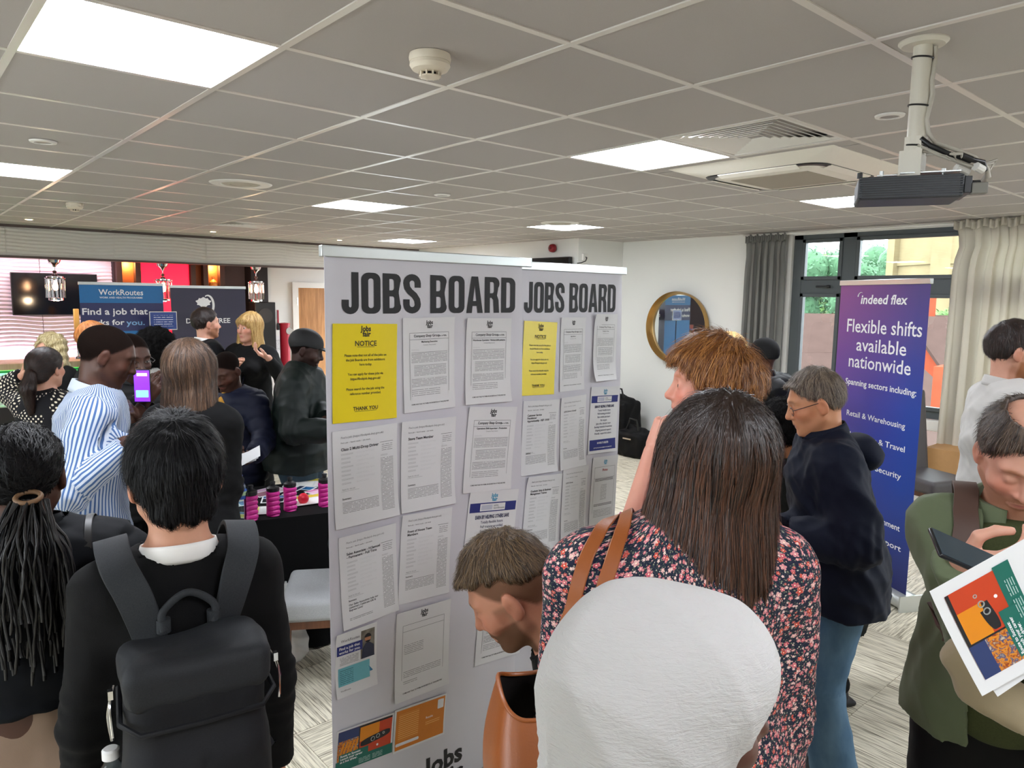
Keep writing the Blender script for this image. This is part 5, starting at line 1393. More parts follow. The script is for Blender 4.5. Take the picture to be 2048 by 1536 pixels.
def p_find(t, w, h, fn, title, summ='Summary', bigsum=None):
    strip(t, -w * .44, -w * .32, h * .452, h * .460, ROWSG, fn); strip(t, 0, w * .14, h * .462, h * .470, ROWSG, fn)
    text('Find a job (https://findajob.dwp.gov.uk)', w * .042, INKG, t, (-w * .38, 0, h * .415), align='LEFT', fn=fn, shear=.1)
    text('Find a job  \u203a  Search results  \u203a  Job details', w * .027, INK, t, (-w * .38, 0, h * .365), align='LEFT', fn=fn)
    n = title.count('\n')
    text(title, w * .054, INK, t, (-w * .38, 0, h * .290), align='LEFT', bold=.022, fn=fn)
    z0 = h * .255 - n * h * .045
    for k in range(8):
        z = z0 - k * h * .043
        strip(t, -w * .38, -w * (.24 if k % 3 else .20), z - h * .008, z + h * .004, ROWSB, fn); strip(t, -w * .16, w * (.04 if k % 2 else .13), z - h * .007, z + h * .004, ROWS, fn)
    m_ = strip(t, w * .22, w * .43, h * .318, h * .3215, INK, fn, 'rule')
    strip(t, w * .25, w * .42, h * .22, h * .305, ROWSG, fn); strip(t, w * .23, w * .34, h * .175, h * .187, ROWSB, fn); strip(t, w * .23, w * .43, -h * .41, h * .155, ROWS, fn)
    text('Apply for this job', w * .028, INKG, t, (-w * .38, 0, z0 - 8.6 * h * .043), align='LEFT', fn=fn, shear=.1); strip(t, -w * .39, -w * .12, z0 - 8.9 * h * .043, z0 - 8.9 * h * .043 + .0006, INKG, fn, 'rule')
    text(summ, w * .036, INK, t, (-w * .38, 0, -h * .215), align='LEFT', bold=.02, fn=fn)
    if bigsum: text(bigsum, w * .042, INK, t, (-w * .38, 0, -h * .26), align='LEFT', bold=.016, fn=fn); strip(t, -w * .38, w * .02, -h * .42, -h * .39, ROWS, fn)
    else: strip(t, -w * .38, w * .18, -h * .36, -h * .235, ROWS, fn)
    strip(t, -w * .42, -w * .05, -h * .460, -h * .455, ROWSG, fn)
def p_unity(t, w, h, fn):
    logo(t, h * .425, w * .085, SKYB, fn)
    strip(t, -w * .47, w * .47, h * .26, h * .365, NAVYINK, fn, 'blue_band'); f2 = lambda x, z: fn(x, z) - .0005
    strip(t, -w * .27, w * .24, h * .272, h * .353, PAPER, f2, 'white_box'); f3 = lambda x, z: fn(x, z) - .001
    text('unity\nwarehouse', w * .05, INKG, t, (w * .0, 0, h * .318), align='LEFT', fn=f3, bold=.005, lines=.8)
    strip(t, -w * .25, -w * .03, h * .285, h * .34, mat('pale_emblem', 'c2c4d2', .7), f3, 'emblem')
    text('EARN BY HELPING OTHERS SAVE', w * .078, INK if 0 else mat('ink_navy_dark', '1d2450', .6), t, (0, 0, h * .185), bold=.035, fn=fn, sx=.60)
    ls = ['Totally flexible hours', 'Full training provided', 'Earn whilst you learn', 'No targets', 'Join a fun, dynamic team', 'Exciting rewards & incentives', 'Ongoing personal support', 'Friendly, supportive culture']
    for k, l in enumerate(ls): text(l, w * .058, MATS['ink_navy_dark'], t, (0, 0, h * .132 - k * h * .050), fn=fn, bold=.004, sx=.92)
    strip(t, -w * .46, w * .46, -h * .455, -h * .295, NAVYINK, fn, 'blue_band')
    text('TO WORK TO REGISTER'[3:] if 0 else 'IN WORK TO REGISTER', w * .06, WHITEINK, t, (0, 0, -h * .36), bold=.03, fn=f2, sx=.62); text('VISIT THE STAND OR ASK A MEMBER OF THE TEAM TODAY', w * .03, WHITEINK, t, (0, 0, -h * .425), bold=.02, fn=f2, sx=.8)
def p_notice(t, w, h, fn):
    logo(t, h * .425, w * .10, INK, fn)
    text('NOTICE', w * .098, INK, t, (0, 0, h * .275), bold=.015, fn=fn, sx=.95); strip(t, -w * .135, w * .135, h * .262, h * .266, INK, fn, 'rule')
    for k, l in enumerate(['Please note that not all of the jobs on', 'the Job Boards are from exhibitors', 'here today.', None, 'You can apply for these jobs via', 'https://findajob.dwp.gov.uk/', None, 'Please search for the job using the', 'reference number provided.']):
        if l: text(l, w * .0475, INK, t, (0, 0, h * (.168 - [0, .047, .094, 0, .192, .240, 0, .345, .392][k])), bold=.014, fn=fn, sx=.90, shear=.12 if 'http' in l else 0)
    text('THANK YOU', w * .07, INK, t, (0, 0, -h * .385), bold=.02, fn=fn, sx=.95); strip(t, -w * .17, w * .17, -h * .398, -h * .394, INK, fn, 'rule')
def photo_mat(name, cols, sc=9):
    s = NT(name); o = s.obj(); n = s.noise(s.mapp(o, (sc, 1, sc)), 3.0, 2, .5, .4); s.set(s.ramp(n, [(.3 + .4 * i / max(1, len(cols) - 1), lin(c)) for i, c in enumerate(cols)]), .4); return s.m
def bus_art(t, w, h, fn, rot=False):
    """leaflet picture: orange and red bus front, blurred traffic, green caption box. fn follows the sheet"""
    P = {'orange': mat('bus_orange', 'e08a14', .35), 'red': mat('bus_red', 'c8401c', .35), 'dk': mat('bus_dark', '1c1c22', .35), 'green': mat('leaf_green_ink', '10675a', .45), 'blue': mat('bus_blue', '2a3a6a', .4)}
    f2 = lambda x, z: fn(x, z) - .0005; f3 = lambda x, z: fn(x, z) - .0010; f4 = lambda x, z: fn(x, z) - .0015
    strip(t, -w * .47, w * .47, -h * .46, h * .46, P['red'], fn, 'picture')
    strip(t, -w * .10, w * .24, .06 * h, h * .41, P['orange'], f2, 'picture'); strip(t, -w * .47, -w * .12, h * .22, h * .46, P['blue'], f2, 'picture'); strip(t, -w * .12, -w * .10, -h * .26, h * .46, P['dk'], f2, 'picture'); strip(t, -w * .10, w * .47, h * .41, h * .46, P['dk'], f2, 'picture')
    m_ = MB(); poly = rr_(-.5, -.5, .5, .5, .3); m_.add([(w * .18 + p[0] * w * .52, f3(0, 0), h * .04 + p[1] * h * .17 + p[0] * h * .10) for p in poly], [tuple(range(len(poly)))]); m_.build('headlamp', P['dk'], t, 0)
    for (x, z, r) in ((.13, .03, .032), (.22, .06, .030), (.32, .09, .016)):
        m_ = MB(); m_.tube([(x * w + r * w * math.cos(a), f4(0, 0), z * h + r * w * math.sin(a)) for a in np.linspace(0, 2 * PI, 17)[:-1]], .0012, 4, True); m_.build('lamp_ring', ALU, t)
    m_ = MB(); m_.cyl((w * .22, f4(0, 0) + .0004, -h * .16), (w * .22, f4(0, 0), -h * .16), .018 * w, n=14); m_.build('lamp_glow', WHITEINK, t)
    strip(t, -w * .47, -w * .12, -h * .26, h * .22, photo_mat('blurred_traffic', ['b8a890', '8a2c18', 'e09020', '2c3a70', 'c8b8a0'], 30), f2, 'picture')
    for k in range(5):
        m_ = MB(); x = -w * .40 + k * w * .058; m_.add([(x - w * .05, f3(0, 0), -h * .14), (x - w * .02, f3(0, 0), -h * .16), (x + w * .05, f3(0, 0), h * .16), (x + w * .02, f3(0, 0), h * .18)], [(0, 1, 2, 3)]); m_.build('arrow', P['orange'], t, 0)
    strip(t, -w * .5, w * .5, -h * .5, -h * .26, P['green'], f2, 'green_band'); strip(t, -w * .44, w * .06, -h * .42, -h * .10, P['green'], f3, 'green_band')
    text('Route to Success:\nLaunch your career\nas a bus driver.', w * .048, WHITEINK, t, (-w * .42, 0, -h * .17), align='LEFT', bold=.025, fn=f4, lines=.9)
    for k in range(2): strip(t, -w * .1 + k * w * .24, w * .1 + k * w * .22, -h * .46, -h * .34, rowsmat('rows_on_green', 'cfe6e0', '10675a', .0045) if 'rows_on_green' not in bpy.data.materials else bpy.data.materials['rows_on_green'], f3 if k else f4)
def routes_leaflet(t, w, h, fn):
    text('WorkRoutes', w * .085, INKG, t, (-w * .38, 0, h * .34), align='LEFT', fn=fn, bold=.01)
    strip(t, w * .10, w * .44, -h * .02, h * .43, photo_mat('portrait_backdrop', ['8a8478', '5a5448'], 12), fn, 'picture'); f2 = lambda x, z: fn(x, z) - .0006; f3 = lambda x, z: fn(x, z) - .0012
    m_ = MB(); m_.add([(w * .27 + .075 * w * math.cos(a), f2(0, h * .3), h * .285 + .062 * h * math.sin(a)) for a in np.linspace(0, 2 * PI, 17)[:-1]], [tuple(range(16))]); m_.build('picture_face', SK_TAN, t, 0)
    m_ = MB(); m_.add([(w * .27 + .085 * w * math.cos(a), f3(0, h * .3), h * .30 + .066 * h * math.sin(a)) for a in np.linspace(.1, PI - .1, 10)], [tuple(range(10))]); m_.add([(w * .27 + .06 * w * math.cos(a), f3(0, h * .3), h * .262 + .045 * h * math.sin(a)) for a in np.linspace(PI + .2, 2 * PI - .2, 10)], [tuple(range(10))]); m_.build('picture_hair', INK, t, 0)
    m_ = MB(); m_.add([(w * .12, f2(0, 0), -h * .02), (w * .44, f2(0, 0), -h * .02), (w * .42, f2(0, 0), h * .16), (w * .32, f2(0, 0), h * .215), (w * .22, f2(0, 0), h * .215), (w * .14, f2(0, 0), h * .14)], [tuple(range(6))]); m_.build('picture_suit', mat('suit_blue', '2b3048', .6), t, 0)
    strip(t, -w * .47, w * .14, h * .14, h * .29, NAVYINK, f2, 'blue_band'); text('Find a job that\nworks for you.', w * .085, WHITEINK, t, (-w * .42, 0, h * .225), align='LEFT', bold=.02, fn=f3)
    strip(t, -w * .40, w * .05, -h * .03, h * .11, ROWS, fn)
    strip(t, -w * .44, w * .32, -h * .34, -h * .06, TEAL, fn, 'teal_panel')
    m_ = MB(); m_.add([(-w * .0, f2(0, 0), -h * .30), (w * .30, f2(0, 0), -h * .30), (w * .30, f2(0, 0), -h * .34), (w * .40, f2(0, 0), -h * .25), (w * .30, f2(0, 0), -h * .16), (w * .30, f2(0, 0), -h * .20), (-w * .0, f2(0, 0), -h * .20)], [tuple(range(7))]); m_.build('arrow', mat('arrow_blue', '3a7fa8', .6), t, 0)
    strip(t, -w * .40, -w * .08, -h * .32, -h * .09, rowsmat('rows_on_teal', '1f4a5a', '6fb7c2', .006), f2)
    text('Reed in Partnership'[:0] + 'WorkRoutes', w * .045, INK, t, (-w * .40, 0, -h * .42), align='LEFT', fn=fn)
# board one and two
A1, B1 = at(644, 492, 2.13), at(1059, 520, 2.70)
A2, B2 = at(1016, 518, 2.84), at(1250, 537, 3.38)
def bendf(w, r=.03):
    return lambda x, z: -r * max(0, (x / w * 2 - .86) / .14) ** 2 * (.5 + .5 * math.sin(z * 2.6 + 1)) - .010 * max(0, (-x / w * 2 - .9) / .1) ** 2
H1 = (A1.z + B1.z) / 2 + .005; w1 = (B1 - A1).xy.length
b1 = Board('nearest white pull-up board headed JOBS BOARD, standing left of the other', A1, B1, H1, BANNERW, 'jobs_board', bend=bendf(w1, -.02), cutr=.028)
H2 = (A2.z + B2.z) / 2; w2 = (B2 - A2).xy.length
b2 = Board('second white JOBS BOARD pull-up, partly behind the nearest board', A2, B2, H2, BANNERW, 'jobs_board', bend=bendf(w2, -.02), cutr=.01)
print('boards', A1, B1, w1, A2, B2, w2)
def title(b, x0, x1, yt, yb):
    (xa, za), (xb, zb) = b.loc(x0, yt), b.loc(x1, yt); (_, zc), (_, zd) = b.loc(x0, yb), b.loc(x1, yb)
    h = ((za - zc) + (zb - zd)) / 2; block_text('JOBS BOARD', h, xb - xa, INK, b.t, ((xa + xb) / 2, -.0012, (za + zb + zc + zd) / 4), lambda x, z: b.bend(x, z))
(xl, zt1) = b1.loc(700, 545); (xr, zt2) = b1.loc(1028, 555); (_, zb1) = b1.loc(700, 627); (_, zb2) = b1.loc(1028, 626)
block_text('JOBS BOARD', ((zt1 - zb1) + (zt2 - zb2)) / 2, b1.loc(1030, 590)[0] - b1.loc(683, 600)[0], INK, b1.t, ((b1.loc(1030, 590)[0] + b1.loc(683, 600)[0]) / 2, -.0014, (zt1 + zb1 + zt2 + zb2) / 4), lambda x, z: b1.bend(x, z))
(_, zt1), (_, zb1) = b2.loc(1062, 565), b2.loc(1062, 626); (_, zt2), (_, zb2) = b2.loc(1225, 568), b2.loc(1225, 624)
block_text('JOBS BOARD', ((zt1 - zb1) + (zt2 - zb2)) / 2, b2.loc(1231, 590)[0] - b2.loc(1048, 600)[0], INK, b2.t, ((b2.loc(1231, 590)[0] + b2.loc(1048, 600)[0]) / 2, -.0014, (zt1 + zb1 + zt2 + zb2) / 4), lambda x, z: b2.bend(x, z))
C3 = lambda *p: [(640 + x / 3.303, 480 + y / 3.303) for x, y in p]
C4 = lambda *p: [(640 + x / 4.152, 830 + y / 4.152) for x, y in p]
C5 = lambda *p: [(640 + x / 4.086, 1160 + y / 4.086) for x, y in p]
C6 = lambda *p: [(1000 + x / 3.838, 780 + y / 3.838) for x, y in p]
G1, G2 = 'notices on the nearest job board', 'notices on the second job board'
t, w, h, fn = b1.sheet(C3((75, 553), (498, 553), (505, 1172), (80, 1212)), YEL, 'large yellow laminated notice on the nearest job board, top left', curl=.004, group=G1); p_notice(t, w, h, fn)
t, w, h, fn = b1.sheet(C3((530, 516), (868, 508), (897, 1098), (562, 1143)), None, 'white boxed job sheet right of the big yellow notice, nearest board', seed=1, group=G1); p_csg(t, w, h, fn, 'Marketing Executive')
t, w, h, fn = b1.sheet(C3((947, 520), (1245, 514), (1262, 1062), (967, 1082)), None, 'white boxed job sheet at top right of the nearest board', seed=2, group=G1); p_csg(t, w, h, fn, 'Warehouse Operative - Various shift patterns')
t, w, h, fn = b1.sheet(C3((963, 1106), (1282, 1096))[:2] + C4((1590, 612), (1197, 638)), None, 'white boxed job sheet above the blue banded flyer, nearest board', seed=3, group=G1); p_csg(t, w, h, fn, 'Operations Shift Supervisor - Production')
t, w, h, fn = b1.sheet(C4((1196, 648), (1603, 610), (1608, 1312), (1205, 1370)), None, 'white flyer with navy bands on the nearest board, above the crouching man', seed=4, group=G1); p_unity(t, w, h, fn)
t, w, h, fn = b1.sheet(C4((75, 148), (605, 60), (665, 820), (135, 940)), None, 'tilted printed job page headed Class 2 Multi-Drop Driver', seed=5, group=G1, off=.001); p_find(t, w, h, fn, 'Class 2 Multi-Drop Driver')
t, w, h, fn = b1.sheet(C4((655, 60), (1095, 10), (1128, 720), (675, 810)), None, 'printed job page headed Store Team Member', seed=6, group=G1, off=.0014); p_find(t, w, h, fn, 'Store Team Member')
t, w, h, fn = b1.sheet([(640 + 148 / 4.152, 830 + 1015 / 4.152), (640 + 632 / 4.152, 830 + 892 / 4.152)] + C5((625, 240), (178, 415)), None, 'printed job page headed Sales Associate, left column of nearest board', seed=7, group=G1); p_find(t, w, h, fn, 'Sales Associate - H.Samuel\n- Permanent - Full Time', bigsum='Our Sales Associates help our\ncustomers Celebrate Life &\nExpress Love!')
t, w, h, fn = b1.sheet([(640 + 655 / 4.152, 830 + 835 / 4.152), (640 + 1085 / 4.152, 830 + 762 / 4.152)] + C5((1048, 92), (650, 195)), None, 'printed job page headed Front of House Team Members', seed=8, group=G1); p_find(t, w, h, fn, 'Front of House Team\nMembers')
t, w, h, fn = b1.sheet(C5((90, 455), (432, 345), (482, 825), (150, 950)), None, 'leaflet with portrait photo and teal panel low on the nearest board', seed=9, group=G1, curl=.02); routes_leaflet(t, w, h, fn)
t, w, h, fn = b1.sheet(C5((605, 280), (1045, 150), (1055, 830), (612, 1000)), None, 'pale boxed job sheet with little text, low centre of nearest board', seed=10, group=G1); p_csg(t, w, h, fn, '', True)
t, w, h, fn = b1.sheet(C5((1272, 70), (1640, 0), (1650, 570), (1292, 690)), None, 'white boxed job sheet half hidden behind the crouching man', seed=14, group=G1); p_csg(t, w, h, fn, 'Production Operative')
t, w, h, fn = b1.sheet(C5((600, 1065), (1020, 925), (1015, 1245), (595, 1420)), None, 'orange leaflet with white text low on the nearest board', seed=11, group=G1, curl=.004)
OR = mat('orange_print', 'd07a16', .45); f2 = lambda x, z: fn(x, z) - .0005
strip(t, -w * .47, w * .47, -h * .45, h * .46, OR, fn, 'orange_print')
RO = rowsmat('rows_on_orange', 'f0b870', 'd07a16', .0072, .75, 120, .5); strip(t, -w * .42, -w * .04, -h * .24, h * .36, RO, f2); strip(t, w * .10, w * .38, -h * .12, h * .0, RO, f2)
text('Go-Ahead'[:0] + 'Results', h * .07, WHITEINK, t, (w * .10, 0, h * .05), align='LEFT', bold=.01, fn=f2)
m_ = MB(); pts = rr_(-.22 * w, -.035 * h, .22 * w, .035 * h, .03 * h); m_.add([(p[0] - .24 * w, f2(0, 0) - .0006, p[1] - .33 * h) for p in pts], [tuple(range(len(pts)))]); m_.build('white_bar', PAPER, t, 0)
m_ = MB(); pts = rr_(-.06 * w, -.11 * h, .06 * w, .11 * h, .02 * h); m_.add([(p[0] + .385 * w, f2(0, 0) - .0006, p[1] + .30 * h) for p in pts], [tuple(range(len(pts)))]); m_.build('white_box', PAPER, t, 0)
t, w, h, fn = b1.sheet(C5((122, 1245), (588, 1080), (590, 1395), (120, 1570)), None, 'leaflet with orange bus picture at bottom left of nearest board', seed=12, group=G1, curl=.004); bus_art(t, w, h, fn)
x, z = b1.loc(888, 1536); lb = text('Jobs', .10, INK, b1.t, (x, -.0014, z), bold=.035, sx=1.0); text('fair', .10, INK, b1.t, (x + .02, -.0014, z - .075), bold=.035)
# second board
t, w, h, fn = b2.sheet(C3((1336, 533), (1545, 545), (1556, 1015), (1330, 1028)), YEL, 'smaller yellow notice on the second board behind', curl=.003, group=G2); p_notice(t, w, h, fn)
t, w, h, fn = b2.sheet(C3((1575, 515), (1740, 508), (1745, 985), (1590, 998)), None, 'white boxed job sheet right of the smaller yellow notice', seed=21, group=G2); p_csg(t, w, h, fn, 'Sales Adviser')
t, w, h, fn = b2.sheet(C3((1797, 487), (1942, 492), (1953, 915), (1797, 930)), None, 'wavy white job sheet at top right corner of the second board', seed=22, group=G2, curl=.02, off=.004); p_csg(t, w, h, fn, 'Production Team')
t, w, h, fn = b2.sheet(C6((160, 95), (437, 62), (430, 620), (165, 650)), None, 'printed page headed Customer Service Practitioner on the second board', seed=23, group=G2); p_find(t, w, h, fn, 'Customer Service\nPractitioner\nApprenticeship - REF 11018')
t, w, h, fn = b2.sheet(C6((445, 75), (640, 25), (660, 575), (470, 600)), None, 'narrow printed job page left of the smaller navy banded flyer', seed=24, group=G2); p_find(t, w, h, fn, 'LGV2 Driver (Casual)')
t, w, h, fn = b2.sheet(C3((1770, 972), (1965, 966))[:2] + C6((885, 460), (687, 490)), None, 'smaller white flyer with navy bands on the right of the second board', seed=25, group=G2); p_unity(t, w, h, fn)
t, w, h, fn = b2.sheet(C6((168, 675), (450, 640), (450, 1190), (190, 1240)), None, 'printed page headed Graduate Sales and Business Management Trainee', seed=26, group=G2, curl=.02); p_find(t, w, h, fn, 'Graduate Sales & Business\nManagement Trainee')
t, w, h, fn = b2.sheet(C6((460, 615), (650, 572), (662, 1120), (475, 1165)), None, 'printed job page in the middle column, third row of the second board', seed=27, group=G2); p_find(t, w, h, fn, 'LGV2 Driver')
t, w, h, fn = b2.sheet(C6((690, 520), (882, 500), (880, 1000), (690, 1050)), None, 'faint sheet with teal logo and red heading on the second board', seed=28, group=G2)
logo(t, h * .42, w * .085, SKYB, fn); frame_lines(w * .8, h * .8, INKG, t, (0, fn(0, 0) - .0004, -h * .05), mids=(h * .24,)); text('Prime', w * .09, mat('ink_red', 'b8303a', .6), t, (0, 0, h * .285), fn=fn, shear=.3, bold=.01); strip(t, -w * .36, w * .36, h * .14, h * .19, ROWSB, fn); strip(t, -w * .12, w * .12, -h * .14, h * .10, ROWSG, fn); strip(t, -w * .36, w * .36, -h * .22, -h * .18, ROWSB, fn); strip(t, -w * .36, w * .36, -h * .38, -h * .26, ROWSG, fn)
t, w, h, fn = b2.sheet(C6((335, 1225), (485, 1195), (505, 1500), (352, 1545)), None, 'white boxed job sheet low on the second board beside crouching man', seed=29, group=G2); p_csg(t, w, h, fn, 'Driver')
t, w, h, fn = b2.sheet(C6((490, 1180), (680, 1140), (700, 1650), (505, 1700)), None, 'job sheet on the second board mostly hidden by the floral shoulder', seed=30, group=G2); p_csg(t, w, h, fn, 'Trainee')
t, w, h, fn = b2.sheet(C6((800, 5), (915, -20), (938, 335), (820, 350)), None, 'leaflet with teal panel sticking out behind the second board', seed=31, off=-.03, curl=.01); routes_leaflet(t, w, h, fn)
# ------------------------------------------------------------------ exhibitor banners
def gradmat(name, stops, stops2=None):
    s = NT(name); u, v, _ = s.sep(s.uv()); a = s.ramp(v, stops)
    if stops2: b = s.ramp(v, stops2); a = s.mix(s.ramp(u, [(.0, 0), (.9, 1)]), a, b)
    s.set(a, .42); return s.m
pv = gradmat('purple_blue_vinyl', [(0, lin('12206e')), (.35, lin('2a3a9c')), (.6, lin('5a3a9c')), (1, lin('8a4288'))], [(0, lin('0c1a60')), (.35, lin('1440a0')), (.6, lin('2c48a4')), (1, lin('4a3a80'))])
gz = on(1806, 1222, 2, 0); A3_, B3_ = on(1684, 566, 1, 0), on(1863, 556, 1, 0)
dR = CAM_ROT @ Vector((1863 - 1024, -(556 - 768), -F_PX)); kR = (gz.xy.length) / dR.xy.length
Bp = Vector((0, 0, CAM_Z)) + dR * kR; HF = Bp.z
dL = CAM_ROT @ Vector((1683 - 1024, -(563 - 768), -F_PX)); Ap = Vector((0, 0, CAM_Z)) + dL * ((HF - CAM_Z) / dL.z)
print('flex', Ap, Bp, (Ap - Bp).xy.length)
dirv = (Ap - Bp); dirv.z = 0
hA = Vector((dL.x, dL.y, 0)).normalized(); q_ = Vector((Bp.x, Bp.y, 0)); b_ = q_.dot(hA); r_ = max(.83 ** 2 - (q_.length ** 2 - b_ * b_), 0) ** .5; Ap = hA * (b_ + r_); print('flexlen', (Ap - q_).length)
fb = Board('purple to blue pull-up banner with white text in front of the window', Ap, Bp, HF, pv, 'pull_up_banner', 'banner')
def btext(b, px, py, txt, hpx, m=WHITEINK, wpx=None, **kw):
    x, z = b.loc(px, py); x2, z2 = b.loc(px, py - hpx); size = (z2 - z) / .73; sx = 1.0
    if wpx:
        me = textmesh(txt, size, kw.get('bold', 0.0), 1.0, kw.get('align', 'CENTER'), kw.get('shear', 0)); xs = [v.co.x for v in me.vertices]; wd_ = max(xs) - min(xs)
        xa, _ = b.loc(px - wpx / 2, py); xb, _ = b.loc(px + wpx / 2, py); sx = abs(xb - xa) / wd_
    return text(txt, size, m, b.t, (x, -.0014, z), sx=sx, **kw)
btext(fb, 1765, 608, 'indeed flex', 19, wpx=93, bold=.022, shear=.12)
xx, zz = fb.loc(1723, 592); m_ = MB(); m_.tube([(xx + .030 * math.cos(rad(a)), -.002, zz - .006 + .030 * math.sin(rad(a))) for a in range(70, 190, 12)], [.001 + .0004 * k for k in range(10)], 6); m_.build('logo_swoosh', WHITEINK, fb.t)
btext(fb, 1763, 668, 'Flexible shifts', 29, wpx=149, bold=.008); btext(fb, 1760, 706, 'available', 28, wpx=100, bold=.008); btext(fb, 1755, 741, 'nationwide', 28, wpx=124, bold=.008)
btext(fb, 1757, 779, 'Spanning sectors including:', 13, wpx=142, bold=.018)
for (px, py, tx) in ((1752, 843, 'Retail & Warehousing'), (1752, 887, 'Hospitality & Travel'), (1744, 938, 'Facilities & Security'), (1742, 1036, 'Events & Entertainment'), (1745, 1075, 'Admin & Support')):
    btext(fb, px - 4, py, tx, 12, wpx=118, bold=.012)
# blue and navy banners by the bar
def flatboard(label, y, pl_, pr_, top_px, m, name='pull_up_banner'):
    a = on(pl_, top_px, 1, y); b = on(pr_, top_px, 1, y); return Board(label, (a.x, y, 0), (b.x, y, 0), a.z, m, name, 'banner')
bb = flatboard('blue pull-up banner with white headline standing by the bar', 9.25, 157, 325, 563, mat('banner_blue', '1d6fae', .45))
xa, za = bb.loc(240, 606); xb, zb = bb.loc(240, 662); rect('navy_band', bb.w, za - zb, mat('banner_navy', '2c3160', .45), bb.t, (0, -.001, (za + zb) / 2)); bb_f = 0
btext(bb, 243, 590, 'WorkRoutes', 11.5, wpx=89, bold=.012); btext(bb, 243, 597, 'WORK AND HEALTH PROGRAMME', 3.6, wpx=86, bold=.01)
btext(bb, 231, 629, 'Find a job that', 13, wpx=131, bold=.02).location.y = -.003; btext(bb, 208, 650, 'works for', 11, wpx=84, bold=.02).location.y = -.003; btext(bb, 272, 650, 'you.', 11, m=mat('pale_blue_ink', '86b4e0', .5), wpx=37, bold=.02).location.y = -.003
db = flatboard('dark navy pull-up banner with white tree emblem by the bar', 9.20, 340, 490, 570, mat('banner_dark_navy', '2b2740', .4))
btext(db, 417, 646, 'DOUBLETREE', 10, wpx=88, bold=.012)
xc, zc = db.loc(413, 610); m_ = MB(); sz = .125
ring_ = [(xc + .02 + sz * .62 * math.cos(rad(a)), -.002, zc + sz * math.sin(rad(a))) for a in range(-75, 120, 8)]; ring2 = [(xc + .012 + sz * .46 * math.cos(rad(a)), -.002, zc + sz * .86 * math.sin(rad(a))) for a in range(-75, 120, 8)][::-1]
m_.add(ring_ + ring2, [(k, k + 1, len(ring_) * 2 - 2 - k, len(ring_) * 2 - 1 - k) for k in range(len(ring_) - 1)])
cr = [(xc - .035 + (.085 + .010 * math.sin(a * 7)) * math.cos(a), -.002, zc + .035 + (.055 + .008 * math.sin(a * 9)) * math.sin(a)) for a in np.linspace(0, 2 * PI, 40)[:-1]]; m_.add(cr, [tuple(range(len(cr)))]); m_.bx(xc - .045, xc - .02, -.003, -.002, zc - .12, zc); m_.build('tree_emblem', WHITEINK, db.t, 0)
# small framed blue sign held on a stand between the two banners
p = on(327, 640, 1, 9.0); sg = thing('framed_sign', 'small blue framed sign with white writing between the two banners', 'sign', (p.x, 9.0, 0))
m_ = MB(); w, h = on(354, 640, 1, 9.0).x - on(299, 640, 1, 9.0).x, on(327, 623, 1, 9.0).z - on(327, 660, 1, 9.0).z; zc = (on(327, 623, 1, 9.0).z + on(327, 660, 1, 9.0).z) / 2
m_.bx(-w / 2, w / 2, 0, .012, zc - h / 2, zc + h / 2); m_.build('frame', WHITE, sg, 30, .003); rect('blue_print', w * .95, h * .92, mat('sign_blue', '24408a', .3), sg, (0, -.001, zc)); rect('print', w * .7, h * .6, rowsmat('rows_on_blue', 'd8dcec', '24408a', .026, .6, 60, .4), sg, (0, -.003, zc))
m_ = MB(); m_.cyl((0, .02, .02), (0, .02, zc), .01); m_.cyl((0, .02, 0), (0, .02, .02), .12, n=24); m_.build('stand', BLACK, sg)
# ------------------------------------------------------------------ the near exhibitor table
TZ = .74
q1, q2 = on(648, 1027, 2, TZ), on(500, 1044, 2, TZ)        # front edge
ed = (q1 - q2); ed.z = 0; tyaw = math.atan2(ed.y, ed.x)
tc = q2 + ed.normalized() * .62; nrm = Vector((-math.sin(tyaw), math.cos(tyaw), 0)); tcen = tc + nrm * .36
TL_, TW_ = 1.75, .70
tb = thing('exhibitor_table', 'trestle table under a black cloth carrying pink bottles, behind the backpack wearer', 'table', (tcen.x, tcen.y, 0), tyaw)
m_ = MB(); m_.bx(-TL_ / 2, TL_ / 2, -TW_ / 2, TW_ / 2, TZ - .03, TZ - .006); m_.build('tabletop', mat('table_board', '6a4a30', .5), tb)
for sx in (-1, 1):
    for sy in (-1, 1): m_ = MB(); m_.cyl((sx * .78, sy * .28, 0), (sx * .78, sy * .28, TZ - .03), .016); m_.build('leg', ALU, tb)
cl = thing('tablecloth', 'black cloth draped to the floor over the trestle table', 'tablecloth', (tcen.x, tcen.y, 0), tyaw)
m_ = MB()
def per(u):   # around the rim
    a, b = TL_ / 2 + .004, TW_ / 2 + .004; L = 2 * (a + b) * 2; s = u * L
    for (x0, y0, x1, y1) in ((-a, -b, a, -b), (a, -b, a, b), (a, b, -a, b), (-a, b, -a, -b)):
        l = abs(x1 - x0) + abs(y1 - y0)
        if s <= l + 1e-9: t = s / l; n = ((y1 - y0) / l, -(x1 - x0) / l); return x0 + (x1 - x0) * t, y0 + (y1 - y0) * t, n
        s -= l
    return -a, -b, (0, -1)
def clothfn(u, v):
    x, y, n = per(u % 1.0); d = (1 - v) * (.012 + .018 * math.sin(u * 120) * (1 - v)); return (x + n[0] * d, y + n[1] * d, .012 + v * (TZ - .012))
m_.grid(clothfn, 240, 10); m_.grid(lambda u, v: ((u - .5) * (TL_ + .008), (v - .5) * (TW_ + .008), TZ + .0005 * math.sin(u * 40)), 8, 4); m_.build('cloth', clothmat('black_cloth', '040405', .95, 'plain', bump=.15), cl, 40)
def ontab(px, py, z=TZ): p = on(px, py, 2, z); return p
PINK = mat('bottle_pink', 'c92a8c', .35, var=.03); CAPB = mat('bottle_cap_black', '121214', .4)
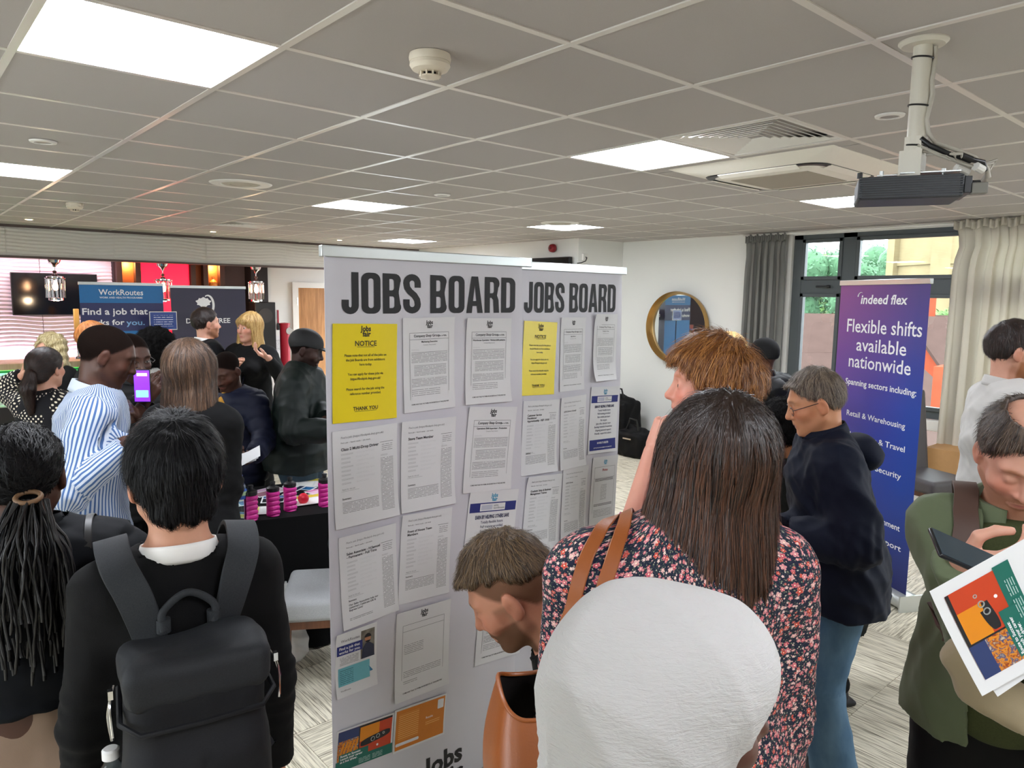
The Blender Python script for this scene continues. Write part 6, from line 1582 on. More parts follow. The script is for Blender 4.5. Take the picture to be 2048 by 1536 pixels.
def sport_bottle(px, py, label, h=.175, r=.036):
    p = ontab(px, py); t = thing('sports_bottle', label, 'bottle', (p.x, p.y, TZ + .002), FWD - PI / 2, 'pink sports bottles on the black table')
    m_ = MB()
    def fn(u, v):
        a = u * 2 * PI; z = v * .135; rr0 = r * (1 - .06 * math.sin(v * PI)); 
        if v < .04: rr0 *= .9 + v * 2.5
        if v > .93: rr0 *= 1 - (v - .93) * 2.2
        g = max(0, math.cos(a - 5.7)) ** .5 if math.cos(a - 5.7) > 0 else 0
        rr0 -= .006 * g * max(0, math.sin(v * 5.5 * 2 * PI + .8 * math.sin(a * 2)))
        return (rr0 * math.cos(a), rr0 * math.sin(a), z)
    m_.grid(fn, 40, 60); m_.cyl((0, 0, 0), (0, 0, .004), r * .88, n=30); m_.build('bottle_body', PINK, t, 60)
    m_ = MB(); m_.lathe([(r * .84, .130), (r * .92, .134), (r * .92, .150), (r * .6, .158), (r * .35, .160), (0, .161)], 28); m_.build('cap', CAPB, t)
    m_ = MB(); m_.lathe([(.012, .158), (.012, .172), (.014, .173), (.013, .182), (0, .184)], 16); m_.build('spout', CAPB, t)
sport_bottle(503, 1040, 'pink sports bottle half hidden by the clear water bottle')
sport_bottle(547, 1031, 'whole pink sports bottle second from the water bottle, nearest the table edge')
sport_bottle(581, 1021, 'pink sports bottle beside the red ball')
sport_bottle(650, 1012, 'pink sports bottle cut off by the board edge')
def waterbottle(loc, label, s=1.0, rot=None, capc='1c3fb0', lab='2a4f9c'):
    t = thing('water_bottle', label, 'bottle', loc, 0, rot=rot); m_ = MB()
    pr = [(.001, .002), (.030, .0), (.033, .01)]
    for k in range(8): pr += [(.032, .02 + k * .012), (.0335, .026 + k * .012)]
    pr += [(.034, .13), (.034, .165), (.031, .178), (.022, .200), (.013, .212), (.0125, .222)]
    pr = [(a * s, b * s) for a, b in pr]
    m_.lathe(pr, 28); m_.build('bottle_body', glassmat('clear_plastic', (.93, .97, .96), .03, True), t, 60)
    m_ = MB(); m_.lathe([(.0345 * s, .118 * s), (.0350 * s, .120 * s), (.0350 * s, .165 * s), (.0345 * s, .167 * s)], 28); lo = m_.build('bottle_label', mat('label_' + lab, lab, .4), t, 60)
    m_ = MB(); m_.lathe([(.0356 * s, .137 * s), (.0356 * s, .158 * s)], 28); m_.build('label_band', mat('label_green', 'a8c49a', .4), lo, 60)
    m_ = MB(); m_.lathe([(.0, .0), (.0155 * s, .0), (.0155 * s, .016 * s), (.012 * s, .019 * s), (.0, .019 * s)], 20, (0, 0, .222 * s)); m_.build('cap', mat('cap_' + capc, capc, .35), t)
    m_ = MB(); m_.lathe([(.0, .003), (.028 * s, .003), (.029 * s, .1 * s), (.0, .1 * s)], 20); m_.build('water', glassmat('water_inside', (.92, .96, .97), .0, True), t, 60)
    return t
p = ontab(482, 1042); waterbottle((p.x, p.y, TZ + .002), 'clear plastic water bottle with blue cap at the left end of the table')
p = ontab(607, 1008); m_ = MB(); m_.lathe([(.030 * math.sin(a) + 1e-6, .030 - .030 * math.cos(a)) for a in np.linspace(0, PI, 15)], 28); o = one('foam_ball', m_, mat('ball_red', 'e01838', .45), 'bright red foam ball between pink bottles on the table', 'ball', smooth=80); o.location = (p.x, p.y, TZ + .002)
def leaflet(px, py, rz, w, h, cols, label, k, lift=0.0):
    p = ontab(px, py); t = thing('leaflet', label, 'leaflet', (p.x, p.y, TZ + .0015 + k * .0012 + lift), tyaw + rz, 'leaflets lying on the black table')
    m_ = MB(); m_.bx(-w / 2, w / 2, -h / 2, h / 2, 0, .0008); m_.build('sheet', PAPER, t)
    m_ = MB(); m_.bx(-w * .46, w * .46, h * .18, h * .45, .0009, .0011); m_.build('print', mat('leaf_' + cols[0], cols[0], .4), t)
    m_ = MB(); m_.bx(-w * .46, w * .1, -h * .42, h * .1, .0009, .0011); m_.build('print', mat('leaf_' + cols[1], cols[1], .4), t)
    m_ = MB(); m_.bx(w * .14, w * .44, -h * .4, h * .1, .0009, .0011); m_.build('print', mat('leaf_' + cols[2], cols[2], .4), t)
for k, a in enumerate(((465, 1008, .2, .21, .15, ('d8cfae', 'b0a690', '5a86b0'), 'pale leaflet left of the water bottle'), (463, 1030, -.6, .21, .10, ('3c7fa8', 'd8dcc0', 'd8d060'), 'folded blue and yellow leaflet at the table front corner'), (525, 1022, 1.4, .15, .10, ('e8e27a', 'e8ecec', 'f0f0f0'), 'cream leaflet between the two left pink bottles'),
    (535, 985, .5, .21, .15, ('c8a0c0', '9a6a7a', 'c0b0b8'), 'mauve patterned leaflet behind the middle pink bottle'), (560, 1000, -.2, .2, .14, ('3a5a9a', '20222a', 'e8a040'), 'dark leaflet behind the two middle pink bottles'), (628, 1000, .1, .29, .2, ('e8c840', 'f4f4f2', 'd83a3a'), 'white leaflet under the red ball'),
    (618, 968, -.3, .29, .2, ('c8b820', 'f2f2ee', 'f0e8ea'), 'yellow topped flyer at the back edge of the table'), (600, 985, .9, .21, .12, ('1a2a4a', '101014', '2a6aa0'), 'black and blue flyer behind the red ball'), (640, 985, .4, .16, .09, ('e070b0', 'f0c0dc', 'e888c0'), 'pink printed card by the board edge'))): leaflet(*a, k)
# ------------------------------------------------------------------ chair with a black coat, plastic carrier bag
def chairset(label, loc, rz, seatc, backc, name='dining_chair', w=.44, seat_h=.49, back=True, woodc='4a2c1c', bh=1.02):
    t = thing(name, label, 'chair', loc, rz); W = woodmat('w' + woodc, woodc, '7a4c30') if ('w' + woodc) not in bpy.data.materials else bpy.data.materials['w' + woodc]
    P = rbox((0, 0, seat_h - .05), (w / 2, w / 2, .055), .03); F = fieldof([P], .012, .03); F.add(P); V, Q = F.mesh(); link('seat', meshnp('seat', V, Q, seatc), None, t)
    for sx in (-1, 1):
        for sy in (-1, 1):
            m_ = MB(); m_.add([(sx * (w / 2 - .03) + a * .02, sy * (w / 2 - .03) + b * .02, seat_h - .1) for a, b in ((-1, -1), (1, -1), (1, 1), (-1, 1))] + [(sx * (w / 2 - .025) + a * .015, sy * (w / 2 - .02) + b * .015, 0) for a, b in ((-1, -1), (1, -1), (1, 1), (-1, 1))], [(0, 1, 2, 3), (7, 6, 5, 4), (0, 4, 5, 1), (1, 5, 6, 2), (2, 6, 7, 3), (3, 7, 4, 0)]); m_.build('leg', W, t, 20, .003)
    m_ = MB(); m_.bx(-w / 2 + .03, w / 2 - .03, -w / 2 + .02, -w / 2 + .045, seat_h - .14, seat_h - .09); m_.bx(-w / 2 + .02, -w / 2 + .045, -w / 2 + .03, w / 2 - .03, seat_h - .14, seat_h - .09); m_.bx(w / 2 - .045, w / 2 - .02, -w / 2 + .03, w / 2 - .03, seat_h - .14, seat_h - .09); m_.build('seat_rail', W, t)
    if back:
        P = rbox((0, w / 2 + .0, (bh + seat_h) / 2), (w / 2, .035, (bh - seat_h) / 2 + .04), .03); F = fieldof([P], .014, .03); F.add(P); V, Q = F.mesh(); V[:, 1] += (V[:, 2] - seat_h) * .14; link('backrest', meshnp('backrest', V, Q, backc), None, t)
    return t
SEATG = clothmat('seat_grey', 'b0b2b2', .8, 'heather', '9a9c9e', bump=.1); SEATD = mat('seat_dark_leather', '4a4648', .5, var=.05)
ps = on(590, 1190, 2, .46)
chairset('wooden chair with pale grey seat between table and nearest board', (ps.x + .19, ps.y + .0, 0), FWD - PI / 2 - rad(80), SEATG, SEATG, seat_h=.47, back=True, bh=.92)
# coat draped over the back of that chair
cx, cy = ps.x + .30, ps.y - .20
ct = thing('draped_coat', 'black quilted coat hanging off the grey seated chair beside the nearest board', 'coat', (0, 0, 0))
P = [(rbox((cx + .02, cy + .0, .62), (.20, .10, .30), .05, rotz(tyaw)), 0), (rbox((cx, cy - .03, .33), (.16, .07, .28), .04, rotz(tyaw + .1)), .05), (cone((cx - .12, cy + .05, .8), (cx - .13, cy - .05, .2), .06, .05), .04)]
F = fieldof([q for q, _ in P], .012, .05)
for q, kk in P: F.add(q, max(kk, .01))
V, Q = F.mesh(); N = vnormals(V, Q); V = V + N * (folds(V, 30, 5, .3)[:, None] * .015); o = link('coat_cloth', meshnp('coat_cloth', V, Q, clothmat('coat_black', '060608', .45, bump=.1)), None, ct)
pb = on(572, 1330, 2, 0)
bg = thing('plastic_bag', 'thin white translucent carrier bag standing on the carpet by the grey seated chair', 'bag', (pb.x, pb.y, 0))
P = [(ell((0, 0, .13), (.11, .13, .13)), 0), (cone((0, 0, .2), (.02, .02, .42), .09, .03, (1, 0, 0), .5), .05)]
F = fieldof([q for q, _ in P], .008, .04)
for q, kk in P: F.add(q, max(kk, .01))
F.cut(lambda p: .003 - p[..., 2], .004)
V, Q = F.mesh(); N = vnormals(V, Q); V = V + N * (folds(V, 45, 3, .6)[:, None] * .016)
s = NT('thin_plastic'); s.set((.86, .87, .87), .18, 0, .6); tr = s.n('ShaderNodeBsdfTransparent'); mx = s.n('ShaderNodeMixShader'); mx.inputs[0].default_value = .38; s.l(s.b.outputs[0], mx.inputs[1]); s.l(tr.outputs[0], mx.inputs[2]); s.l(mx.outputs[0], s.out.inputs[0])
link('bag_film', meshnp('bag_film', V, Q, s.m), None, bg); m_ = MB(); m_.lathe([(.0, .03), (.05, .035), (.06, .07), (.0, .11)], 12, (-.03, -.04, 0)); m_.build('contents', mat('bag_contents', 'c84a6a', .6), bg); m_ = MB(); m_.box((.02, .02, .14), (.10, .08, .16), Euler((.1, .1, .4)).to_matrix()); m_.build('contents', mat('bag_contents_cream', 'cfc3ae', .6), bg)
# ------------------------------------------------------------------ right side: dark chair, tote bag, crate, floor bags
pc = on(1862, 1010, 2, .3); pcx = at(1850, 960, 5.9)
chairset('dark grey high backed leather chair by the window beyond the purple banner', (pcx.x + .1, pcx.y, 0), FWD - PI / 2 + .35, SEATD, SEATD, bh=1.12, w=.46)
pt = on(1868, 1096, 2, 0)
tt = thing('tote_bag', 'large beige open tote bag with brown lining on the carpet right of the banner', 'bag', (pt.x, pt.y, 0), FWD - PI / 2 + .1)
m_ = MB()
def totefn(u, v, inn=0.0):
    a = u * 2 * PI; c, s_ = math.cos(a), math.sin(a); ex = .55; w, d = (.195 + .05 * v - inn), (.085 + .05 * v - inn)
    x = w * abs(c) ** ex * (1 if c > 0 else -1); y = d * abs(s_) ** ex * (1 if s_ > 0 else -1)
    z = v * (.27 + .05 * s_ * 1.0 + .03 * c * c); return (x, y, z + inn)
m_.grid(lambda u, v: totefn(u, v), 48, 10); m_.grid(lambda u, v: ((u - .5) * .36, (v - .5) * .15, .004), 2, 2); o = m_.build('bag_body', mat('tote_beige', 'a89480', .6, var=.04), tt, 60)
m_ = MB(); m_.grid(lambda u, v: totefn(u, v, .006), 48, 10); m_.build('lining', mat('tote_lining', '8a5a48', .6), tt, 60)
m_ = MB(); m_.tube([totefn(k / 48, 1, .003) for k in range(48)], .005, 6, True); m_.build('rim', mat('tote_rim', 'd8c0a8', .5), tt, 60)
for s_ in (-1, 1):
    for q in (-1, 1):
        pass
    m_ = MB(); yy = s_ * .135; m_.tube([(-.10, yy, .26), (-.09, yy * 1.15, .20), (-.06, yy * 1.3, .10), (-.03, yy * 1.3, .03), (.0, yy * 1.3, .02), (.04, yy * 1.3, .06), (.08, yy * 1.2, .16), (.10, yy, .26)], .011, 6, flat=.35, up=(0, 1, 0)); m_.build('strap', mat('strap_dark', '1e1816', .45), tt, 60)
P = [ell((-.03, 0, .20), (.12, .06, .05)), ell((-.10, .02, .22), (.05, .05, .05))]; F = fieldof(P, .01, .03); [F.add(q, .02) for q in P]; V, Q = F.mesh(); V = V + vnormals(V, Q) * folds(V, 60, 2)[:, None] * .01; link('contents', meshnp('contents', V, Q, mat('tissue_grey', 'b8b0b0', .8)), None, tt)
pk = on(1905, 975, 0, XW - .35); m_ = MB(); m_.bx(-.16, .16, -.2, .2, 0, .62); bxo = one('cardboard_box', m_, mat('card_tan', 'b98e5c', .8), 'tall tan cardboard box standing under the window', 'box'); bxo.location = (XW - .32, pk.y, 0)
pk = on(1922, 975, 0, XW - .3); m_ = MB(); m_.bx(-.03, .03, -.2, .12, 0, .60); bxo = one('blue_folder', m_, mat('folder_blue', '4f86c8', .5), 'upright blue display folder beside the tan box', 'folder'); bxo.location = (XW - .32, pk.y - .12, 0)
pf = on(1272, 905, 0, XW - .55)
for (dx, dy, w, d, h, lab) in ((0, .0, .20, .22, .30, 'black holdall with a small pale tag on the floor by the mirror wall'), (.2, .42, .18, .2, .62, 'tall black rucksack leaning on the white wall behind the holdall')):
    t = thing('floor_bag', lab, 'bag', (pf.x + dx, pf.y + dy, 0)); P = [rbox((0, 0, h / 2), (w, d, h / 2), .05), cone((0, -.1, h - .02), (0, .1, h + .02), .07, .06)]; F = fieldof(P, .014, .04); [F.add(q, .05) for q in P]; V, Q = F.mesh(); V = V + vnormals(V, Q) * folds(V, 22, 4)[:, None] * .014; link('bag_body', meshnp('bag_body', V, Q, clothmat('bag_black', '060607', .7)), None, t)
    m_ = MB(); m_.tube([(-w * .3 - .0, -.08, h + .02), (-w * .3, -.04, h + .14), (-w * .3, .06, h + .15), (-w * .3, .1, h + .02)], .012, 6); m_.build('handle', BLACK, t, 60)
    m_ = MB(); m_.bx(-w - .012, -w - .006, -.08, .04, h * .74, h * .79); m_.build('tag', mat('tag_tan', 'b8a890', .6), t)
t = thing('plastic_bag', 'crumpled white carrier bag on the floor right of the black holdall', 'bag', (pf.x - .05, pf.y - .55, 0)); P = [ell((0, 0, .20), (.15, .22, .22)), cone((0, -.1, .3), (0, -.18, .52), .08, .03), cone((0, .1, .3), (0, .12, .46), .07, .02)]; F = fieldof(P, .012, .04); [F.add(q, .05) for q in P]; F.cut(lambda p: .003 - p[..., 2], .004); V, Q = F.mesh(); V = V + vnormals(V, Q) * folds(V, 28, 9, .4)[:, None] * .03; link('bag_film', meshnp('bag_film', V, Q, mat('bag_white', 'dfe4e0', .3)), None, t)
# ------------------------------------------------------------------ things on the bar and by the door
CT = 1.062
for k in range(9):
    x = .15 + .085 * (k % 5) + .04 * (k // 5); z = CT + (.0 if k < 5 else .115)
    t = thing('paper_cup', 'red striped paper cup in the ' + ('lower' if k < 5 else 'upper') + ' row on the bar', 'cup', (x, 10.25, z), 0, 'striped cups on the bar')
    s = MATS.get('cup_stripe')
    if not s:
        n_ = NT('cup_stripe'); o_ = n_.obj(); a, b, c = n_.sep(o_); w_ = n_.math('SINE', n_.math('ADD', n_.math('MULTIPLY', c, 330), n_.math('MULTIPLY', a, 90))); n_.set(n_.mix(n_.ramp(w_, [(.45, 0), (.55, 1)]), lin('c8302c'), lin('f0e4dc')), .5); MATS['cup_stripe'] = s = n_.m
    m_ = MB(); m_.lathe([(0, 0), (.028, 0), (.040, .11), (.042, .112), (.037, .11), (.026, .004), (0, .004)], 20); m_.build('cup_wall', s, t, 50)
for k in range(4):
    m_ = MB(); m_.lathe([(0, 0), (.03, 0), (.034, .10), (.031, .10), (.028, .004), (0, .004)], 20); o = one('glass_tumbler', m_, glassmat('tumbler', (.8, .78, .85), .02, True), 'clear tumbler in the short row beside the striped cups', 'glass', 'tumblers on the bar'); o.location = (.72 + .075 * k, 10.28, CT)
t = thing('sweet_tub', 'clear tub with a purple lid full of sweets on the bar', 'tub', (.50, 10.16, CT)); m_ = MB(); m_.lathe([(0, 0), (.10, 0), (.13, .12), (.0, .12)], 30); m_.build('tub_body', mat('tub_tan', '8a6a58', .35, var=.4, scale=60), t, 50); m_ = MB(); m_.lathe([(0, .12), (.14, .12), (.142, .145), (0, .15)], 30); m_.build('lid', mat('lid_purple', '2c2a7a', .35), t)
t = thing('card_reader', 'black card terminal leaning on the back of the bar', 'terminal', (.80, 10.45, CT)); m_ = MB(); m_.box((0, 0, .10), (.16, .03, .20), Euler((-.3, 0, 0)).to_matrix()); m_.build('case', BLACK, t, 30, .006)
p = on(152, 680, 1, 10.5); t = thing('beer_tap', 'slim gold beer tap with chrome spout on the bar', 'tap', (p.x, 10.4, CT)); m_ = MB(); m_.lathe([(0, 0), (.04, 0), (.035, .02), (.015, .03), (.015, .35), (0, .36)], 20); m_.build('column', CHROME, t); m_ = MB(); m_.bx(-.03, .03, -.02, .02, .36, .62); m_.build('handle', mat('tap_gold', 'b9975a', .35), t, 30, .008); m_ = MB(); m_.tube([(0, -.02, .28), (0, -.09, .30), (0, -.12, .24)], .01); m_.build('spout', CHROME, t)
# items round the door
p = on(570, 690, 1, 10.9); t = thing('red_post_dispenser', 'red cylinder dispenser with a round chrome badge near the oak door', 'dispenser', (p.x, 10.9, 0)); m_ = MB(); zt = on(570, 650, 1, 10.9).z; m_.cyl((0, 0, 0), (0, 0, zt), .075, n=24); m_.lathe([(0, 0), (.085, 0), (.085, .03), (0, .04)], 24, (0, 0, zt)); m_.build('column', mat('dispenser_red', 'a81c34', .35), t); m_ = MB(); m_.cyl((.04, -.09, zt - .09), (.04, -.07, zt - .09), .055, n=24); m_.build('badge', CHROME, t)
p = on(548, 635, 1, YK); t = thing('wall_thermostat', 'small white framed wall panel beside the oak door', 'panel', (p.x, YK - .02, p.z)); m_ = MB(); m_.bx(-.07, .07, -.02, .0, -.12, .12); m_.build('case', WHITE, t, 30, .005); m_ = MB(); m_.bx(-.05, .05, -.023, -.02, -.02, .09); m_.build('display', mat('pale_grey', 'c8ccc8', .4), t)
p = on(556, 640, 1, YK - .04); t = thing('wall_telephone', 'red and black handset hanging on the white wall by the door', 'telephone', (p.x, YK - .03, p.z)); m_ = MB(); m_.bx(-.012, .012, -.02, 0, -.05, .16); m_.build('handset', mat('dispenser_red', 'a81c34', .35), t); m_ = MB(); m_.bx(-.02, .02, -.03, 0, -.16, -.05); m_.build('cradle', BLACK, t)
for k, (px, py, w, h) in enumerate(((545, 672, .10, .22), (557, 690, .16, .30))):
    p = on(px, py, 1, YK - .02); t = thing('wall_notice', ('narrow' if k == 0 else 'wider') + ' white paper notice pinned below the wall panel', 'notice', (p.x, YK - .028 - .004 * k, p.z)); uvquad('sheet', w, h, PAPER, t, (0, 0, 0), thick=.001); uvquad('print', w * .8, h * .6, rowsmat('rows_wall%d' % k, '555555', 'e2e3e4', .02, .6, 60), t, (0, -.002, 0))
# black speaker / till behind presenter
p = on(527, 615, 1, 10.8); t = thing('speaker_cabinet', 'black loudspeaker cabinet standing behind the blonde presenter', 'speaker', (p.x, 10.85, 0)); m_ = MB(); m_.bx(-.16, .16, -.12, .12, .9, p.z + .08); m_.build('case', BLACK, t, 30, .01); m_ = MB(); m_.cyl((0, 0, 0), (0, 0, .9), .02); m_.cyl((0, 0, 0), (0, 0, .02), .2, n=24); m_.build('stand', BLACK, t); m_ = MB(); m_.cyl((0, -.125, p.z - .12), (0, -.115, p.z - .12), .11, n=28); m_.build('cone', mat('cone_grey', '2a2a2e', .6), t)
# far black table with small things, wooden table leg
p1 = on(545, 800, 2, .76); t = thing('side_table', 'black topped high table beyond the navy puffer jacket man', 'table', (p1.x + .1, p1.y, 0)); m_ = MB(); m_.bx(-.5, .5, -.3, .3, .73, .76); m_.build('tabletop', mat('table_black', '1c1c20', .45), t, 30, .004)
for sx in (-1, 1):
    for sy in (-1, 1): m_ = MB(); m_.bx(sx * .45 - .025, sx * .45 + .025, sy * .25 - .025, sy * .25 + .025, 0, .73); m_.build('leg', woodmat('leg_oak', '6a4424', '8a5c34') if 'leg_oak' not in bpy.data.materials else bpy.data.materials['leg_oak'], t)
# ------------------------------------------------------------------ the people at the fair
def skel_hc(S, lean, head, neck, hip_dz, female, twist=0.0):
    k = S / 1.70; zh = .93 * k + hip_dz; Rl = rotx(-lean) @ rotz(twist)
    nb = Rl @ (np.array([0, -.012, 1.435]) * k - np.array([0, 0, .93 * k])) + np.array([0, 0, zh])
    pitch, hy, roll = head; npitch = neck if neck is not None else lean * .5 + pitch * .4
    hs = (.97 if female else 1.0) * k ** .35
    return nb + rotz(hy * .5) @ rotx(-npitch) @ np.array([0, .012, .158 * hs])
def put(label, px, py, D, h, crouch=False, S=1.70, lean=0.0, head=(0, 0, 0), neck=None, female=False, twist=0.0, **kw):
    W = at(px, py, D); yaw = FWD - PI / 2 - rad(h)
    hdz = 0.0
    for _ in range(6):
        z = skel_hc(S, lean, head, neck, hdz, female, twist)[2]
        if crouch: hdz += W.z - z
        else: S *= 1 + (W.z - z) / z
    hc = skel_hc(S, lean, head, neck, hdz, female, twist)
    c, s = math.cos(yaw), math.sin(yaw)
    loc = (W.x - (c * hc[0] - s * hc[1]), W.y - (s * hc[0] + c * hc[1]), 0)
    I = person(label, loc, yaw, S=S, lean=lean, head=head, neck=neck, hip_dz=hdz, female=female, twist=twist, **kw)
    I['yaw'] = yaw; I['loc'] = loc; I['S'] = S
    print('%-40s S=%.2f dz=%.2f loc=%.2f,%.2f' % (label[:40], S, hdz, loc[0], loc[1]))
    return I
def L2(I, p):   # photograph pixel + depth -> person's local frame
    w = at(*p); c, s = math.cos(-I_yaw(I)), math.sin(-I_yaw(I)); d = np.array([w.x - I['loc'][0], w.y - I['loc'][1], w.z]); return np.array([c * d[0] - s * d[1], s * d[0] + c * d[1], d[2]])
def I_yaw(I): return I['yaw']
def hand_at(px, py, D, hpx, hpy, hD, h, hcl):
    """local position for a hand seen at (px,py,D) for a person whose head centre is at (hpx,hpy,hD), heading h, local head centre hcl"""
    w = at(px, py, D) - at(hpx, hpy, hD); yaw = -(FWD - PI / 2 - rad(h)); c, s = math.cos(yaw), math.sin(yaw)
    return (c * w.x - s * w.y + hcl[0], s * w.x + c * w.y + hcl[1], w.z + hcl[2])
def P(label, px, py, D, h, hands_px=(None, None), crouch=False, **kw):
    """hands given as photograph pixels with a depth"""
    W = at(px, py, D); S = kw.pop('S', 1.70); hdz = 0
    a = dict(lean=kw.get('lean', 0.0), head=kw.get('head', (0, 0, 0)), neck=kw.get('neck'), female=kw.get('female', False), twist=kw.get('twist', 0.0))
    S2 = S
    for _ in range(6):
        z = skel_hc(S2, a['lean'], a['head'], a['neck'], hdz, a['female'], a['twist'])[2]
        if crouch: hdz += W.z - z
        else: S2 *= 1 + (W.z - z) / z
    hc = skel_hc(S2, a['lean'], a['head'], a['neck'], hdz, a['female'], a['twist'])
    hs = [hand_at(*q, px, py, D, h, hc) if q is not None else None for q in hands_px]
    return put(label, px, py, D, h, crouch=crouch, S=S, hands=hs if any(q is not None for q in hs) else None, **kw)
def long_hair(L=.26, w=.10, wb=.11, thick=.42, back=-.045, res=.0055, sides=True, bang=False, grow=.014, shift=0.0, seed=1, drop=0.0, faceopen=.060, forward=.0, part=.0):
    prims = [(ell((0, -.014, .032), (.077 + grow, .100 + grow, .086 + grow)), 0),
             (cone((0, back + .015, .03), (shift, back - drop, -L), w, wb, (0, 1, 0), thick), .04)]
    if sides:
        for s in (-1, 1): prims.append((cone((s * .068, .0, .04), (s * (wb * .88) + shift, back * .5 + forward, -L * .92), .030, .034), .035))
    F = fieldof([p for p, _ in prims], res, .03)
    for p, k in prims: F.add(p, max(k, .01))
    F.sub(ell((0, .105, -.045), (faceopen, .10, .115)), .02)
    F.sub(ell((0, .06, -.16), (faceopen + .0, .085, .12)), .02)
    if bang: F.add(ell((0, .078, .062), (.055, .022, .030)), .015)
    F.cut(lambda p: -L - p[..., 2] + .012 * wob(p, 60, seed) + .004 * np.sin(p[..., 0] * 400), .004)
    return F.mesh()
def hang_flow(Pn):
    d = Pn - CROWN; r = np.linalg.norm(d, axis=1, keepdims=True) + 1e-6; low = np.clip((.06 - Pn[:, 2:3]) / .08, 0, 1)
    return d / r * (1 - low) + np.array([0, 0, -1.0]) * (.3 + low)
def longer(I, m, n=2500, length=.16, disp=.0025, seed=2, width=.0014, lift=.003, jit=.06, **kw):
    V, Q = long_hair(**kw); return put_hair(I, V, Q, m, luvf=hang_luv, flow=hang_flow, n=n, length=length, seed=seed, disp=disp, jit=jit, width=width, lift=lift)
T_BLACK = clothmat('black_knit', '060607', .9, 'knit', bump=.4); T_DKGREEN = clothmat('dark_green_nylon', '0b1512', .55, bump=.12); T_NAVY = clothmat('navy_nylon', '0e1322', .72, bump=.1, spec=.15)
T_PUFF = clothmat('black_puffer', '08090b', .6, bump=.1); T_PUFN = clothmat('navy_puffer', '0c1126', .65, bump=.1); T_BLUEP = clothmat('dark_blue_puffer', '0a0d12', .75, bump=.1, spec=.15)
T_STRIPE = clothmat('blue_striped_cotton', 'b6bfcb', .8, 'stripe', '42608f', period=.0115); T_WHITE = clothmat('white_cotton', 'c4c2be', .75, bump=.15); T_DOTS = clothmat('polka_dots', '16151a', .8, 'dots', 'e2d8c4', period=.030)
T_FLORAL = clothmat('floral_jersey', '171c30', .85, 'floral', bump=.2); T_GREEN = clothmat('olive_jersey', '3a4024', .9, 'knit', bump=.3); T_OLIVE = clothmat('sage_cotton', '5c664c', .8, bump=.25)
B_BLACK = clothmat('black_trouser', '050506', .85, bump=.1); B_BEIGE = clothmat('beige_trouser', '8a7462', .75, bump=.15); B_DENIM = clothmat('blue_denim', '587286', .9, 'denim', '3a566e', bump=.3); B_GDENIM = clothmat('grey_denim', '41525e', .9, 'denim', '2e3c48', bump=.3)
T_MAG = clothmat('magenta_jersey', 'a02a78', .8, bump=.2); T_GREY = clothmat('grey_wool', '55565a', .95, 'heather', '2c2c30'); B_NAVY = clothmat('navy_trouser', '0c0f1a', .8, bump=.1)
HM_RED = hairmat('hair_copper', '6a3a16', 'c98a48', .42, .5); HM_BLOND = hairmat('hair_blond', 'a87c3c', 'f0d08a', .4); HM_ASHB = hairmat('hair_ash_blond', '9a8454', 'e8dcae', .4); HM_BRWN = hairmat('hair_brown', '2a1c14', '7a5c46', .38)
HM_CHEST = hairmat('hair_chestnut', '1e110c', '6a4430', .32, .5, root='26170f'); HM_SALT = hairmat('hair_salt_brown', '3a2c24', '94836f', .5); HM_FADE = hairmat('hair_fade_brown', '3a2b1b', '7a6040', .5); HM_THIN = hairmat('hair_thinning', '2a1e18', '63503f', .45); HM_GINGER = hairmat('hair_ginger', '8a4a1c', 'd08a44', .45)

# 1 backpack wearer
bp = P('person seen from behind with black hair, black jumper and grey backpack', 350, 958, 1.50, -31, S=1.65, wid=.88, skin=SK_LIGHT, hopt=dict(), eyes=False, res=.0075, head=(.05, .05, -.02),
       top=dict(m=T_BLACK, name='jumper', g=.014, hem=.84, seed=3, amp=.005), bottom=dict(m=B_BLACK), hands_px=(None, None))
V, Q = short_hair(dict(top=.026, side=.014, nape=-.075, ear=-.008, nape_add=True, clump=.004, res=.0042)); put_hair(bp, V, Q, HM_BLACK, n=5200, length=.062, width=.0013, lift=.005, seed=4, disp=.0015, jit=.18)
make_collar(bp, 'band', mat('shirt_white', 'eceae6', .7), .014)
# 2 braided ponytail
br = P('person in a dark puffer jacket with a long braided ponytail and beige trousers', 44, 952, 1.60, -22, S=1.62, female=True, wid=1.12, skin=SK_DARK, hopt=dict(scalp=0), eyes=False, res=.0085, head=(.0, 0, 0),
       top=dict(m=T_BLUEP, name='puffer_jacket', g=.030, hem=1.075, hemr=.02, puff=.010, puffp=.12, collar='high', amp=.008, seed=5, loose=.02), bottom=dict(m=B_BEIGE, loose=.05, flare=.05, amp=.012, f=16))
V, Q = short_hair(dict(top=.010, side=.010, nape=-.06, ear=.0, front=.07, clump=.0015, res=.0042)); put_hair(br, V, Q, HM_BLACK, n=2600, length=.05, width=.0026, lift=.003, seed=9, disp=.0016, jit=.03,
    flow=lambda p: (np.array([.035, -.115, -.02]) - p), luvf=lambda v: np.stack([np.arctan2(v[:, 0], v[:, 2] + .02) * .09, v[:, 1], v[:, 1] * 0], 1))
m_ = MB(); Tm = Matrix([list(r) for r in br['T']]); m_.M = Tm
m_.tube([(.036 + .024 * math.cos(a), -.122 + .018 * math.sin(a), -.022 + .008 * math.sin(a)) for a in np.linspace(0, 2 * PI, 25)[:-1]], .0055, 8, True); m_.build('hair_tie', mat('hair_tie_brown', '7a5c40', .6), br['root'], 60)
rb = random.Random(5); m_ = MB(); m_.M = Tm
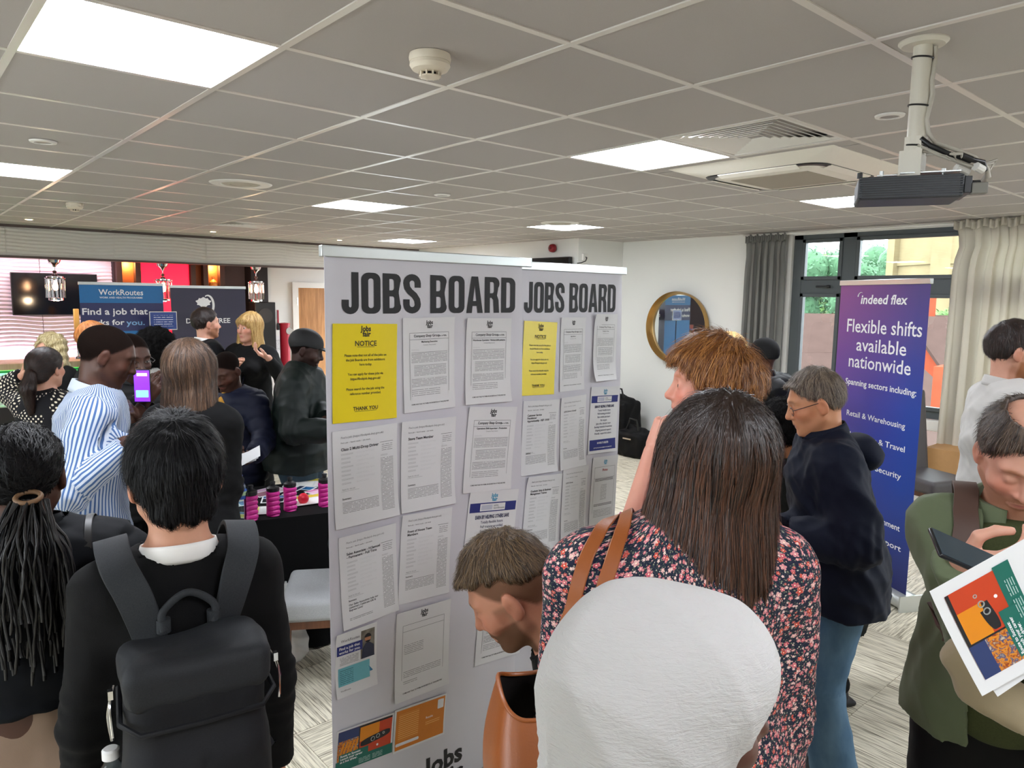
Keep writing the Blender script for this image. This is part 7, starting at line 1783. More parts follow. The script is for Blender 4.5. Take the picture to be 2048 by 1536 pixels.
for k in range(62):
    a = rb.uniform(0, 2 * PI); q = math.sqrt(rb.uniform(0, 1)); sx, sy = math.cos(a) * q, math.sin(a) * q; L = rb.uniform(.24, .40); ph = rb.uniform(0, 6); pts = []
    for i in range(17):
        t = i / 16; sp = .028 + .045 * min(1, t * 3)
        pts.append((.038 + sx * sp * 1.15 + .006 * math.sin(9 * t + ph), -.125 - .045 * min(1, t * 4) + sy * sp * .45 - .012 * t + .004 * math.cos(11 * t + ph), -.028 - L * t))
    m_.tube(pts, [.0034 * (1 + .28 * math.sin(i * 2.6 + ph)) for i in range(17)], 5)
o = m_.build('braids', mat('braid_black', '0c0a0b', .42, var=.2), br['root'], 80); o['kind'] = 'stuff'
# 3 striped shirt
st = P('person in a blue and white striped shirt looking down, seen in profile', 213, 712, 2.90, 62, S=1.78, wid=1.08, lean=.16, head=(.42, 0, 0), skin=SK_DARK, hopt=dict(scalp=.97, brow=.3, nose=1.25, lips=1.35, jaw=1.05, closed=True), res=.0085,
       top=dict(m=T_STRIPE, name='striped_shirt', g=.018, hem=.86, hemr=.01, collar='shirt', loose=.02, amp=.009, seed=8), bottom=dict(m=B_BLACK), hands_px=((250, 885, 2.75), (256, 890, 2.66)), hand=(dict(curl=.6, palm=(.5, 0, .6), dir=(.4, .9, .1)), dict(curl=.6, palm=(-.5, 0, .6), dir=(-.3, .9, .1))))
pass
# 4 brown shoulder-length hair
bw = P('person with brown shoulder length hair and loose black top seen from behind', 383, 742, 3.0, 6, S=1.68, female=True, wid=.93, skin=SK_LIGHT, eyes=False, res=.009, top=dict(m=T_BLACK, name='loose_top', g=.018, hem=.72, hemr=.01, loose=.0, amp=.007, seed=9), bottom=dict(m=B_BLACK), hands_px=((330, 860, 3.2), (440, 880, 3.2)))
longer(bw, HM_BRWN, n=3000, length=.12, L=.165, w=.098, wb=.098, thick=.62, grow=.016, seed=6)
make_collar(bw, 'band', mat('lanyard_pink', 'c83060', .6), .014)
# 5 navy puffer and yellow shirt
nv = P('person in a navy puffer jacket over a mustard shirt, looking down at cards', 452, 742, 4.45, -165, S=1.72, wid=1.02, head=(.55, 0, 0), lean=.12, skin=SK_DARK, hopt=dict(scalp=.97, closed=True, nose=1.2, lips=1.3, beard=.5, brow=.5), res=.009,
       top=dict(m=T_PUFN, name='puffer_jacket', g=.032, hem=.80, puff=.009, puffp=.075, hood=True, amp=.006, seed=10, open_front=None), bottom=dict(m=B_NAVY), hands_px=((508, 912, 4.20), (480, 930, 4.15)), hand=(dict(curl=.7, palm=(.4, 0, .7)), dict(curl=.7, palm=(-.3, 0, .8))))
pass
F = fieldof([ell(nv['nb'] + nv['fy'] * .085 - nv['fz'] * .10, (.055, .075, .13))], .01, .03); F.add(ell(nv['nb'] + nv['fy'] * .075 - nv['fz'] * .10, (.055, .075, .13))); V, Q = F.mesh(); link('mustard_shirt', meshnp('mustard_shirt', V, Q, mat('mustard', 'a87818', .8)), None, nv['root'])
m_ = MB()
for s in (-1, 1): m_.tube([nv['nb'] + nv['fx'] * s * .075 + nv['fy'] * (.085 + .035 * k) - nv['fz'] * (.05 + .055 * k) + nv['fx'] * (-s) * .008 * k for k in range(4)], .004, 6)
m_.build('zip_trim', mat('trim_pale_blue', '86a8c8', .5), nv['root'], 60)
m_ = MB(); c0 = nv['U']((-.095, .168, 1.25)); m_.cyl(c0, c0 + nv['fy'] * .008, .026, n=20); m_.tube([c0 + nv['fy'] * .008 + nv['fx'] * .018 * math.cos(a) + nv['fz'] * .018 * math.sin(a) for a in np.linspace(0, 2 * PI, 17)[:-1]], .002, 6, True); m_.build('round_badge', mat('badge_blue', '2c6aa0', .5), nv['root'])
# 6 cap and green jacket
cp = P('person in a black cap and dark green jacket beside the nearest board', 612, 700, 4.6, 84, S=1.78, wid=1.25, head=(.30, 0, 0), lean=.06, skin=SK_DEEP, hopt=dict(scalp=.9, closed=True, nose=1.2, lips=1.3, beard=.6), res=.009,
       top=dict(m=T_DKGREEN, name='green_jacket', g=.032, hem=.82, loose=.04, amp=.014, f=18, collar='high', seed=12, hemr=.02), bottom=dict(m=B_GDENIM, loose=.03), shoes='white_shoe', hands_px=((655, 850, 4.4), (665, 860, 4.3)))
F = fieldof([ell((0, -.012, .045), (.090, .112, .092))], .005, .04); F.add(ell((0, -.012, .045), (.090, .112, .092))); F.cut(lambda p: (.030 - .05 * np.clip(-p[..., 1], 0, .12) / .12) - p[..., 2], .004); F.add(ell((0, .135, .036), (.070, .070, .008)), .008); V, Q = F.mesh(); headobj(cp, 'cap', (V, Q), mat('cap_black', '040405', .7, bump=.3, bscale=500))
# 7 blonde presenter
bl = P('person with long straight blonde hair in a black jacket, facing the viewer by the banner', 499, 656, 5.9, -168, S=1.70, female=True, wid=.98, skin=SK_PALE, hopt=dict(brow=.5, jaw=.9), res=.010, head=(.05, -.25, 0),
       top=dict(m=B_BLACK, name='black_jacket', g=.018, hem=.70, amp=.006, seed=13, bust=.015), bottom=dict(m=B_BLACK), hands_px=((537, 716, 5.6), (470, 740, 5.7)), hand=(dict(curl=.4, palm=(.2, .3, .9), dir=(.6, .5, .4)), None))
longer(bl, HM_BLOND, n=2600, length=.16, L=.27, w=.090, wb=.115, thick=.5, grow=.013, seed=7, bang=True, forward=.06, faceopen=.052, width=.0022)
m_ = MB(); m_.tube([bl['nb'] + bl['fx'] * s * .06 + bl['fy'] * .0 for s in (-1,)] + [bl['U']((-.035, .135, 1.27)), bl['U']((0, .150, 1.10)), bl['U']((.035, .135, 1.27)), bl['nb'] + bl['fx'] * .06], .005, 6, flat=.4); o = m_.build('lanyard', mat('lanyard_navy', '20284a', .6), bl['root'], 60)
c0 = bl['U']((0, .165, 1.05)); m_ = MB(); m_.box(c0, (.065, .004, .095)); m_.build('name_card', PAPER, bl['root'])
# 8 suit man
su = P('person in a dark suit seen from behind, standing before the navy banner', 412, 648, 6.0, 48, S=1.78, wid=1.05, skin=SK_PALE, hopt=dict(beard=.7), eyes=False, res=.010, top=dict(m=clothmat('dark_suit', '0a0b0f', .8), name='suit_jacket', g=.022, hem=.76, collar='shirt', cm=MATS['shirt_white'], seed=14), bottom=dict(m=B_BLACK))
V, Q = short_hair(dict(top=.018, side=.007, nape=-.06, ear=.0, res=.0055)); put_hair(su, V, Q, HM_DARK, n=1400, length=.035, width=.002, lift=.004, seed=3)
# 9 curly hair, white top
cu = P('person with a full black curly afro and white top seen from behind', 314, 696, 5.2, -8, S=1.63, female=True, wid=1.0, skin=SK_DARK, eyes=False, res=.010, top=dict(m=T_WHITE, name='white_top', g=.02, hem=.80, seed=15), bottom=dict(m=B_BLACK))
F = fieldof([ell((0, -.03, .03), (.145, .135, .135)), ell((0, -.05, -.05), (.15, .11, .10))], .008, .05); F.add(ell((0, -.03, .03), (.145, .135, .135))); F.add(ell((0, -.05, -.05), (.15, .11, .10)), .05); F.sub(ell((0, .13, -.03), (.07, .09, .10)), .02); V, Q = F.mesh(); V = V + vnormals(V, Q) * (wob(V, 90, 3) * .009 + wob(V, 220, 4) * .004)[:, None]
put_hair(cu, V, Q, HM_AFRO, n=2600, length=.05, width=.003, lift=.010, seed=8, curlamp=1.3)
# 10 glasses man behind striped shirt
gl = P('person with glasses in a black padded jacket, behind the striped shirt', 262, 716, 3.55, 125, S=1.68, wid=1.05, head=(.25, 0, 0), skin=SK_DARK, hopt=dict(scalp=.95, nose=1.15, lips=1.2, beard=.6), res=.009, top=dict(m=T_PUFF, name='padded_jacket', g=.030, hem=.80, puff=.008, puffp=.05, collar='high', seed=16), bottom=dict(m=B_BLACK), hands_px=((270, 830, 3.3), (292, 800, 3.3)), hand=(None, dict(curl=.5, palm=(-.5, 0, .4))))
glasses(gl, BLACK); pass
w = at(284, 772, 3.25); ph = thing('mobile_phone', 'phone with a lit purple screen held up by the glasses wearer', 'phone', w, FWD - PI / 2 + .1)
m_ = MB(); m_.bx(-.036, .036, .0, .009, -.075, .075); m_.build('case', BLACK, ph, 30, .004); m_ = MB(); m_.bx(-.033, .033, -.001, 0, -.07, .07); m_.build('screen', emat('purple_screen', '5a20c8', 1.0), ph, 0)
m_ = MB(); m_.bx(-.026, .026, -.002, -.001, -.05, -.02); m_.build('screen_picture', emat('screen_teal', '58d8c8', 1.1), ph, 0); m_ = MB(); m_.bx(-.020, .024, -.002, -.001, .045, .058); m_.build('screen_icons', emat('screen_lilac', 'c89af0', 1.0), ph, 0)
# 11 wavy blonde at the left
wv = P('person with wavy blonde bob facing the viewer at the left end of the bar', 100, 700, 5.5, -172, S=1.6, female=True, skin=SK_PALE, res=.011, hopt=dict(brow=.5), top=dict(m=B_BLACK, name='black_top', g=.018, hem=.8, seed=17), bottom=dict(m=B_BLACK))
V, Q = long_hair(L=.15, w=.100, wb=.115, thick=.7, grow=.018, res=.007, faceopen=.055, forward=.03); V = V + vnormals(V, Q) * (np.sin(V[:, 2] * 95 + 3 * V[:, 0] * 20) * .005)[:, None]; put_hair(wv, V, Q, HM_ASHB, luvf=hang_luv, flow=hang_flow, n=2000, length=.08, width=.003, lift=.006, seed=8, disp=.003)
# 12 polka dots
pd = P('person in a polka dot blouse and dark waistcoat with a raised hand, dark ponytail', 92, 738, 4.1, 8, S=1.6, female=True, wid=1.0, skin=SK_PALE, eyes=False, res=.009, top=dict(m=T_DOTS, name='polka_blouse', g=.018, hem=.82, sleeve=.5 + .5, loose=.01, seed=18), bottom=dict(m=B_BLACK), hands_px=((45, 752, 4.15), (150, 900, 4.2)), elbows=((-.8, .1, -1), None), hand=(dict(curl=.5, palm=(.8, .3, 0), dir=(.35, .1, .9)), None))
V, Q = short_hair(dict(top=.014, side=.012, nape=-.08, ear=-.02, front=.075, nape_add=True, clump=.001, res=.005)); put_hair(pd, V, Q, HM_DARK, n=1600, length=.06, width=.002, lift=.002, seed=9, jit=.05, flow=lambda p: (np.array([0, -.14, -.04]) - p), luvf=lambda v: np.stack([np.arctan2(v[:, 0], v[:, 2] + .02) * .09, v[:, 1], v[:, 1] * 0], 1))
Pz = [cone((0, -.115, -.02), (0, -.15, -.10), .032, .040), cone((0, -.15, -.10), (.01, -.14, -.24), .040, .018)]; F = fieldof(Pz, .006, .03); [F.add(q, .02) for q in Pz]; V, Q = F.mesh(); put_hair(pd, V, Q, HM_DARK, luvf=hang_luv, flow=hang_flow, n=900, length=.1, width=.002, name='ponytail', disp=.002)
Pz = [cone(pd['U']((0, -.01, 1.30)), pd['U']((0, -.01, 1.12)), .180, .170, (0, 1, 0), .68), cone(pd['U']((0, -.01, 1.12)), pd['U']((0, -.01, .86)), .170, .19, (0, 1, 0), .74)]; F = fieldof(Pz, .011, .03); [F.add(q, .05) for q in Pz]; F.sub(rbox(pd['U']((0, .2, 1.1)), (.07, .2, .5), .02)); V, Q = F.mesh(); link('waistcoat', meshnp('waistcoat', V, Q, T_GREY if 0 else clothmat('waistcoat_black', '17161a', .85), {'luv': (V, 'FLOAT_VECTOR')}), None, pd['root'])
m_ = MB(); H = pd['H'][0]; E = pd['E'][0]; ax = Vector(H - E).normalized(); u = ax.orthogonal().normalized(); v_ = ax.cross(u); m_.tube([Vector(H) - ax * .02 + (u * math.cos(a) + v_ * math.sin(a)) * .032 for a in np.linspace(0, 2 * PI, 17)[:-1]], .007, 6, True); m_.build('wrist_band', mat('band_silver', 'd0ccc0', .3, .6), pd['root'], 60)
# 13 ginger, mostly hidden
gi = P('person with ginger hair half hidden behind the striped shirt wearer', 190, 680, 5.0, 70, S=1.7, female=True, skin=SK_PINK, eyes=False, res=.012, top=dict(m=B_BLACK, name='dark_top', seed=19), bottom=dict(m=B_BLACK)); longer(gi, HM_GINGER, n=1200, length=.12, L=.22, w=.09, wb=.08, thick=.6, res=.007, width=.0025)
# 14 copper hair, hand to cheek
rd = P('person with copper hair and a hand on the cheek, seen in profile before the mirror', 1420, 776, 2.02, -82, S=1.8, wid=1.0, skin=SK_PINK, hopt=dict(brow=.55, nose=1.1, closed=False, jaw=.95), res=.0075, head=(-.02, .0, 0), lean=.02,
       top=dict(m=T_MAG, name='magenta_top', g=.016, hem=.85, sleeve=.5 + .17, seed=20), bottom=dict(m=B_BLACK), hands_px=((1306, 905, 1.96), None), elbows=((-.3, .3, -1), None), hand=(dict(curl=(.45, .55, .7, .85), palm=(.55, -.75, .2), dir=(.15, -.35, .85), thumb=.1, spread=.2), None))
V, Q = short_hair(dict(top=.030, side=.017, nape=-.10, ear=-.045, front=.068, sideline=.02, back=.026, nape_add=True, fringe=.010, clump=.006, jag=.010, res=.0042, ty=.0)); put_hair(rd, V, Q, HM_RED, n=7500, length=.075, width=.0014, lift=.010, seed=14, disp=.003, jit=.30)
# 15 floral dress
fl = P('person in a dark floral top with long straight chestnut hair, seen from behind', 1374, 925, 1.36, -8, headoff=(.055, 0, 0), S=1.68, female=True, wid=1.22, skin=SK_PALE, eyes=False, res=.0085, head=(.0, -.1, .05),
       top=dict(m=T_FLORAL, name='floral_top', g=.018, hem=.72, hemr=.03, loose=.015, amp=.006, seed=21, f=20, res=.0085), bottom=dict(m=B_NAVY), hands_px=None or (None, None), elbows=((-.05, -1, -.3), (.05, -1, -.3)))
longer(fl, HM_CHEST, n=9000, length=.20, L=.235, w=.100, wb=.125, thick=.62, grow=.018, res=.0048, seed=16, disp=.0022, width=.0011, lift=.003, shift=-.012, drop=.02, jit=.04)
# 17 navy jacket and jeans
jn = P('person in jeans and a navy hooded jacket with glasses, reading beside the purple banner', 1632, 806, 2.72, -78, S=1.70, wid=1.0, lean=.16, head=(.32, 0, 0), skin=SK_TAN, hopt=dict(brow=.5, nose=1.15, lips=1.05, closed=True, scalp=.55, sfront=.09), res=.008,
       top=dict(m=T_NAVY, name='navy_jacket', g=.032, hem=.80, hemr=.03, loose=.035, hood=True, collar='high', amp=.013, f=27, seed=22), bottom=dict(m=B_DENIM, loose=.03, flare=.02, amp=.007, f=20), shoes='grey_shoe', hands_px=((1570, 1068, 2.60), (1556, 1062, 2.72)), elbows=((-.35, -1, -.4), (.35, -1, -.4)), hand=(dict(curl=.75, palm=(.8, 0, .2)), dict(curl=.7, palm=(-.8, 0, .2))))
glasses(jn, mat('frame_dark', '26262a', .3, .5)); V, Q = short_hair(dict(top=.018, side=.003, nape=-.045, ear=.012, front=.086, fringe=.002, tw=.96, clump=.003, res=.0045)); put_hair(jn, V, Q, HM_SALT, n=4200, length=.036, width=.0014, lift=.005, seed=15, jit=.2)
# 18 olive shirt with phone
gr = P('person in an olive shirt looking down at a phone at the right edge', 2044, 910, 1.62, -152, S=1.72, wid=.84, lean=.05, head=(.62, .10, 0), skin=SK_PALE, hopt=dict(brow=.75, nose=1.15, closed=True, beard=.55, fat=.003), res=.008, belly=.02,
       top=dict(m=T_OLIVE, name='sage_overshirt', g=.024, hem=.90, loose=.02, amp=.010, seed=23, open_front=.055, collar='shirt', cm=T_OLIVE, hemr=.02), bottom=dict(m=B_BLACK), hands_px=((2075, 1225, 1.45), (1925, 1118, 1.48)), elbows=((-.3, -.3, -1), (-.3, -.5, -1)), hand=(dict(curl=.7, palm=(.5, -.3, .6), thumb=.5), dict(curl=.55, palm=(-.55, -.35, .75), dir=(-.75, .45, .15), thumb=.7)))
V, Q = short_hair(dict(top=.014, side=.010, nape=-.06, ear=.0, front=.085, bald=True, clump=.003, res=.0045)); put_hair(gr, V, Q, HM_THIN, n=3800, length=.03, width=.0013, lift=.005, seed=17, jit=.25)
F = fieldof([cone(gr['U']((0, .055, 1.36)), gr['U']((0, .07, .92)), .105, .14, gr['fy'], .75)], .010, .04); F.add(cone(gr['U']((0, .05, 1.34)), gr['U']((0, .064, 1.02)), .105, .13, gr['fy'], .75)); V, Q = F.mesh(); V = V + vnormals(V, Q) * folds(V, 16, 3)[:, None] * .004; link('olive_tee', meshnp('olive_tee', V, Q, T_GREEN, {'luv': (V, 'FLOAT_VECTOR')}), None, gr['root'])
m_ = MB()
for s_, z in ((1, 1.33), (1, 1.22), (-1, 1.36)):
    c0 = gr['U']((s_ * .062, .158, z)); m_.cyl(c0 - gr['fy'] * .01, c0 + gr['fy'] * .008, .006, n=14)
m_.build('snap_button', mat('snap_pale', 'c8c8b8', .3, .5), gr['root'])
# 19 white shirt and tie
wt = P('person in a white shirt and dark tie with folded arms at the right edge', 2026, 704, 3.25, 105, S=1.80, wid=1.02, head=(.12, 0, 0), skin=SK_PALE, hopt=dict(beard=.9, scalp=.0), res=.009, top=dict(m=T_WHITE, name='white_shirt', g=.022, hem=.93, loose=.03, amp=.012, f=20, seed=24, collar='shirt'), bottom=dict(m=B_NAVY), hands_px=((2035, 842, 3.05), (2060, 835, 3.15)), hand=(dict(dir=(.9, .3, 0), palm=(0, -1, 0), curl=.4), dict(dir=(-.9, .3, 0), palm=(0, -1, 0), curl=.4)))
V, Q = short_hair(dict(top=.022, side=.007, nape=-.06, ear=.0, res=.005)); put_hair(wt, V, Q, HM_DARK, n=2200, length=.035, width=.0016, lift=.004, seed=3)
m_ = MB(); c0 = wt['nb'] + wt['fy'] * .085 - wt['fz'] * .03; m_.box(c0, (.035, .02, .03)); m_.add([c0 + Vector(q) for q in ((-.012, .01, -.01), (.012, .01, -.01), (.035, .055, -.38), (0, .055, -.43), (-.035, .055, -.38))], [(0, 1, 2, 3, 4)]); o = m_.build('tie', mat('tie_navy', '1c2a3c', .5), wt['root']); sd = o.modifiers.new('thickness', 'SOLIDIFY'); sd.thickness = .004
m_ = MB(); zb_ = wt['zh'] + .035; m_.tube([(.155 * math.cos(a), .118 * math.sin(a), zb_) for a in np.linspace(0, 2 * PI, 33)[:-1]], .018, 6, True, flat=.25, up=(0, 0, 1)) if 0 else m_.grid(lambda u, v: ((.170) * math.cos(u * 2 * PI), (.130) * math.sin(u * 2 * PI), zb_ + .035 * v - .02), 40, 1); m_.build('belt', mat('belt_brown', '5a3420', .45), wt['root'], 60)
# 20 beanie
bn = P('person in a black beanie and shiny black puffer jacket beside the grey curtain', 1526, 714, 5.0, -25, S=1.66, wid=1.1, skin=SK_DARK, eyes=False, res=.010, top=dict(m=T_PUFF, name='puffer_jacket', g=.04, hem=.78, puff=.014, puffp=.09, collar='high', hood=True, seed=25), bottom=dict(m=B_BLACK))
F = fieldof([ell((0, -.014, .04), (.090, .112, .098))], .006, .03); F.add(ell((0, -.014, .04), (.090, .112, .098))); F.cut(lambda p: -.01 - p[..., 2], .01); V, Q = F.mesh(); headobj(bn, 'beanie', (V, Q), mat('beanie_black', '040405', .95, bump=.5, bscale=300))
# 21 dark curly, bending
ck = P('person with dark curly hair bending forward in a black coat, behind the jeans wearer', 1558, 862, 3.35, -100, S=1.70, crouch=True, lean=.45, head=(.5, 0, 0), skin=SK_TAN, eyes=False, res=.010, wid=1.05, top=dict(m=clothmat('black_green_coat', '070a09', .8), name='coat', g=.032, hem=.6, loose=.03, seed=26, amp=.01), bottom=dict(m=B_BLACK), hands_px=((1530, 1060, 3.2), None))
F = fieldof([ell((0, -.02, .03), (.115, .125, .115))], .007, .05); F.add(ell((0, -.02, .03), (.115, .125, .115))); F.sub(ell((0, .14, -.05), (.07, .09, .09)), .02); V, Q = F.mesh(); V = V + vnormals(V, Q) * (wob(V, 110, 3) * .008)[:, None]; put_hair(ck, V, Q, HM_AFRO, n=2600, length=.05, width=.0022, lift=.010, seed=8, curlamp=1.2)
# 22 blonde behind copper hair
bh = P('person with blonde hair mostly hidden behind the copper haired person', 1452, 712, 4.0, -30, S=1.65, female=True, skin=SK_PALE, eyes=False, res=.012, top=dict(m=B_BLACK, name='dark_top', seed=27), bottom=dict(m=B_BLACK)); longer(bh, HM_BLOND, n=1400, length=.12, L=.20, w=.095, wb=.09, thick=.6, res=.007, width=.002)
# 23 crouching, fade haircut
cr = P('person crouching before the boards with a faded haircut, beard and dark polo', 1026, 1184, 1.66, -84, S=1.74, crouch=True, wid=1.05, lean=.80, head=(.62, 0, 0), neck=.75, skin=SK_FADE, hopt=dict(beard=.85, brow=.7, closed=True, scalp=.8, snape=-.06, sear=.0, nose=1.05), res=.008,
       top=dict(m=clothmat('dark_polo', '0a0d10', .85), name='polo_shirt', g=.016, hem=.86, sleeve=.5 - .12, collar='shirt', seed=28), bottom=dict(m=B_BLACK), feet=((-.12, .12, .075), (.12, -.22, .075)), hands_px=((1100, 1750, 1.55), (1150, 1750, 1.5)))
V, Q = short_hair(dict(top=.024, side=.002, nape=.02, ear=.054, front=.080, sideline=.06, fringe=.012, tw=.93, clump=.004, jag=.004, res=.0042)); put_hair(cr, V, Q, HM_FADE, n=5200, length=.036, width=.0013, lift=.004, seed=18, jit=.3)
# 16 white headscarf
hj = P('person in a white crinkled headscarf nearest to the viewer, seen from behind', 1340, 1420, .79, 84, S=1.6, female=True, wid=1.0, skin=SK_DARK, eyes=True, res=.008, hopt=dict(brow=.5), top=dict(m=T_WHITE, name='white_blouse', g=.02, hem=.8, seed=29), bottom=dict(m=B_BLACK))
s = NT('scarf_cotton'); o_ = s.obj(); n1 = s.noise(s.mapp(o_, (90, 90, 420)), 1.0, 3, .6, .6); n2 = s.noise(s.mapp(o_, (30, 30, 60)), 1.0, 3, .55, 1.0)
s.set(lin('a9a7a4'), .85, 0, .2); hgt = s.math('ADD', s.math('MULTIPLY', n1, .6), n2); s.bump(hgt, .6, .004); s.b.inputs['Subsurface Weight'].default_value = .05; SCARF = s.m
Pz = [ell((0, -.030, .030), (.102, .128, .114)), ell((0, .035, .050), (.088, .085, .082)), cone((0, -.035, -.02), (0, -.045, -.15), .096, .092), cone((0, -.03, -.15), (0, -.03, -.22), .095, .16, (0, 1, 0), .8), cone((0, -.08, -.13), (.02, -.21, -.20), .075, .06, (0, 0, 1), .6)]
F = fieldof(Pz, .0055, .03); [F.add(q, .04) for q in Pz]; F.cut(lambda p: p[..., 1] - .092 - .8 * (p[..., 2] - .04), .008); F.sub(ell((0, .095, -.035), (.066, .075, .085)), .015); F.cut(lambda p: -.34 - p[..., 2], .004); V, Q = F.mesh(); N = vnormals(V, Q)
az = np.arctan2(V[:, 0], -V[:, 1]); low = np.clip((.02 - V[:, 2]) / .12, 0, 1)
th = np.arctan2(V[:, 2] + .11, .10 - V[:, 1]); V = V + N * ((1 - np.abs(np.sin(th * 3.2 + V[:, 0] * 9 + .5 * np.sin(th * 3)))) ** 2 * .009 + (1 - np.abs(np.sin(th * 6 - V[:, 0] * 14))) ** 2 * .004)[:, None]
V = V + N * (((1 - np.abs(np.sin(az * 3.2 + V[:, 2] * 9 + .8))) ** 2 * .024 * low) + ((1 - np.abs(np.sin(az * 5.1 - V[:, 2] * 14 + 2))) ** 4 * .012 * low) + folds(V, 34, 6, .5) * .0035)[:, None]
headobj(hj, 'headscarf', (V, Q), SCARF)
F = fieldof([ell((0, -.006, .028), (.088, .106, .094))], .006, .03); F.add(ell((0, -.006, .020), (.086, .108, .096))); F.sub(ell((0, .110, -.02), (.056, .075, .080)), .01); V, Q = F.mesh(); headobj(hj, 'undercap', (V, Q), mat('undercap_black', '141416', .9))
# ------------------------------------------------------------------ things carried
def carried(name, label, cat, I, group=None):
    return thing(name, label, cat, (I['loc'][0], I['loc'][1], 0), I['yaw'], group)
def ribbon(pts, nrm, w, th, m, parent, name='strap'):
    """flat strap through pts; nrm gives the outward side at each point"""
    m_ = MB(); pts = [Vector(p) for p in pts]; n = len(pts); vs = []
    for i, p in enumerate(pts):
        t = (pts[min(i + 1, n - 1)] - pts[max(i - 1, 0)]).normalized(); nn = Vector(nrm[i] if isinstance(nrm, list) else nrm); nn = (nn - t * t.dot(nn)).normalized(); b = t.cross(nn); ww = w[i] if isinstance(w, list) else w
        vs += [p + b * ww / 2, p + b * ww / 2 + nn * th, p - b * ww / 2 + nn * th, p - b * ww / 2]
    fs = [(i * 4 + k, i * 4 + (k + 1) % 4, (i + 1) * 4 + (k + 1) % 4, (i + 1) * 4 + k) for i in range(n - 1) for k in range(4)] + [(0, 3, 2, 1), (n * 4 - 4, n * 4 - 3, n * 4 - 2, n * 4 - 1)]
    m_.add(vs, fs); return m_.build(name, m, parent, 50, .002)
def drape(I, part, pts, off=.004):
    o = [c for c in I['root'].children if c.name.split('.')[0] == part][0]; me = o.data; kd = kdtree.KDTree(len(me.vertices))
    for v in me.vertices: kd.insert(v.co, v.index)
    kd.balance(); out = []; nr = []
    for p in pts:
        p = Vector(p)
        for _ in range(3):
            co, i, d = kd.find(p); n = me.vertices[i].normal; h = (p - co).dot(n)
            if h < off: p = p + n * (off - h)
        out.append(p); nr.append(n.copy())
    for _ in range(2): nr = [(nr[max(i - 1, 0)] + nr[i] * 2 + nr[min(i + 1, len(nr) - 1)]).normalized() for i in range(len(nr))]
    return out, nr
def spline(P_, n=8):
    P_ = [Vector(p) for p in P_]; out = []
    for i in range(len(P_) - 1):
        p0, p1, p2, p3 = P_[max(i - 1, 0)], P_[i], P_[i + 1], P_[min(i + 2, len(P_) - 1)]
        for k in range(n):
            t = k / n; out.append(.5 * ((2 * p1) + (p2 - p0) * t + (2 * p0 - 5 * p1 + 4 * p2 - p3) * t * t + (3 * p1 - p0 - 3 * p2 + p3) * t ** 3))
    return out + [P_[-1]]
# grey backpack
I = bp; k = I['k']; BPK = clothmat('backpack_grey', '26282c', .62, 'heather', '1f2124', bump=.25); BPD = clothmat('backpack_dark', '191a1e', .7, 'heather', '141518', bump=.2); BPS = clothmat('backpack_strap', '303336', .75, 'heather', '292b2e', bump=.2)
bk = carried('backpack', 'dark grey roll top backpack worn by the black haired person', 'backpack', I)
SZ = 1.40 * k; yb = -.135; zt = SZ - .075; zbm = zt - .45
parts = [rbox((0, yb - .075, (zt + zbm) / 2 - .02), (.120, .075, .225), .05), rbox((0, yb - .095, zbm + .15), (.113, .080, .15), .05)]
F = fieldof(parts, .0065, .04); F.add(parts[0], .01); F.add(parts[1], .04)
F.sub(cone((0, yb - .190, zbm + .02), (0, yb - .175, zt - .16), .006), .012); V, Q = F.mesh(); N = vnormals(V, Q); V = V + N * (folds(V, 22, 31, .5) * .006 + folds(V, 60, 33) * .0015)[:, None]
link('pack_body', meshnp('pack_body', V, Q, BPD, {'luv': (V, 'FLOAT_VECTOR')}), None, bk)
parts = [rbox((0, yb - .072, zt - .04), (.126, .082, .046), .030)]; F = fieldof(parts, .006, .03); F.add(parts[0]); V, Q = F.mesh(); N = vnormals(V, Q); V = V + N * (folds(V, 24, 35, .8) * .007)[:, None]; link('top_lid', meshnp('top_lid', V, Q, BPK, {'luv': (V, 'FLOAT_VECTOR')}), None, bk)
m_ = MB(); m_.tube([(s_ * .163 if 0 else x, y, z) for x, y, z in [(-.126, yb - .0, zt - .09), (-.130, yb - .12, zt - .10), (-.10, yb - .166, zt - .105), (0, yb - .171, zt - .105), (.10, yb - .166, zt - .105), (.130, yb - .12, zt - .10), (.126, yb - .0, zt - .09)]], .005, 6); m_.build('lid_seam', BPD, bk, 60)
for s in (-1, 1):
    m_ = MB(); m_.tube(spline([(s * .135, yb - .07, zt - .05), (s * .143, yb - .10, zt - .07), (s * .141, yb - .12, zt - .12)]), .0022, 6); m_.tube(spline([(s * .139, yb - .09, zt - .055), (s * .146, yb - .10, zt - .09), (s * .142, yb - .11, zt - .13)]), .003, 6); m_.box((s * .141, yb - .09, zt - .055), (.008, .012, .016)); m_.build('zip_pull', CHROME, bk)
m_ = MB(); m_.tube(spline([(-.045, yb - .01, zt + .005), (-.045, yb + .0, zt + .04), (0, yb + .005, zt + .068), (.045, yb, zt + .04), (.045, yb - .01, zt + .005)]), .0075, 8); [m_.cyl((s * .045, yb, zt - .0), (s * .045, yb + .0, zt + .026), .013, n=12) for s in (-1, 1)]; m_.build('grab_handle', BPS, bk, 60)
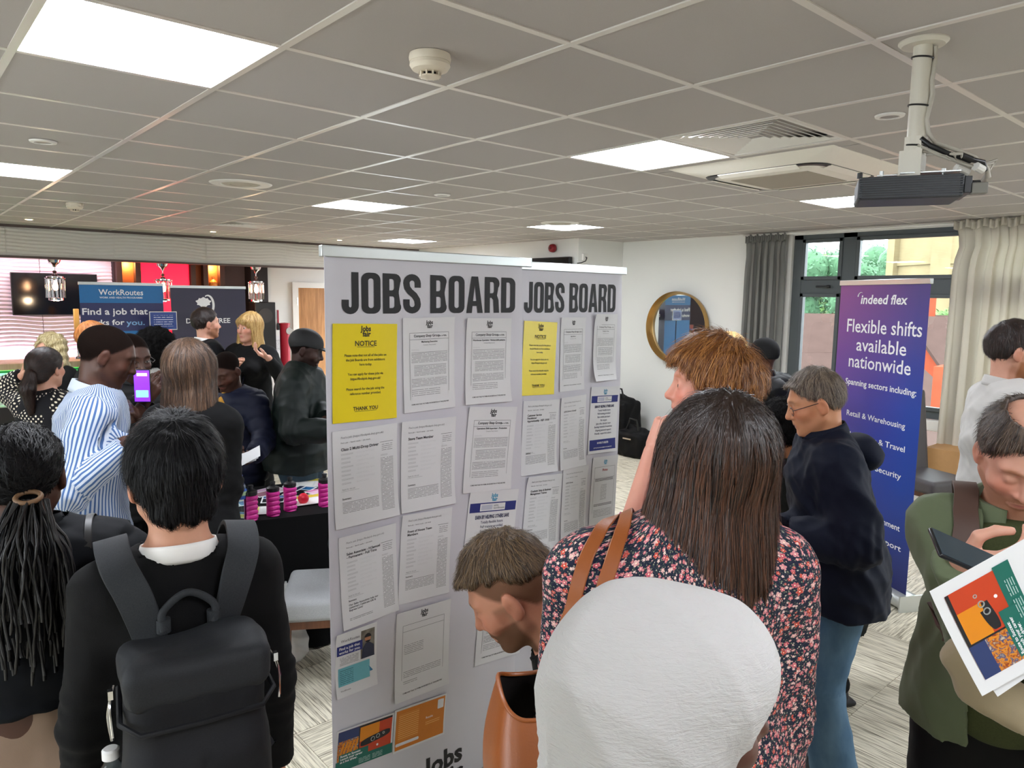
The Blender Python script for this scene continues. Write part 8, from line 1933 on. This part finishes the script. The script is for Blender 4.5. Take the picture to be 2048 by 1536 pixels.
for s in (-1, 1):
    Sx = abs(I['Sh'][1][0])
    pts = spline([(s * .060, yb + .02, zt - .03), (s * .088, -.115, SZ - .012), (s * .115, -.075, SZ + .045), (s * .122, .0, SZ + .072), (s * .118, .065, SZ + .035), (s * .115, .125, SZ - .06), (s * .12, .14, SZ - .2), (s * .14, .08, SZ - .36), (s * .15, -.02, SZ - .44)])
    nr = [Vector((0, -1, .3)) if i < 18 else (Vector((0, -.5, 1)) if i < 26 else (Vector((0, .1, 1)) if i < 36 else Vector((0, 1, .4)))) for i in range(len(pts))]
    pts, nr = drape(I, 'jumper', pts); ribbon(pts, nr, .062, .010, BPS, bk, 'shoulder_strap')
m_ = MB(); m_.tube(spline([(-.108, yb - .184, zt - .20), (-.112, yb - .188, zt - .32), (-.108, yb - .186, zbm + .04)]), .0035, 6); m_.build('front_zip', mat('zip_grey', '6a6c6e', .4, .5), bk, 60)
m_ = MB(); m_.tube(spline([(-.110, yb - .190, zt - .245), (-.118, yb - .196, zt - .27), (-.124, yb - .198, zt - .31)]), .0028, 6); m_.box((-.109, yb - .190, zt - .24), (.008, .006, .014)); m_.build('zip_pull', CHROME, bk)
m_ = MB(); m_.box((.090, yb - .187, zt - .33), (.003, .002, .055)); m_.build('logo_tag', mat('tag_grey', '7a7a7a', .5), bk)
parts = [rbox((-.132, yb - .06, zbm + .10), (.022, .055, .10), .02)]; F = fieldof(parts, .007, .02); F.add(parts[0]); V, Q = F.mesh(); link('side_pocket', meshnp('side_pocket', V, Q, BPD, {'luv': (V, 'FLOAT_VECTOR')}), None, bk)
c, s = math.cos(I['yaw']), math.sin(I['yaw']); lx, ly = -.145, yb - .06
waterbottle((I['loc'][0] + c * lx - s * ly, I['loc'][1] + s * lx + c * ly, zbm + .05), 'clear bottle with white cap in the side pocket of the grey backpack', .95, capc='e8e8e8', lab='9aa0a4')
# tan leather shoulder bag
I = fl; TAN = mat('tan_leather', '88491c', .42, var=.10, scale=18, bump=.15, bscale=260); k = I['k']
hb = carried('shoulder_bag', 'tan leather shoulder bag hanging from the floral top wearer', 'handbag', I)
shx = I['Sh'][0]; SZ = shx[2] + .085
bx0 = Vector(L2(I, (1052, 1405, 1.24))) - Vector((0, .04, .27))
def bagfn(u, v, inn=0.0):
    a = u * 2 * PI; c, s_ = math.cos(a), math.sin(a); w, d = .23 - inn - .155 * v, .048 - inn + .02 * math.sin(v * PI)
    x = d * abs(c) ** .7 * (1 if c > 0 else -1); y = w * abs(s_) ** .6 * (1 if s_ > 0 else -1); return bx0 + Vector((x, y + .04, v * .30 - .02 * v * s_ * s_ + inn))
m_ = MB(); m_.grid(lambda u, v: bagfn(u, v), 48, 12); m_.grid(lambda u, v: bx0 + Vector(((u - .5) * .10, (v - .5) * .28 + .04, .002)), 3, 3); o = m_.build('bag_body', TAN, hb, 60)
m_ = MB(); m_.grid(lambda u, v: bagfn(u, v, .004), 48, 12); m_.build('lining', mat('bag_lining', '1a1210', .8), hb, 60)
m_ = MB(); m_.tube([bagfn(q / 48, 1, .002) for q in range(48)], .004, 6, True); m_.build('rim', TAN, hb, 60)
for q, pp in enumerate((((1084, 1388, 1.25), (1100, 1340, 1.25), (1140, 1230, 1.27), (1180, 1120, 1.30), (1218, 1050, 1.36), (1235, 1040, 1.44), (1235, 1080, 1.54), (1150, 1250, 1.56)),
    ((1120, 1400, 1.23), (1160, 1310, 1.24), (1192, 1220, 1.26), (1226, 1130, 1.30), (1256, 1056, 1.35), (1266, 1044, 1.44), (1262, 1080, 1.54), (1180, 1250, 1.56)))):
    pts = spline([L2(I, p_) for p_ in pp])
    pts, nr = drape(I, 'floral_top', pts, .006); ribbon(pts, nr, .026, .0035, TAN, hb, 'strap')
# thin black bag strap over the puffer jacket's shoulder
I = br; sb = carried('shoulder_bag', 'thin black shoulder bag strap over the dark puffer jacket', 'handbag', I); s1 = I['Sh'][1]
ribbon(spline([(s1[0] - .01, -.150, s1[2] - .25), (s1[0] - .02, -.135, s1[2] - .08), (s1[0] - .03, -.09, s1[2] + .06), (s1[0] - .035, .0, s1[2] + .105), (s1[0] - .03, .09, s1[2] + .03), (s1[0], .16, s1[2] - .2), (s1[0] + .12, .10, s1[2] - .45)]), [Vector((0, -1, .3))] * 14 + [Vector((0, -.3, 1))] * 12 + [Vector((0, 1, .3))] * 40, .016, .003, mat('strap_black', '131315', .4), sb)
Pz = [rbox((s1[0] + .10, .02, s1[2] - .55), (.05, .13, .10), .03)]; F = fieldof(Pz, .01, .02); F.add(Pz[0]); V, Q = F.mesh(); link('bag_body', meshnp('bag_body', V, Q, mat('strap_black', '131315', .4)), None, sb)
# phone and flyers of the olive shirt wearer
def placed(name, label, cat, px, py, D, rot3): 
    t = thing(name, label, cat, at(px, py, D)); t.rotation_euler = (CAM_ROT @ rot3).to_euler(); return t
R3 = Euler((rad(-62), rad(0), rad(-22)), 'XYZ').to_matrix()
pn = placed('mobile_phone', 'dark phone in a black case held by the olive shirt wearer', 'phone', 1946, 1118, 1.31, (Matrix.Rotation(rad(-24), 3, 'Z') @ Matrix.Rotation(rad(-58), 3, 'X')))
m_ = MB(); m_.bx(-.078, .078, -.038, .038, -.0045, .0045); m_.build('case', mat('phone_black', '101114', .3), pn, 30, .004); m_ = MB(); m_.bx(-.075, .075, -.035, .035, .0045, .0052); m_.build('screen', mat('phone_screen', '20303a', .08), pn, 0)
Rp = Matrix.Rotation(rad(-60), 3, 'Z') @ Matrix.Rotation(rad(-18), 3, 'Y') @ Matrix.Rotation(rad(6), 3, 'X')
for q, (dx, dy, D, rz) in enumerate(((0, 0, 1.245, 0), (14, -2, 1.262, 5))):
    t = thing('printed_flyer', 'bus picture flyer held in the hand of the olive shirt wearer' if q == 0 else 'plain white sheet held behind the bus picture flyer', 'flyer', at(2040 + dx, 1212 + dy, D))
    M = CAM_ROT @ Matrix.Rotation(rad(119 + rz), 3, 'Z') @ Matrix.Rotation(rad(-6), 3, 'Y') @ Matrix(((1, 0, 0), (0, 0, 1), (0, -1, 0)))
    t.rotation_euler = M.to_euler()
    fn = lambda x, z: -.012 * (x / .15) ** 2
    uvquad('sheet', .215, .26, PAPER, t, (0, 0, 0), 8, 8, lambda u, v: fn((u - .5) * .215, 0), .0005)
    if q == 0:
        bus_art(t, .18, .13, lambda x, z: fn(x, z) - .001)
        for c_ in t.children:
            if c_.name.split('.')[0] != 'sheet': c_.location.z += .052
# cards in the navy puffer wearer's hands
for q in range(3):
    t = placed('paper_card', ('top', 'middle', 'bottom')[q] + ' white card in the fan held by the navy puffer wearer', 'card', 500 - 4 * q, 912 + 2 * q, 3.50 - .0 + .012 * q, Matrix.Rotation(rad(28 - 6 * q), 3, 'Z') @ Matrix.Rotation(rad(-50), 3, 'X')); t['group'] = 'cards held in the hand'
    m_ = MB(); m_.bx(-.055, .055, -.04, .04, 0, .0012); m_.build('sheet', PAPER, t); m_ = MB(); m_.bx(-.045, .045, -.03, .03, .0013, .0014); m_.build('print', rowsmat('rows_card%d' % q, '777780', 'e2e3e4', .008, .5, 80), t)
# beige jacket hung over the arm of the olive shirt wearer
I = gr; E_, H_ = I['E'][0], I['H'][0]; cj = carried('draped_jacket', 'beige jacket draped at the waist of the olive shirt wearer', 'jacket', I)
I_ = L2(gr, (1992, 1375, 1.50)); Pz = [rbox(I_, (.13, .035, .038), .03, rotz(.2) @ roty(-.6)), rbox(I_ + [-.02, .01, -.03], (.10, .04, .035), .03, roty(-.3))]; F = fieldof(Pz, .009, .04); [F.add(q, .05) for q in Pz]; V, Q = F.mesh(); V = V + vnormals(V, Q) * folds(V, 24, 41, .4)[:, None] * .012; link('jacket_cloth', meshnp('jacket_cloth', V, Q, clothmat('beige_cotton', '9a8c70', .85), {'luv': (V, 'FLOAT_VECTOR')}), None, cj)
# rucksack strap of the olive shirt wearer
rs = carried('rucksack', 'dark rucksack whose strap crosses the shoulder of the olive shirt wearer', 'rucksack', I); s1 = I['Sh'][1]
pts, nr = drape(I, 'sage_overshirt', spline([(s1[0] - .03, .14, s1[2] - .22), (s1[0] - .045, .125, s1[2] - .05), (s1[0] - .05, .05, s1[2] + .085), (s1[0] - .05, -.06, s1[2] + .095), (s1[0] - .07, -.14, s1[2] - .02)]), .004); ribbon(pts, nr, .05, .008, mat('strap_brown', '4a342a', .6), rs)
Pz = [rbox((0, -.24, s1[2] - .22), (.14, .08, .22), .05)]; F = fieldof(Pz, .012, .03); F.add(Pz[0]); V, Q = F.mesh(); link('pack_body', meshnp('pack_body', V, Q, clothmat('ruck_dark', '2a2420', .7), {'luv': (V, 'FLOAT_VECTOR')}), None, rs)
